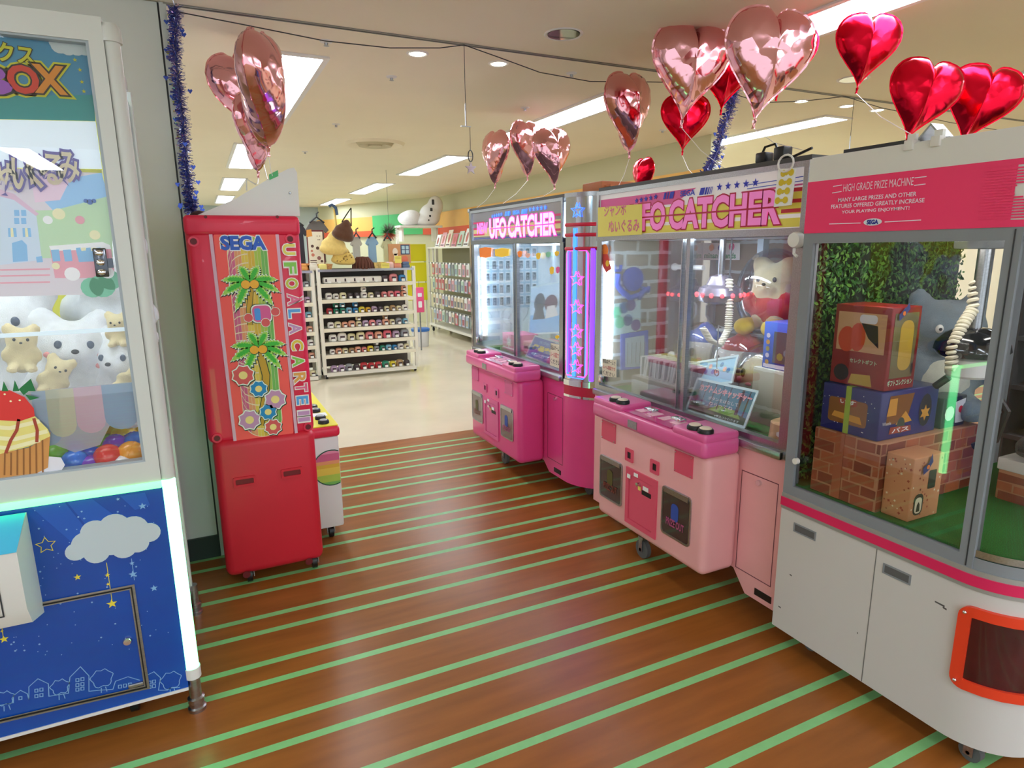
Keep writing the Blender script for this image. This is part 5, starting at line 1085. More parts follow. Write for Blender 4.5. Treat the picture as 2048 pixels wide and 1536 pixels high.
for px, py, r, mi in ((145, 548, .02, 10), (145, 548, .014, 8), (215, 545, .018, 10), (112, 532, .01, 8), (185, 575, .03, 6), (205, 572, .034, 6), (220, 560, .03, 6), (208, 562, .014, 5), (180, 404, .008, 9), (172, 402, .006, 9), (188, 402, .006, 9), (96, 440, .012, 10), (118, 428, .016, 8), (160, 440, .012, 5), (190, 470, .014, 8)): c = aq((px, py)); m.flat(ap, circ(c[0], c[1], r, 14), .0008 + .0002 * mi, mi)
for py in (540, 552, 566): m.line(ap, tz((0, py), (100, py - 2)), .004, .0006, 5)
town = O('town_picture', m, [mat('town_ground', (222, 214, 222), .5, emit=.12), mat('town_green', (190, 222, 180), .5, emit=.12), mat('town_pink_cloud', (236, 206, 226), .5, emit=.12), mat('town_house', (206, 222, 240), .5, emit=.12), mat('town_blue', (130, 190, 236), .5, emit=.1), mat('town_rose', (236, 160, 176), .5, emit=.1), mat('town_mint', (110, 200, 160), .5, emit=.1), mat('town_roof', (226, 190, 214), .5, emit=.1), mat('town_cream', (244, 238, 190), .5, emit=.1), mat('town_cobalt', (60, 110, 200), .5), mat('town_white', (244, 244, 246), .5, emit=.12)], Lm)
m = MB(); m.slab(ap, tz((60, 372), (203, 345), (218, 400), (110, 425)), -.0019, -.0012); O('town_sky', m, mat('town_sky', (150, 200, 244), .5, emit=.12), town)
m = MB()
for i, (ch, px, py) in enumerate((('ぬ', -4, 384), ('い', 26, 376), ('ぐ', 54, 372), ('る', 86, 366), ('み', 118, 362))):
    a = aq((px, py)); b = aq((px + 32, py - 58))
    for k_, (mi, bo) in enumerate(((0, .1), (1, .02))): m.txt(ap, ch, a[0], a[1], b[0] - a[0], b[1] - a[1], .006 + k_ * .001, mi, bo, rot=-.12)
O('plush_lettering', m, [mat('letters_indigo', (96, 76, 170), .4), mat('letters_cream', (246, 226, 190), .5, noise=.2, nscale=8)], Lm)
# inner walls and floor
O('yellow_back_wall', MB().box(LXL, LXR - .06, LYB - .03, LYB - .02, .87, 2.2), mat('yellow_wall', (226, 222, 50), .5), Lm)
O('inner_floor', MB().box(LXL, LXR - .035, LY + .03, LYB - .03, .872, .90), white, Lm)
O('interior_lamp', MB().box(LXL + .2, LXR - .12, LY + .08, LY + .12, 2.17, 2.195), mat('interior_tube', (240, 248, 255), .4, emit=22), Lm)
O('plush_shelf', MB().box(LXL, LXR - .05, LY + .2, LYB - .04, 1.06, 1.07), glass('shelf_acrylic', (240, 246, 250), .06), Lm)
O('acrylic_edge', MB().box(LXL, wx - .01, LY + .06, LY + .066, 1.36, 1.372), mat('acrylic_edge_blue', (214, 232, 244), .2, emit=.3), Lm)
m = MB(); pp = PY(LYB - .035)
for i in range(8): m.flat(pp, [(-.55, 1.0 + .04 * i), (-.43, 1.0 + .04 * i), (-.43, 1.02 + .04 * i), (-.55, 1.02 + .04 * i)], .001)
O('striped_print', m, blackprint, Lm)
# printed acrylic along the foot of the window: awning stripes and cup cake
gp_ = PY(LY + .022); gq = gp_.px; fm_w = film('print_frost', (226, 226, 240), .62); m = MB()
m.flat(gp_, gq((-300, 800), (75, 783), (130, 776), (265, 764), (280, 850), (225, 840), (200, 890), (150, 905), (110, 890), (-300, 930)), .0)
pr = O('frosted_print', m, fm_w, Lm)
stri = [(62, 116, 892, 'awn_blue', (176, 200, 226)), (90, 146, 874, 'awn_cream', (236, 232, 196)), (146, 204, 866, 'awn_pink', (244, 206, 220)), (202, 268, 858, 'awn_sky', (160, 196, 226))]
m = MB(); ms = []
for i, (x0, x1, yb, n_, c_) in enumerate(stri):
    ms.append(film(n_, c_, .8)); t_ = 783 - (x0 - 70) * .095
    pts = [(x0, t_), (x1, t_ - (x1 - x0) * .095)] + [((x0 + x1) / 2 + 8 + (x1 - x0) / 2 * math.cos(a), yb - 24 + 24 * math.sin(a)) for a in [PI * k / 8 for k in range(9)]]
    m.flat(gp_, gq(*pts), .001 + .0006 * i, i)
O('awning_print', m, ms, pr)
m = MB(); cup = [mat('cup_case', (214, 150, 80), .5), mat('cup_fold', (150, 96, 46), .5), mat('cup_cream', (240, 226, 130), .5), mat('cup_cream_light', (250, 242, 190), .5), mat('berry_red', (226, 50, 44), .4), mat('berry_leaf', (24, 120, 60), .5), mat('cup_syrup', (170, 66, 44), .5), mat('plate_white', (234, 232, 240), .5)]
ap2 = PY(LY + .008); g2 = ap2.px; G = lambda mi, off, *p: m.flat(ap2, g2(*p), off, mi)
G(7, .0, (40, 935), (90, 912), (122, 915), (130, 930), (122, 942), (0, 958), (-120, 965)); G(0, .001, (-120, 905), (0, 906), (60, 895), (101, 864), (96, 935), (70, 948), (0, 956), (-100, 960))
for i in range(11): px = -40 + 12.5 * i; m.line(ap2, g2((px, 906 - max(0, (px - 20)) * .5), (px - 2 + i * .3, 950)), .004, .0016, 1)
G(2, .002, (-100, 830), (0, 826), (70, 832), (96, 858), (101, 872), (60, 892), (0, 908), (-100, 905))
for a in (((-60, 850), (20, 856), (80, 842)), ((-60, 872), (30, 878), (95, 862)), ((-60, 890), (20, 896), (80, 880))): m.line(ap2, g2(*a), .012, .0024, 3)
G(4, .003, (-60, 800), (-20, 782), (20, 780), (50, 794), (68, 816), (70, 832), (40, 842), (0, 840), (-60, 850))
for a in ((8, 762), (30, 760), (62, 757)): G(5, .0036, (a[0] - 4, 782), a, (a[0] + 10, 782))
G(5, .0037, (38, 778), (62, 757), (60, 780), (48, 790)); G(5, .0037, (50, 788), (80, 795), (60, 800))
for a in (((38, 838), (34, 860), (22, 880), (12, 906)), ((68, 836), (75, 860), (74, 884))): m.line(ap2, g2(*a), .008, .003, 6)
for px, py in ((10, 788), (22, 802), (40, 800)): c = g2((px, py)); m.flat(ap2, circ(c[0], c[1], .003, 6), .0036, 3)
O('cupcake_print', m, cup, pr)
# plush bears inside
wfur = fur('fur_white', (240, 243, 248), .35); eyeb = mat('eye_slate', (70, 86, 110), .3); crf = fur('fur_butter', (240, 224, 176), .35)
def lplush(label, px, py, Y, s, yaw, pitch, roll): b_ = teddy('plush_toy', label, s, wfur, eyeb, vox=.014, blush=mat('cheek_pink', 0)); p = on_y(px, py, Y); put(b_, p, yaw, pitch, roll); return b_
lplush('white plush bear leaning at the left of the glass cabinet under the town picture', 52, 826, 2.66, .92, -.1, 0, 0)
lplush('white plush bear lying lowest in the middle of the glass cabinet', 152, 858, 2.54, .8, .2, -.15, .1)
lplush('white plush bear sitting high at the right of the glass cabinet', 240, 712, 2.78, .9, -.3, 0, 0)
lplush('white plush bear tucked low by the right post of the glass cabinet', 266, 850, 2.52, .68, -.5, -.1, .0)
lplush('white plush bear lying between the high right one and the left one', 140, 800, 2.88, .6, .4, 0, .3)
def mini(label, px, py, Y, s, yaw, roll=0): b_ = teddy('small_plush_bear', label, s, crf, black, 'plush toy', 'small cream plush bears in the glass cabinet', vox=.02); put(b_, on_y(px, py, Y), yaw, 0, roll)
mini('small cream plush bear held by the left white plush in the glass cabinet', 46, 745, 2.42, .3, .15, .1); mini('small cream plush bear held by the high right white plush', 243, 694, 2.5, .24, -.2)
mini('small cream plush bear lying lowest beside the middle white plush', 92, 790, 2.4, .26, .3, .5); mini('small cream plush bear under the low right white plush', 236, 780, 2.42, .22, 0, .9)
# play balls
bc = {'blue': (30, 120, 226), 'red': (226, 50, 44), 'purple': (120, 60, 190), 'orange': (240, 160, 40), 'lime green': (130, 210, 70), 'yellow': (240, 210, 40), 'white': (238, 238, 240), 'deep blue': (24, 70, 190)}
pos = [('blue', 150, 924, 2.36), ('deep blue', 184, 917, 2.40), ('red', 216, 913, 2.34), ('orange', 262, 906, 2.35), ('purple', 146, 902, 2.45), ('purple', 231, 892, 2.44), ('lime green', 116, 910, 2.43), ('blue', 274, 886, 2.43), ('lime green', 214, 890, 2.52), ('yellow', 248, 868, 2.52), ('yellow', 176, 908, 2.5), ('orange', 244, 884, 2.58),
       ('white', 246, 932, 2.33), ('purple', 186, 934, 2.35), ('yellow', 216, 868, 2.6), ('blue', 100, 900, 2.5), ('yellow', 280, 864, 2.62), ('deep blue', 262, 884, 2.5)]
proto = {}
for i, (c, px, py, Y) in enumerate(pos):
    p = on_y(px, py, Y); m_ = mat('ball_' + c.replace(' ', '_'), bc[c], .25, coat=.3)
    lab = {0: 'blue play ball at the front, left of the deep blue one', 1: 'deep blue play ball between the front blue and red balls', 2: 'red play ball in front inside the glass cabinet', 3: 'orange play ball in front by the right post', 4: 'purple play ball behind the front blue one', 5: 'purple play ball behind the red one', 6: 'lime green play ball left of the purple one', 7: 'blue play ball above the orange one by the post',
           8: 'lime green play ball behind the red ball', 9: 'yellow play ball under the pale blue awning stripe', 10: 'yellow play ball peeping out above the deep blue one', 11: 'orange play ball peeping out behind the right purple one', 12: 'white play ball low between the red and orange balls', 13: 'purple play ball low in front of the deep blue one', 14: 'yellow play ball left of the one under the awning stripe', 15: 'blue play ball beside the cup cake print', 16: 'yellow play ball highest by the right post', 17: 'deep blue play ball behind the orange one'}[i]
    if c not in proto:
        o = O('play_ball', MB().ell((0, 0, 0), .04, 20, 12).tube([(.0402 * math.cos(a), .0402 * math.sin(a), 0) for a in [2 * PI * k / 24 for k in range(24)]], .0008, 4, closed=True), m_); proto[c] = o
    else: o = proto[c].copy(); COL.objects.link(o)
    o.location = p; o.rotation_euler = (i, i * 1.7, 0); tag(o, lab, 'ball', 'play balls in the glass cabinet')
t = T('ball_tray', 'clear acrylic tray carrying the play balls in the glass cabinet', 'tray', (-.45, 2.45, .9)); O('tray', MB().box(-1.3, -.2, 2.32, 2.7, .9, .905), clear, t); O('tray_lip', MB().box(-1.3, -.2, 2.7, 2.705, .9, .96), clear, t)
# ================================================================ red machine seen from its side
RY = 3.15
Rm = T('prize_machine', 'tall red prize machine with palm tree side panel and white fin on top', 'prize machine', (.2, RY, 0))
redb = mat('red_moulding_pink_glare', (234, 38, 76), .38, noise=.04, nscale=4, coat=.15); redl = mat('red_moulding_lower', (212, 30, 52), .42, noise=.04, nscale=4)  # upper red is pinker: the glare on it is put into the colour
O('upper_side_moulding', MB().rbox(-.042, .437, RY + .012, RY + .12, .72, 1.758, .035, 4), redb, Rm)
O('top_cap', MB().rbox(-.044, .439, RY + .0, RY + .12, 1.672, 1.76, .02, 3), redb, Rm)
O('lower_side_moulding', MB().rbox(-.028, .433, RY - .006, RY + .12, .048, .742, .04, 4), redl, Rm)
pl = PY(RY + .011); q = pl.px
# corner sockets
m = MB(); m2 = MB()
sk = [((387, 483), 1), ((580, 478), -1), ((434, 876), 1), ((616, 853), -1)]
for (px, py), sg in sk: c = q((px, py)); m.lathe((c[0], RY + .004, c[1]), [(.022, .012), (.022, 0), (.014, -.0), (.012, .01)], 16, axis='y'); O('socket_screw', MB().lathe((c[0], RY + .003, c[1]), [(.013, .0), (.009, .008), (.001, .008)], 12, axis='y'), mat('socket_dark_red', (110, 14, 26), .5), Rm)
for (px, py) in ((493, 1146), (617, 1120)): c = q((px, py)); O('socket_screw', MB().lathe((c[0], RY - .008, c[1]), [(.018, .0), (.012, .008), (.001, .008)], 14, axis='y'), mat('socket_dark_red', 0), Rm)
for (px, py) in ((411, 434), (554, 434)): c = q((px, py)); O('cap_screw', MB().lathe((c[0], RY - .001, c[1]), [(.007, .0), (.005, .004), (.001, .004)], 12, axis='y'), mat('socket_dark_red', 0), Rm)
O('screw_socket', m, redb, Rm)
for px, py in ((489, 960), (583, 943)):
    c = q((px, py)); h = O('pull_handle', MB().ring('y', rrect(c[0], c[1], .1, .048, .004, 1), rrect(c[0], c[1], .08, .026, .003, 1), RY - .014, RY - .004), redl, Rm); O('pull_recess', MB().box(c[0] - .04, c[0] + .04, RY - .008, RY - .0065, c[1] - .013, c[1] + .013), mat('recess_red', (120, 16, 26), .5), h)
# white side strips
m = MB()
for a, b in (((420, 460), (471, 890)), ((553, 460), (593, 872))):
    A, B = q(a, b); m.slab(pl, [(A[0] - .007, A[1]), (A[0] + .007, A[1]), (B[0] + .007, B[1]), (B[0] - .007, B[1])], 0, .004)
O('lilac_strip', m, mat('lilac_strip', (226, 180, 200), .4), Rm)
# coral sticker with the striped lozenge
xa, xb = .07, .335
coral = mat('coral_print', (255, 92, 84), .45)
st = O('side_sticker', MB().slab(pl, rrect((xa + xb) / 2, 1.205, xb - xa, .962, .02, 4), 0, .003, 0), coral, Rm)
cols = [mat('rain_rose', (214, 100, 140), .5), mat('rain_peach', (236, 160, 110), .5), mat('rain_yellow', (236, 206, 80), .5), mat('rain_gold', (226, 186, 60), .5), mat('rain_lime', (176, 206, 80), .5), mat('rain_green', (120, 190, 90), .5)]
m = MB(); lc, lw, l0, l1 = .203, .166, .737, 1.672; r = lw / 2
for i in range(12):
    x0 = lc - r + lw * i / 12; x1 = x0 + lw / 12 - .0012
    def top(x): return math.sqrt(max(0, r * r - (x - lc) ** 2))
    zt0, zt1 = l1 - r + top(x0), l1 - r + top(x1); zb0, zb1 = l0 + r - top(x0), l0 + r - top(x1); n = 24 if i < 6 else 1
    if n == 1: m.flat(pl, [(x0, zb0), (x1, zb1), (x1, zt1), (x0, zt0)], .0042, i // 2)
    else:
        for k in range(n):
            f0, f1 = k / n, (k + .86) / n; m.flat(pl, [(x0, zb0 + (zt0 - zb0) * f0), (x1, zb1 + (zt1 - zb1) * f0), (x1, zb1 + (zt1 - zb1) * f1), (x0, zb0 + (zt0 - zb0) * f1)], .0042, i // 2)
m.flat(pl, rrect(lc, (l0 + l1) / 2, lw + .006, l1 - l0 + .006, r + .002, 10), .0036, 6)
O('rainbow_lozenge', m, cols + [mat('rain_cream', (246, 226, 190), .5)], st)
pal = [mat('palm_dark', (20, 60, 40), .5), mat('palm_white', (244, 250, 236), .5), mat('palm_green', (60, 190, 50), .45), mat('palm_lime', (170, 220, 90), .45), mat('coconut_gold', (250, 180, 30), .4), mat('trunk_gold', (206, 160, 40), .5), mat('star_rose', (226, 90, 90), .5), mat('star_sky', (30, 140, 200), .5), mat('star_lilac', (206, 150, 190), .5), mat('star_glow', (250, 226, 140), .5), mat('toy_pink', (226, 90, 150), .4), mat('toy_blue', (70, 150, 230), .4)]
def frond(m, cx, cz, ang, L, wd):
    d = Vector((math.cos(ang), math.sin(ang))); nrm = Vector((-d.y, d.x)); sg = 1 if d.x > 0 else -1
    def P(t, s, k=1): b = Vector((cx, cz)) + d * L * t + Vector((0, -1)) * L * .28 * t * t + nrm * s * wd * k * math.sin(PI * min(1, t * .92 + .08)) ** .7; return (b.x, b.y)
    def leaf(k, ex):
        pts = [P(0, 0)]
        for i in range(1, 8): t = i / 8 * ex; pts += [P(t, 1, k), P(min(1, t + .02), .62, k)]
        pts.append(P(ex, 0))
        for i in range(7, 0, -1): t = i / 8 * ex; pts += [P(min(1, t + .02), -.62, k), P(t, -1, k)]
        return pts
    m.flat(pl, [(x + .003, z - .004) for x, z in leaf(1.35, 1.08)], .006, 0); m.flat(pl, leaf(1.25, 1.06), .0068, 1); m.flat(pl, leaf(1, 1), .0076, 3); m.flat(pl, leaf(.55, .8), .0084, 2)
def palm(m, px, py, L):
    c = q((px, py))
    for a in (1.9, 2.75, 3.35, 4.1, 1.2, .35, -.15, -.75): frond(m, c[0] + .01 * math.cos(a), c[1] + .012, a, L * (1 if math.sin(a) < .9 else .95), .022)
    for dx in (-.018, .019): m.flat(pl, circ(c[0] + dx, c[1], .0215, 18), .0094 + .0001 * (dx > 0), 0); m.flat(pl, circ(c[0] + dx - .001, c[1] + .001, .0195, 18), .0098 + .0001 * (dx > 0), 4)
def trunk(m, pts, w): P = q(*pts); m.line(pl, P, w * 1.25, .0048, 0); m.line(pl, P, w, .0052, 5)
m = MB(); trunk(m, ((502, 575), (498, 620), (500, 650)), .02); trunk(m, ((520, 705), (532, 750), (530, 800), (520, 850)), .03)
palm(m, 500, 569, .115); palm(m, 517, 699, .115)
for px, py, rr, mi in ((486, 750, .032, 6), (517, 777, .026, 7), (550, 798, .032, 8), (536, 823, .026, 7), (499, 839, .032, 8), (546, 853, .026, 6)):
    c = q((px, py)); m.flat(pl, starp(c[0] + .002, c[1] - .003, rr * 1.72, .84, 8, .3), .0088, 0); m.flat(pl, starp(c[0], c[1], rr * 1.66, .84, 8, .3), .0092, 1); m.flat(pl, starp(c[0], c[1], rr * 1.48, .82, 8, .3), .0096, mi); m.flat(pl, circ(c[0], c[1], rr * .6, 12), .0100, 9)
# plain rounded toy shape between the palms
c = q((523, 627))
for off, k, mi in ((.0086, 1.14, 0), (.009, 1.08, 1)): m.flat(pl, rrect(c[0], c[1], .082 * k, .078 * k, .022, 4), off, mi)
m.flat(pl, rrect(c[0], c[1], .08, .075, .022, 4), .0094, 10); m.flat(pl, rrect(c[0] - .018, c[1] - .002, .026, .055, .008, 3), .0098, 11)
for dx, dz in ((-.058, -.016), (.06, .006), (.014, -.042)): m.flat(pl, circ(c[0] + dx, c[1] + dz, .0215, 14), .0098, 1); m.flat(pl, circ(c[0] + dx, c[1] + dz, .019, 14), .0102, 6)
O('palm_print', m, pal, st)
m = MB(); a, b = q((444, 499), (528, 473)); m.txt(pl, 'SEGA', a[0], a[1], b[0] - a[0], b[1] - a[1], .0044, 1, bold=.1); m.txt(pl, 'SEGA', a[0], a[1], b[0] - a[0], b[1] - a[1], .005, 0, bold=.05); m.txt(pl, 'SEGA', a[0], a[1], b[0] - a[0], b[1] - a[1], .0056, 1, bold=-.005) if False else None
for i in range(4): pass
O('maker_lettering', m, [mat('maker_blue', (30, 90, 200), .4), whiteprint], st)
# vertical lettering down the right edge
tp = Plane((0, RY + .008, 0), (0, 0, -1), (1, 0, 0)); m = MB()
LET = [('U', 580, 502, 3), ('F', 582, 533, 1), ('O', 585, 563, 4), ('Ā', 588, 597, 5), ('L', 591, 628, 6), ('A', 594, 658, 7), ('C', 596, 692, 0), ('A', 598, 726, 1), ('R', 600, 758, 8), ('T', 603, 778, 5), ('E', 606, 805, 6), ('II', 609, 833, 7)]
LET = [('U', 578, 499, 3), ('F', 581, 536, 1), ('O', 584, 567, 4), ('À', 588, 599, 5), ('L', 589, 627, 6), ('A', 591, 657, 7), ('C', 595, 690, 0), ('A', 597, 722, 1), ('R', 600, 755, 8), ('T', 603, 775, 5), ('E', 605, 800, 6), ('II', 608, 832, 7)]
zs = [on_y(x, y, RY)[2] for _, x, y, _ in LET]
z_top, z_bot = 1.60, .815; pitch_ = (z_top - z_bot) / 12.6
zc = z_top - .03
for i, (ch, px, py, mi) in enumerate(LET):
    c = on_y(px, py, RY + .008); hgt = .05 if ch != 'À' else .062; wdt = .045 if ch != 'II' else .044
    if ch in 'LTE': wdt = .036
    x0 = c.x - .026; z0 = c.z + wdt / 2
    for off, bo, mm in ((.004, .09, 2), (.0048, .03, mi)): m.txt(tp, ch, -z0, x0, wdt, hgt, off, mm, bo)
O('side_lettering', m, [mat('let_yellow', (236, 206, 60), .4), mat('let_green', (140, 210, 80), .4), mat('let_white', (252, 240, 236), .4), mat('let_lemon', (240, 226, 100), .4), mat('let_olive', (206, 206, 70), .4), mat('let_pink', (240, 110, 150), .4), mat('let_blue', (90, 170, 236), .4), mat('let_lilac', (206, 150, 200), .4), mat('let_orange', (240, 170, 80), .4)], Rm)
# white fin above
f = PY(RY + .05); fp = f.px((395, 430), (470, 398), (540, 356), (575, 338), (588, 335), (594, 345), (600, 432))
O('top_fin', MB().slab(f, fp, -.06, .0), white, Rm)
sc = f.px((580, 386)); O('fin_screw', MB().lathe((sc[0], RY + .048, sc[1]), [(.006, 0), (.004, -.004), (.001, -.004)], 10, axis='y'), steel, Rm)
tp2 = f.px((538, 352), (556, 344)); t = T('green_tape', 'strip of green tape holding the balloon string on the white fin', 'tape', f.p(*tp2[0])); O('tape', MB().slab(f, [(tp2[0][0], tp2[0][1] - .018), (tp2[1][0], tp2[1][1] - .018), (tp2[1][0], tp2[1][1] + .008), (tp2[0][0], tp2[0][1] + .006)], .0, .003), mat('tape_green', (90, 190, 120), .5), t)
O('wire_stand', MB().tube([f.p(*f.px((494, 380)), -.03), f.p(*f.px((494, 357)), -.03), f.p(*f.px((513, 368)), -.03)], .004, 6), white, Rm)
t = T('dark_cap', 'small dark rounded object on the red machine under the tinsel', 'cap', on_y(392, 428, RY + .25)); c = on_y(400, 428, RY + .25); O('cap', MB().lathe((c.x, c.y, 1.76), [(.045, 0), (.042, .015), (.025, .028), (.001, .032)], 18), mat('cap_dark', (70, 30, 34), .6), t)
# cabinet behind, low white box with controls
O('main_cabinet', MB().box(-.02, .40, RY + .12, RY + 1.35, .09, 1.72), white, Rm)
O('far_side_moulding', MB().rbox(-.042, .437, RY + 1.35, RY + 1.45, .05, 1.758, .03, 2), redb, Rm)
lowc = O('control_cabinet', MB().rbox(.38, .592, RY + .27, RY + 1.33, .09, .615, .012), white, Rm)
O('control_rim', MB().rbox(.37, .602, RY + .26, RY + 1.34, .612, .672, .02, 3), redb, Rm)
dk = O('control_deck', MB().box(.40, .595, RY + .275, RY + 1.32, .672, .677), mat('deck_yellow', (240, 226, 50), .35), Rm)
for y in (.34, .44, .62, .72): b = O('push_button', MB().lathe((.53, RY + y, .677), [(.03, 0), (.03, .012), (.026, .018)], 16), black, dk); O('button_cap', MB().lathe((.53, RY + y, .695), [(.02, 0), (.018, .004), (.001, .005)], 14), steel, b)
O('deck_print', MB().box(.42, .58, RY + .5, RY + .58, .677, .6775), whiteprint, dk)
cp = PY(RY + .269); m = MB(); c = (.545, .44); R_ = .1
for i in range(10):
    z0, z1 = c[1] - R_ + 2 * R_ * i / 10, c[1] - R_ + 2 * R_ * (i + 1) / 10; hw = lambda z: math.sqrt(max(0, R_ * R_ - (z - c[1]) ** 2))
    P = [(max(c[0] - hw(z), c[0] - R_), z) for z in (z0, (z0 + z1) / 2, z1)] + [(min(c[0] + hw(z), .588), z) for z in (z1, (z0 + z1) / 2, z0)]
    m.flat(cp, P, .001, (5, 4, 4, 2, 2, 3, 1, 0, 0, 6)[i])
pts = [(c[0] + R_ * math.cos(a), c[1] + R_ * math.sin(a)) for a in [math.radians(66 + 228 * i / 20) for i in range(21)]]; m.line(cp, pts, .006, .002, 7)
O('round_sticker', m, cols + [mat('rain_rose_light', (236, 150, 180), .5), mat('rim_green', (30, 90, 70), .5)], lowc)
sc = cp.px((646, 873)); O('cabinet_screw', MB().lathe((sc[0], RY + .266, sc[1]), [(.004, 0), (.001, -.003)], 8, axis='y'), steel, lowc)
for x, y in ((.075, RY + .03), (.385, RY + .03), (.53, RY + .36), (.53, RY + 1.25), (.05, RY + 1.3)): caster(Rm, x, y, .036, black)
# ================================================================ foil heart balloons
def foil(name, c, rough, wr, seed):
    m = mat(name, c, rough, 1); nt = m.node_tree; N = nt.nodes; L = nt.links; b = N['Principled BSDF']; tc = N.new('ShaderNodeTexCoord')
    v = N.new('ShaderNodeTexVoronoi'); v.feature = 'F1'; v.inputs['Scale'].default_value = 9; nz = N.new('ShaderNodeTexNoise'); nz.inputs['Scale'].default_value = 5; nz.inputs['Detail'].default_value = 1.5
    L.new(tc.outputs['Object'], v.inputs['Vector']); L.new(tc.outputs['Object'], nz.inputs['Vector'])
    ad = N.new('ShaderNodeMath'); ad.operation = 'ADD'; L.new(v.outputs['Distance'], ad.inputs[0]); L.new(nz.outputs['Fac'], ad.inputs[1])
    bp = N.new('ShaderNodeBump'); bp.inputs['Strength'].default_value = wr; bp.inputs['Distance'].default_value = .02; L.new(ad.outputs[0], bp.inputs['Height']); L.new(bp.outputs[0], b.inputs['Normal']); return m
pinkfoil = foil('pink_foil', (240, 176, 184), .12, .2, 1); redfoil = foil('red_foil', (226, 20, 50), .22, .07, 2)
def heart_xy(t):
    x = .8 * math.sin(t) ** 3 * (1 + .05 * math.cos(t)); z = (13 * math.cos(t) - 5 * math.cos(2 * t) - 2 * math.cos(3 * t) - math.cos(4 * t)) / 16; z += .22 * math.exp(-(x / .3) ** 2) * (1 if z > 0 else 0) * max(0, math.cos(t)); return x * 1.03, z
def heart_mesh(seed, n=72, k=16, thick=.34):
    rnd = random.Random(seed); out = [heart_xy(2 * PI * i / n) for i in range(n)]; V = []; F = []; ph = rnd.uniform(0, 6)
    cz = .08
    for sd in (1, -1):
        base = len(V); V.append((0, -sd * thick, cz))
        for j in range(1, k + 1):
            s = j / k
            for i, (x, z) in enumerate(out):
                t = 2 * PI * i / n; d = thick * (1 - s ** 2.6) ** .62
                lobe = 1 + .12 * math.cos(2 * t) * s * (1 - s) * 4; crease = .022 * max(0, math.cos(t)) ** 14 * s * (1 - s ** 8)
                wr = (.016 * math.sin(19 * t + ph) + .012 * math.sin(31 * t + 2 * ph)) * s ** 6 * (1 - s ** 14) * 1.6
                V.append((x * s, -sd * max(0, d * lobe - crease + wr * (1 if s < 1 else 0)), cz + (z - cz) * s))
        for i in range(n): F.append((base, base + 1 + i, base + 1 + (i + 1) % n))
        for j in range(k - 1):
            for i in range(n): a = base + 1 + j * n; F.append((a + i, a + n + i, a + n + (i + 1) % n, a + (i + 1) % n))
    # crimped flat seam
    base = len(V)
    for e, w in ((1.0, .0), (1.045, .012)):
        for i, (x, z) in enumerate(out): V.append((x * e, w * math.sin(i * 2.6), cz + (z - cz) * e))
    for i in range(n): F.append((base + i, base + n + i, base + n + (i + 1) % n, base + (i + 1) % n))
    m = MB(); m.add([(x * .5, y * .5, z * .5) for x, y, z in V], F); return m
HM = {}
def balloon(label, px, py, depth, hpx, foilm, yaw, roll=0, pitch=0, seed=1, string=None, thick=.34, group='foil heart balloons'):
    c = at(px, py, depth); H = hpx / F_PX * depth / 1.0
    t = T('heart_balloon', label, 'balloon', c, group)
    key = (foilm.name, seed)
    if key not in HM:
        b = O('foil_heart', heart_mesh(seed, thick=thick), foilm, t, local=True, sharp=60); HM[key] = b
        tl = O('neck', MB().lathe((0, 0, -.53), [(.006, .01), (.02, .0), (.016, -.025), (.012, -.05), (.02, -.075), (.001, -.075)], 10), foilm, b, local=True)
    else:
        b = HM[key].copy(); COL.objects.link(b); b.parent = t
        tl = [x for x in bpy.data.objects if x.parent == HM[key]][0].copy(); COL.objects.link(tl); tl.parent = b
    face = math.atan2(c.x, c.y)      # turn towards the eye, then by yaw
    t.rotation_euler = (pitch, roll, -face + math.radians(yaw)); t.scale = (H * .97,) * 3
    if string:
        t.rotation_euler.rotate_axis('X', 0)
        R = t.rotation_euler.to_matrix(); tip = c + R @ Vector((0, 0, -.6 * H * .97)); e = Vector(string); mid = tip.lerp(e, .5) + Vector((0, 0, -.02))
        tag(O('balloon_string', MB().tube([tip, mid, e], .0016, 5), mat('ribbon_white', (235, 235, 235), .4), loc=tip), 'thin white string of the ' + label.split(',')[0].split(' turned')[0].replace(' above the white fin', ''), 'string', 'balloon strings')
    return t
RD = math.radians
P_, Q_ = pinkfoil, redfoil
fin = on_y(545, 352, RY + .04)
balloon('tall pink heart balloon turned edge-on, largest of the left cluster', 524, 165, 2.75, 238, P_, 72, RD(-10), RD(3), 1, fin, .36)
balloon('pink heart balloon peeping out behind the tall edge-on one', 484, 180, 3.4, 175, P_, 38, RD(-18), 0, 2, on_y(535, 358, RY + .05))
balloon('lowest pink heart balloon of the left cluster, above the white fin', 512, 258, 3.1, 160, P_, 55, RD(4), 0, 3, on_y(513, 366, RY + .04))
p1 = Vector((2.06, 4.9, 1.93))
balloon('leftmost pink heart balloon of the middle group, narrow and turned', 991, 308, 5.3, 112, P_, -58, RD(3), 0, 4, p1, .34)
balloon('pink heart balloon in the middle of the middle group, partly covered', 1052, 290, 5.35, 116, P_, 52, RD(-4), 0, 5, Vector((2.06, 4.4, 1.93)))
balloon('crumpled pink heart balloon at the right of the middle group', 1104, 306, 5.0, 120, P_, 40, RD(-6), 0, 6, Vector((2.06, 4.0, 1.93)))
balloon('pink heart balloon left of the two biggest ones, above the lettered crane game', 1256, 215, 3.9, 165, P_, 50, RD(-5), 0, 1, Vector((2.1, 3.0, 1.93)))
balloon('big pink heart balloon in the centre right, left of the biggest one', 1380, 130, 3.35, 200, P_, 22, RD(4), RD(6), 2, Vector((2.1, 2.2, 1.93)), .32)
balloon('biggest pink heart balloon, near the top edge', 1535, 115, 2.9, 228, P_, 26, RD(6), RD(6), 3, on_x(1605, 300, 2.05))
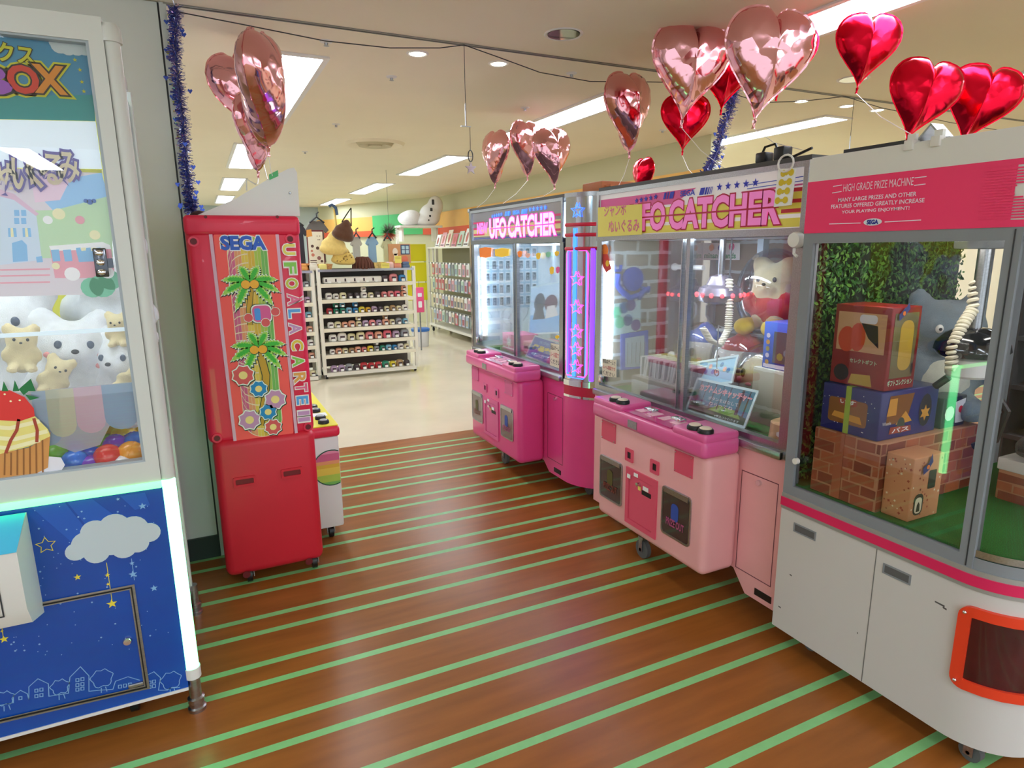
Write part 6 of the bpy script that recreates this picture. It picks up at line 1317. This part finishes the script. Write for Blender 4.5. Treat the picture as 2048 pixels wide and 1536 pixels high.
balloon('red heart balloon under the centre right pink one', 1370, 238, 3.7, 118, Q_, 10, RD(2), 0, 7, Vector((2.2, 2.5, 1.93)))
balloon('red heart balloon almost hidden between the two biggest pink ones', 1452, 140, 3.5, 145, Q_, 15, RD(4), 0, 8)
balloon('red heart balloon almost hidden behind the right side of the biggest pink one', 1568, 108, 3.3, 150, Q_, 12, RD(6), 0, 7)
balloon('small red heart balloon rising behind the roof of the lettered crane game', 1287, 350, 4.6, 84, Q_, -55, 0, 0, 8)
balloon('upper red heart balloon in front of the long ceiling light', 1733, 92, 3.0, 150, Q_, 18, RD(6), RD(4), 7, Vector((2.1, 1.36, 1.93)))
balloon('tilted red heart balloon with its tail on the white clips', 1846, 190, 2.55, 170, Q_, 22, RD(14), 0, 8)
balloon('rightmost red heart balloon, half behind the white machine header', 1962, 200, 2.75, 165, Q_, 14, RD(16), 0, 7)
# ================================================================ tinsel garlands
def tinsel(name, label, pts, n, rad, seed, core=True):
    rnd = random.Random(seed); m = MB(); pts = [Vector(p) for p in pts]; k = len(pts) - 1
    m.tube(pts, .006, 6, 3)
    for i in range(n):
        f = rnd.random() * k; a = int(f); c = pts[a].lerp(pts[a + 1], f - a); d = Vector((rnd.gauss(0, 1), rnd.gauss(0, 1), rnd.gauss(0, .6))).normalized(); L = rad * rnd.uniform(.5, 1.15); s = d.cross(Vector((rnd.random(), rnd.random(), 1))).normalized() * .0024
        m.add([c - s, c + s, c + d * L + s * .6 + Vector((0, 0, -.004)), c + d * L - s * .6], [(0, 1, 2, 3)], i % 3)
    for i in range(n // 120):
        f = rnd.random() * k; a = int(f); c = pts[a].lerp(pts[a + 1], f - a); d = Vector((rnd.gauss(0, 1), rnd.gauss(0, .4), rnd.gauss(0, .6))).normalized() * rad * 1.4
        m.tube([c, c + d], .001, 4, 1); m.slab(PY((c + d).y, (c + d).x, (c + d).z), [(0, -.011), (.011, .004), (.006, .011), (0, .006), (-.006, .011), (-.011, .004)], -.001, .001, 0)
    return tag(O(name, m, [mat('tinsel_blue', (70, 96, 200), .25, .55), mat('tinsel_silver', (206, 208, 226), .15, 1), mat('tinsel_violet', (120, 110, 180), .25, .55), mat('tinsel_core', (80, 84, 130), .4, .5)], loc=pts[0], flat=True, recalc=False), label, 'tinsel')
tp_ = [on_y(px, py, 3.5) for px, py in ((350, 14), (352, 60), (350, 110), (356, 170), (364, 230), (370, 290), (375, 350), (381, 400), (384, 424))]
tinsel('tinsel_garland', 'blue and silver tinsel garland hanging down the white guide rail of the pillar', tp_, 2600, .034, 11)
tp_ = [at(px, py, d) for px, py, d in ((1472, 180, 3.6), (1462, 215, 3.6), (1446, 260, 3.55), (1436, 300, 3.5), (1424, 330, 3.45), (1412, 352, 3.4))]
tinsel('tinsel_garland', 'blue and silver tinsel garland hanging beside the biggest pink balloons onto the crane game roof', tp_, 1000, .04, 12)
# ================================================================ the shop behind
shelfw = mat('shelf_white', (232, 228, 214), .4); mesh_dark = mat('mesh_grey', (110, 108, 104), .5); cardw = mat('price_card', (246, 246, 240), .5); acry = mat('shelf_back_dark', (92, 84, 78), .4)
SY = 8.17
def gondola(label, x0, x1, zs, top, y0=SY, dep=.42):
    t = T('display_shelf', label, 'shelf', ((x0 + x1) / 2, y0, 0), 'white display shelves in the shop')
    for x in (x0, x1 - .045): O('upright', MB().rbox(x, x + .045, y0, y0 + .04, .06, top, .004).box(x, x + .045, y0 + dep - .04, y0 + dep, .06, top), shelfw, t)
    for z in zs:
        s = O('shelf_board', MB().box(x0 + .04, x1 - .04, y0 + .01, y0 + dep - .01, z - .03, z), shelfw, t); O('price_rail', MB().box(x0 + .04, x1 - .04, y0 - .004, y0 + .01, z - .042, z + .004), cream if z > .3 else shelfw, s)
    O('back_panel', MB().box(x0 + .04, x1 - .04, y0 + dep - .02, y0 + dep - .01, .1, top - .02), acry, t)
    O('top_tray', MB().box(x0 + .02, x1 - .02, y0 + .0, y0 + dep, top - .045, top - .03).box(x0 + .02, x1 - .02, y0 - .002, y0 + .008, top - .05, top - .02), steel, t)
    for x in (x0 + .03, x1 - .06):
        for y in (y0 + .05, y0 + dep - .06): caster(t, x + .015, y, .03, black)
    return t
ZS = [on_y(825, y, SY)[2] for y in (563, 593, 621, 648, 674, 698, 732)]
X0, X1 = 1.285, 2.545
gondola('white display shelf on casters stacked with small round packs', X0, X1, ZS, 1.40)
gondola('white display shelf partly hidden behind the red machine', .1, 1.262, [z - .03 for z in ZS], 1.39, SY + .02)
PK = {'white': (240, 236, 226), 'cream': (232, 222, 176), 'red': (196, 50, 60), 'teal green': (40, 140, 110), 'pale blue': (130, 190, 214), 'blue': (50, 140, 200), 'yellow': (236, 214, 60), 'gold': (226, 176, 50), 'lilac': (186, 160, 190), 'pink': (236, 140, 140), 'rose': (226, 100, 120), 'brown': (176, 140, 96), 'dark': (70, 60, 62), 'peach': (236, 170, 140), 'grey': (150, 156, 160)}
PKM = {k: mat('pack_' + k.replace(' ', '_'), v, .35, coat=.2) for k, v in PK.items()}
rows = [['white', 'white', 'white', 'white', 'white', 'white', 'dark', 'pink', 'blue'], ['white', 'white', 'cream', 'dark', 'dark', 'white', 'cream', 'dark', 'pink', 'pink', 'rose', 'peach'], ['red', 'teal green', 'teal green', 'pale blue', 'blue', 'yellow', 'gold', 'lilac', 'dark', 'cream', 'brown', 'cream', 'white'],
        ['white', 'cream', 'peach', 'peach', 'cream', 'lilac', 'pink', 'lilac', 'peach', 'cream', 'grey', 'pale blue'], ['white', 'white', 'cream', 'cream', 'pink', 'peach', 'rose', 'lilac', 'grey'], ['white', 'peach', 'cream', 'brown', 'peach', 'pink', 'yellow', 'grey', 'teal green', 'pale blue', 'blue', 'white', 'cream'], ['lilac', 'lilac', 'grey', 'dark', 'red', 'red', 'red', 'teal green', 'yellow', 'brown', 'dark']]
pk = {}; RN = ['top', 'second', 'third', 'fourth', 'fifth', 'sixth', 'bottom']
def pack(c, kind):
    m = MB()
    if kind == 0: m.lathe((0, 0, 0), [(.035, 0), (.042, .01), (.043, .04), (.036, .062), (.02, .07), (.001, .071)], 14)
    else: m.rbox(-.075, .075, -.05, .05, 0, .075, .02, 3)
    m.box(-.018, .018, -.062, -.06, .004, .03, 1); m.box(-.022, .02, -.046, -.043, .024, .045, 2) if kind == 0 else m.box(-.05, -.03, -.052, -.05, .02, .055, 2)
    return O('round_pack' if kind == 0 else 'pillow_pack', m, [PKM[c], cardw, mat('pack_label', (70, 50, 56), .5)])
for r, row in enumerate(rows):
    z = ZS[r] + .004; n = len(row); cnt = {}
    tot = {}
    for c in row: tot[c] = tot.get(c, 0) + 1
    for i, c in enumerate(row):
        kind = 1 if (r == 0 and i < 6) else 0; wtot = X1 - X0 - .2
        x = X0 + .1 + wtot * (i + .5) / n; y = SY + .09
        cnt[c] = cnt.get(c, 0) + 1
        k = (c, kind)
        if k not in pk: pk[k] = o = pack(c, kind)
        else: o = pk[k].copy(); COL.objects.link(o)
        o.location = (x, y, z); sc = min(1.3, wtot / n / .088) * (1.0 + .08 * math.sin(i * 3.7 + r)) if not kind else 1; o.scale = (sc, 1, sc * 1.05)
        what = ('pillow pack' if kind else 'round pack'); o.name = ('pillow_pack' if kind else 'round_pack')
        lab = f'{c} {what}, only one of its colour on the {RN[r]} shelf' if tot[c] == 1 else f'{c} {what}, {ORD[cnt[c] - 1]} {c} one from the left on the {RN[r]} shelf'
        tag(o, lab, 'pack', 'packs on the ' + RN[r] + ' shelf of the display unit')
# second row stacked on a few of them
for i, (r, j, c) in enumerate(((1, 5, 'white'), (1, 11, 'peach'), (2, 1, 'teal green'), (2, 2, 'pale blue'), (2, 4, 'blue'), (3, 4, 'cream'), (3, 8, 'brown'), (5, 7, 'grey'))):
    n = len(rows[r]); x = X0 + .1 + (X1 - X0 - .2) * (j + .5) / n; o = pk[(c, 0)].copy(); COL.objects.link(o); o.name = 'round_pack'; o.location = (x, SY + .09, ZS[r] + .004 + .08); o.scale = (.85, .85, .85)
    tag(o, f'{c} round pack stacked on top of another pack on the {RN[r]} shelf' if i != 3 else 'pale blue round pack stacked on a green one on the third shelf', 'pack', 'packs stacked in a second layer')
for r in range(7):
    for i in range(2):
        c = ['white', 'peach', 'cream', 'grey', 'lilac', 'pale blue', 'peach'][(r + i * 3) % 7]; o = pk[(c, 0)].copy() if (c, 0) in pk else pk[('white', 0)].copy(); COL.objects.link(o); o.name = 'round_pack'; o.location = (1.08 + .09 * i, SY + .1, ZS[r] - .03 + .004); o.scale = (1, 1, 1)
        tag(o, f'{c} round pack, {"first" if i else "second"} from the right, {RN[r]} shelf beside the red machine', 'pack', 'packs on the half hidden shelf')
# goods standing and hanging on top of the shelf
TZ = 1.372
def top_at(px, py, Y): return on_y(px, py, Y)
def board(name, label, x0, x1, z0, z1, y, mats, art, cat, lean=.0):
    t = T(name, label, cat, ((x0 + x1) / 2, y, z0)); pl = Plane((x0, y, z0), (1, 0, 0), (0, lean, 1)); O('board', MB().slab(pl, [(0, 0), (x1 - x0, 0), (x1 - x0, z1 - z0), (0, z1 - z0)], -.012, 0), mats[0], t); m = MB(); art(m, pl, x1 - x0, z1 - z0); O('print', m, mats[1:], t); return t
def shirtart(m, pl, w, h):
    m.flat(pl, [(w * .06, h * .03), (w * .94, h * .03), (w * .94, h * .96), (w * .06, h * .96)], .002, 0)
    for i, (x, z, r, mi) in enumerate(((.3, .6, .09, 1), (.25, .48, .07, 2), (.62, .85, .03, 1), (.78, .85, .03, 1), (.66, .76, .03, 1), (.76, .76, .03, 1), (.6, .55, .1, 1), (.8, .55, .08, 2), (.3, .38, .1, 2), (.65, .3, .12, 3), (.8, .22, .08, 1))): m.flat(pl, circ(w * x, h * z, w * r, 10), .003, mi)
    m.flat(pl, [(0, h * .82), (w * .34, h * .85), (w * .3, h * 1.02), (w * .02, h * 1.0)], .004, 4)
    for z in (.12, .18, .24): m.line(pl, [(w * .12, h * z), (w * .5, h * z)], .012, .003, 1)
bd = [mat('board_maroon', (110, 40, 46), .5), mat('board_cream', (236, 230, 210), .5), mat('print_umber', (90, 62, 56), .5), mat('print_salmon', (206, 130, 110), .5), mat('print_mauve', (150, 100, 100), .5), mat('print_tangerine', (236, 160, 70), .5)]
a = on_y(612, 460, SY + .15); b = on_y(650, 516, SY + .15)
board('poster_board', 'maroon rimmed cream poster board with brown prints beside the red machine', a.x, b.x, TZ, a.z, SY + .15, bd, shirtart, 'board')
# garment and jacket on hangers behind it
def shirt(name, label, cx, ztop, w, h, y, m, cat='clothing', hang=True, ch=dark):
    t = T(name, label, cat, (cx, y, ztop)); pl = PY(y, cx, ztop)
    pts = [(-.16, 0), (-.06, .03), (0, .01), (.06, .03), (.16, 0), (.3, -.2), (.22, -.27), (.17, -.2), (.18, -1), (-.18, -1), (-.17, -.2), (-.22, -.27), (-.3, -.2)]
    mb = MB(); mb.slab(pl, [(x * w * 1.6, z * h) for x, z in pts], -.05, .0); O('garment', mb, m, t)
    if hang: O('hanger', MB().tube([(cx - w * .3, y - .02, ztop - .01), (cx, y - .02, ztop + .06), (cx + w * .3, y - .02, ztop - .01)], .012, 6).tube([(cx, y - .02, ztop + .06), (cx, y - .02, ztop + .1), (cx + .03, y - .02, ztop + .12)], .008, 6), ch, t)
    return t
p = on_y(633, 444, SY + .3); shirt('jacket', 'grey garment on a dark hanger above the poster board', p.x, p.z, .3, .5, SY + .3, mat('cloth_grey', (120, 116, 112), .8))
p = on_y(602, 450, SY + .3); shirt('jacket', 'dark red edged garment half behind the red machine', p.x - .06, p.z, .3, .5, SY + .32, mat('cloth_charcoal', (62, 58, 66), .8))
p = on_y(744, 475, SY + .1); shirt('small_shirt', 'light blue child sized shirt on a thick black hanger', p.x, p.z, .17, .36, SY + .1, mat('cloth_sky', (140, 176, 206), .8), ch=black)
p = on_y(712, 475, SY + .28); shirt('small_shirt', 'pale grey shirt hanging between the bags and the blue shirt', p.x, p.z, .16, .4, SY + .28, mat('cloth_pale', (206, 204, 190), .8))
p = on_y(774, 480, SY + .3); shirt('small_shirt', 'pale yellow green shirt right of the blue shirt', p.x, p.z, .17, .4, SY + .3, mat('cloth_lime', (206, 206, 160), .8))
# bags
def bag(name, label, px, py, Y, w, h, m, roll=0, dots=None):
    c = on_y(px, py, Y); t = T(name, label, 'bag', c)
    b = O('bag_body', skin([((0, 0, -h * .05), (w * .46, .07, h * .42)), ((-w * .12, 0, -h * .24), (w * .4, .085, h * .27)), ((w * .16, 0, -h * .2), (w * .36, .08, h * .28)), ((0, 0, h * .3), (w * .24, .055, h * .3)), ((0, 0, h * .5), (w * .14, .04, h * .14))], .016, 3), m, t, local=True)
    if dots:
        mb = MB(); rnd = random.Random(2)
        for i in range(16): x, z = rnd.uniform(-.8, .8) * w * .4, rnd.uniform(-.8, .8) * h * .4; mb.ell((x, -.072, z), (.01, .02, .008), 6, 5)
        O('dot', mb, dots, b, local=True)
    t.rotation_euler.y = roll; return t
bag('cloth_bag', 'large pale yellow felt bag leaning under the brown bag', 667, 489, SY + .02, .33, .26, fur('felt_yellow', (236, 206, 126), .2), .1)
bag('cloth_bag', 'pale yellow dotted pouch standing on the shelf top', 687, 514, SY + .06, .3, .2, fur('felt_corn', (226, 196, 110), .2), .12, mat('dot_brown', (160, 130, 70), .7))
bb_ = bag('cloth_bag', 'dark brown gathered bag hanging from a black cord', 688, 463, SY - .02, .27, .24, fur('felt_brown', (98, 66, 48), .2), .35)
cp_ = on_y(683, 418, SY - .02); c0 = on_y(688, 455, SY - .02)
O('bag_cord', MB().tube([(-.06, -.02, .1), (-.03, 0, .2), (.0, 0, .3)], .008, 6).tube([(.06, -.02, .09), (.03, 0, .2), (-.0, 0, .3)], .008, 6), black, bb_, local=True)
t = T('hook_pole', 'blue and yellow curved hook holding the bags above the shelf', 'hook', cp_); O('hook', MB().tube([on_y(658, 413, SY), on_y(664, 409, SY), on_y(671, 415, SY), on_y(674, 430, SY)], .02, 8), mat('hook_slate', (70, 96, 130), .4), t); O('strap', MB().tube([on_y(668, 418, SY), on_y(672, 450, SY), on_y(668, 475, SY)], .014, 6), mat('strap_corn', (230, 200, 110), .6), t)
# baskets, hat, signs
def basket(label, px, w, d, h, m, y=SY + .05):
    c = on_y(px, 530, y); t = T('basket', label, 'basket', (c.x, y + d / 2, TZ)); O('basket_body', MB().prism('y', [(c.x - w * .45, TZ), (c.x + w * .45, TZ), (c.x + w * .5, TZ + h), (c.x - w * .5, TZ + h)], y, y + d), m, t); O('basket_rim', MB().ring('z', rrect(c.x, y + d / 2, w * 1.04, d * 1.06, .02, 2), rrect(c.x, y + d / 2, w * .94, d * .9, .02, 2), TZ + h, TZ + h + .012), m, t)
wick = mat('wicker', (206, 150, 90), .7, noise=.3, nscale=40)
basket('shallow wicker basket standing left on the shelf top', 640, .3, .25, .06, wick); basket('small orange wicker basket at the left end of the shelf top', 612, .14, .2, .07, mat('wicker_orange', (220, 140, 70), .7, noise=.3, nscale=40)); basket('yellow wicker basket behind the yellow price card', 768, .26, .22, .07, mat('wicker_yellow', (226, 196, 120), .7, noise=.25, nscale=40))
c = on_y(726, 527, SY + .08); t = T('knit_hat', 'dark brown ribbed hat between the dotted pouch and the blue shirt', 'hat', (c.x, SY + .1, TZ)); m = MB()
for i in range(18): a0 = 2 * PI * i / 18; m.tube([(c.x + .125 * math.cos(a0), SY + .1 + .1 * math.sin(a0), TZ), (c.x + .115 * math.cos(a0), SY + .1 + .09 * math.sin(a0), TZ + .08), (c.x + .06 * math.cos(a0), SY + .1 + .05 * math.sin(a0), TZ + .145)], .018, 6)
m.ell((c.x, SY + .1, TZ + .07), (.12, .095, .09), 14, 8); O('crown', m, mat('knit_brown', (98, 58, 44), .9), t)
for px0, py0, px1, py1, lab in ((762, 526, 779, 536, 'yellow price card on the rim of the shelf top'), (789, 512, 803, 526, 'yellow price card stuck below the window picture')):
    a, b = on_y(px0, py0, SY - .01), on_y(px1, py1, SY - .01); t = T('price_card', lab, 'card', (a.x, SY - .01, b.z), 'yellow price cards'); O('card', MB().box(a.x, b.x, SY - .014, SY - .01, b.z, a.z), yel, t); m = MB(); pl = PY(SY - .0145); [m.line(pl, [(a.x + .01, z), (b.x - .01, z)], .004, .001) for z in (a.z - .015, a.z - .035)]; O('writing', m, mat('card_ink', (150, 130, 60), .6), t)
def winart(m, pl, w, h):
    m.flat(pl, [(0, 0), (w, 0), (w, h), (0, h)], .001, 0); m.flat(pl, [(w * .55, h * .45), (w * .96, h * .45), (w * .96, h * .96), (w * .55, h * .96)], .002, 1)
    for i in range(2):
        for j in range(2): m.flat(pl, [(w * (.6 + .18 * i), h * (.5 + .22 * j)), (w * (.74 + .18 * i), h * (.5 + .22 * j)), (w * (.74 + .18 * i), h * (.68 + .22 * j)), (w * (.6 + .18 * i), h * (.68 + .22 * j))], .003, 2)
    m.flat(pl, circ(w * .3, h * .6, w * .12, 12, h * .2), .003, 3); m.flat(pl, [(w * .2, h * .1), (w * .45, h * .1), (w * .4, h * .5), (w * .25, h * .5)], .003, 3); m.flat(pl, circ(w * .72, h * .2, w * .16, 10), .003, 4)
a = on_y(776, 488, SY + .06); b = on_y(822, 526, SY + .06)
board('picture_board', 'brown picture board with a blue window drawn on it at the shelf end', a.x, b.x, b.z, a.z, SY + .06, [mat('board_brown', (150, 104, 66), .5), mat('board_tan', (206, 150, 100), .5), mat('frame_slate', (60, 76, 110), .5), mat('sky_pane', (176, 206, 216), .4), mat('print_bone', (236, 222, 200), .5), mat('print_coral', (226, 120, 90), .5)], winart, 'board')
for i, (px, c, lab) in enumerate(((606, (226, 160, 90), 'small orange striped cup at the left end of the shelf top'), (627, (232, 226, 210), 'white folded cloth in front of the poster board'), (645, (236, 226, 140), 'pale yellow cloth in front of the poster board'), (812, (90, 110, 140), 'slate folded cloth at the right end of the shelf top'), (795, (226, 150, 120), 'salmon folded cloth under the window picture'), (780, (240, 200, 190), 'pale pink folded cloth left of the salmon one'))):
    p = on_y(px, 530, SY + .03); t = T('folded_cloth', lab, 'cloth', (p.x, SY + .05, TZ)); O('fold', MB().rbox(p.x - .05, p.x + .05, SY + .01, SY + .12, TZ, TZ + .05 + .012 * (i % 3), .016, 3).rbox(p.x - .045, p.x + .04, SY + .015, SY + .11, TZ + .045, TZ + .075 + .01 * (i % 2), .012, 3), mat(f'cloth_{["apricot","bone","butter","slate","salmon","blush"][i]}', c, .8), t)
# ---- rack on the right with hanging cards
RX = 4.12
def rack(label, y0, y1, top):
    t = T('display_rack', label, 'rack', (RX, (y0 + y1) / 2, 0), 'cream wire racks along the right of the shop')
    for y in (y0, y1 - .03, y1 - .28): O('upright', MB().box(RX, RX + .03, y, y + .03, .08, top), shelfw, t)
    O('base_shelf', MB().box(RX - .02, RX + .5, y0, y1, .12, .16), shelfw, t); O('top_shelf', MB().box(RX - .01, RX + .45, y0, y1, top - .03, top), shelfw, t)
    m = MB()
    for z in (.48, .78, 1.08, 1.36): m.box(RX + .0, RX + .015, y0, y1, z, z + .012)
    O('hanging_rail', m, steel, t); O('back_mesh', MB().box(RX + .3, RX + .31, y0, y1, .16, top - .03), mat('mesh_khaki', (150, 148, 120), .6), t)
    for y in (y0 + .1, y1 - .1):
        for x in (RX + .03, RX + .4): caster(t, x, y, .04, black)
rack('cream wire rack of hanging packets, farther of the two', 9.75, 12.35, 1.66); rack('cream wire rack of hanging packets, nearer one beside the dark pink crane game', 7.3, 9.68, 1.66)
hc = {'white': (236, 236, 230), 'pale blue': (170, 190, 206), 'pink': (226, 170, 176), 'beige': (226, 212, 186), 'lilac': (196, 186, 206), 'grey': (140, 144, 150), 'rose': (206, 110, 120), 'mint': (186, 210, 190)}
hk = list(hc); hp_ = {}; rnd = random.Random(6)
rname = ['bottom', 'second', 'third', 'top']
for r, z in enumerate((.48, .78, 1.08, 1.36)):
    y = 12.0; i = 0
    while y > 8.75 and i < 20:
        c = hk[rnd.randrange(8)]; k = c
        if k not in hp_:
            m = MB(); m.slab(PX(0), [(-.06, -.22), (.06, -.22), (.06, -.01), (-.06, -.01)], -.012, .0, 0); m.flat(PX(0), [(-.045, -.19), (.045, -.19), (.045, -.09), (-.045, -.09)], .001, 1); m.box(-.05, .02, -.004, .004, -.006, .002, 2); m.box(-.052, -.049, -.03, .03, -.02, .016, 3)
            o = O('hanging_packet', m, [mat('packet_' + c.replace(' ', '_'), hc[c], .3), mat('packet_print_' + c.replace(' ', '_'), tuple(int(v * .8) for v in hc[hk[(hk.index(c) + 2) % 8]]), .4), steel, cardw]); hp_[k] = o
        else: o = hp_[k].copy(); COL.objects.link(o)
        o.name = 'hanging_packet'; o.location = (RX - .02, y, z); tag(o, f'{c} hanging packet, {ORD[i]} from the far end, {rname[r]} row of the wire racks', 'packet', f'hanging packets in the {rname[r]} row'); y -= rnd.uniform(.15, .19); i += 1
for i in range(11):
    y = 12.1 - .3 * i; c = ['white', 'pink', 'beige', 'rose', 'mint', 'white', 'lilac', 'pink', 'beige', 'grey', 'white'][i]; pl = Plane((RX + .1, y, 1.66), (0, -1, 0), (.3, 0, 1)); m = MB(); w, h = .11, .24 + .04 * (i % 3); m.slab(pl, [(-w, 0), (w, 0), (w, h), (-w, h)], -.01, 0, 0); m.flat(pl, circ(0, h * .5, w * .5, 8, h * .3), .001, 1); m.flat(pl, [(-w * .8, h * .08), (w * .8, h * .08), (w * .8, h * .16), (-w * .8, h * .16)], .001, 2)
    tag(O('picture_folder', m, [mat('packet_' + c, hc[c], .3), mat('folder_print', (190, 110, 96), .5), mat('folder_text', (90, 70, 70), .5)], loc=(RX + .1, y, 1.66)), f'{c} picture folder propped on the rack top, {ORD[i]} from the far end', 'folder', 'picture folders on top of the wire racks')
# white wall shelf with plastic bag, bowl shaped bundle and pom pom
p = on_y(846, 452, 12.5); t = T('wall_shelf', 'pale shelf high on the wall below the green fascia', 'shelf', (p.x, 12.5, p.z)); O('shelf_board', MB().box(p.x - .55, p.x + .3, 12.2, 12.6, p.z - .04, p.z), shelfw, t); O('shelf_bracket', MB().box(p.x - .5, p.x - .46, 12.3, 12.6, p.z - .3, p.z - .04).box(p.x + .2, p.x + .24, 12.3, 12.6, p.z - .3, p.z - .04).box(p.x - .55, p.x - .5, 12.5, 12.56, 0, p.z - .04).box(p.x + .25, p.x + .3, 12.5, 12.56, 0, p.z - .04), shelfw, t)
s1 = fur('plastic_white', (240, 240, 238), .1)
o = O('plastic_bag', skin([((p.x + .1, 12.35, p.z + .2), (.22, .16, .22)), ((p.x + .22, 12.35, p.z + .38), (.16, .14, .2)), ((p.x - .02, 12.35, p.z + .1), (.24, .16, .12))], .03), mat('bag_white_gloss', (242, 242, 240), .25), loc=(p.x + .1, 12.35, p.z)); tag(o, 'white glossy plastic bag with dark marks bulging on the wall shelf', 'bag')
m = MB(); pl = PY(12.19)
for x, z, w, h in ((.12, .44, .05, .1), (.08, .3, .05, .06), (.05, .18, .04, .04), (.02, .1, .03, .03)): m.flat(pl, rrect(p.x + x, p.z + z, w, h, .01, 2), 0)
b_ = O('bag_mark', m, dark, o)
o = O('white_bundle', skin([((p.x - .32, 12.35, p.z + .13), (.24, .16, .14)), ((p.x - .28, 12.35, p.z + .2), (.18, .14, .1))], .03), s1, loc=(p.x - .32, 12.35, p.z)); tag(o, 'white rounded bundle left of the plastic bag on the wall shelf', 'bundle')
p = on_y(778, 465, 9.2); t = T('yarn_pompom', 'red green and grey tufted pompom hanging before the green fascia', 'decoration', p); m = MB(); rnd = random.Random(8)
for i in range(500):
    d = Vector((rnd.gauss(0, 1), rnd.gauss(0, 1), rnd.gauss(0, 1))).normalized(); s = d.cross(Vector((.3, .2, 1))).normalized() * .006; q_ = Vector(p) + Vector((0, 0, 0)); L = .15; m.add([q_ + d * .02 - s, q_ + d * .02 + s, q_ + d * L], [(0, 1, 2)], 0 if d.z < -.15 else 1 if d.z < .55 else 2)
O('tufts', m, [mat('yarn_red', (210, 90, 70), .8), mat('yarn_green', (70, 140, 80), .8), mat('yarn_grey', (130, 120, 116), .8)], t, recalc=False); O('hanging_cord', MB().cyl((p.x, p.y, p.z + .1), (p.x, p.y, CEIL), .002, 4), dark, t)
# yellow panels, pink parcel and pale pouf behind
for i, (z0, z1, lab) in enumerate(((1.38, 1.72, 'upper bright yellow panel behind the shelf end'), (.98, 1.36, 'middle bright yellow panel behind the shelf end'), (.6, .95, 'lower bright yellow panel behind the shelf end'))):
    a = on_y(836, 520, 12.6); b = on_y(885, 520, 12.6); t = T('yellow_panel', lab, 'panel', ((a.x + b.x) / 2, 12.6, z0), 'yellow panels behind the shelf'); O('panel', MB().box(a.x - .4, b.x - .35, 12.6, 12.63, z0, z1), mat('panel_yellow', (236, 226, 40), .4), t); O('panel_post', MB().box(a.x - .4, a.x - .37, 12.63, 12.66, 0 if i == 2 else z0 - .03, z1).box(b.x - .38, b.x - .35, 12.63, 12.66, 0 if i == 2 else z0 - .03, z1), shelfw, t)
p = on_y(840, 600, 9.9); t = T('pink_package', 'bright pink hanging package behind the shelf post', 'package', p); O('package', MB().rbox(p.x - .07, p.x + .07, p.y, p.y + .06, p.z - .2, p.z + .2, .01), mat('package_pink', (240, 90, 140), .35), t); m = MB(); pl = PY(p.y - .001); m.flat(pl, rrect(p.x, p.z + .08, .07, .06, .01, 2), 0); m.flat(pl, rrect(p.x, p.z - .07, .06, .1, .01, 2), 0); O('package_print', m, whiteprint, t); O('hook', MB().cyl((p.x, p.y + .03, p.z + .2), (p.x, p.y + .03, p.z + .3), .004, 6).cyl((p.x, p.y + .03, 0), (p.x, p.y + .03, p.z - .2), .012, 8), steel, t)
p = on_z(842, 692); t = T('cloth_bin', 'pale blue rimmed white bin on the floor behind the shelf end', 'bin', p); O('bin_body', MB().lathe(p, [(.13, 0), (.15, .28), (.14, .3)], 18), white, t); O('bin_rim', MB().lathe(p, [(.155, .26), (.16, .3), (.14, .31)], 18), mat('bin_blue', (60, 120, 200), .4), t)
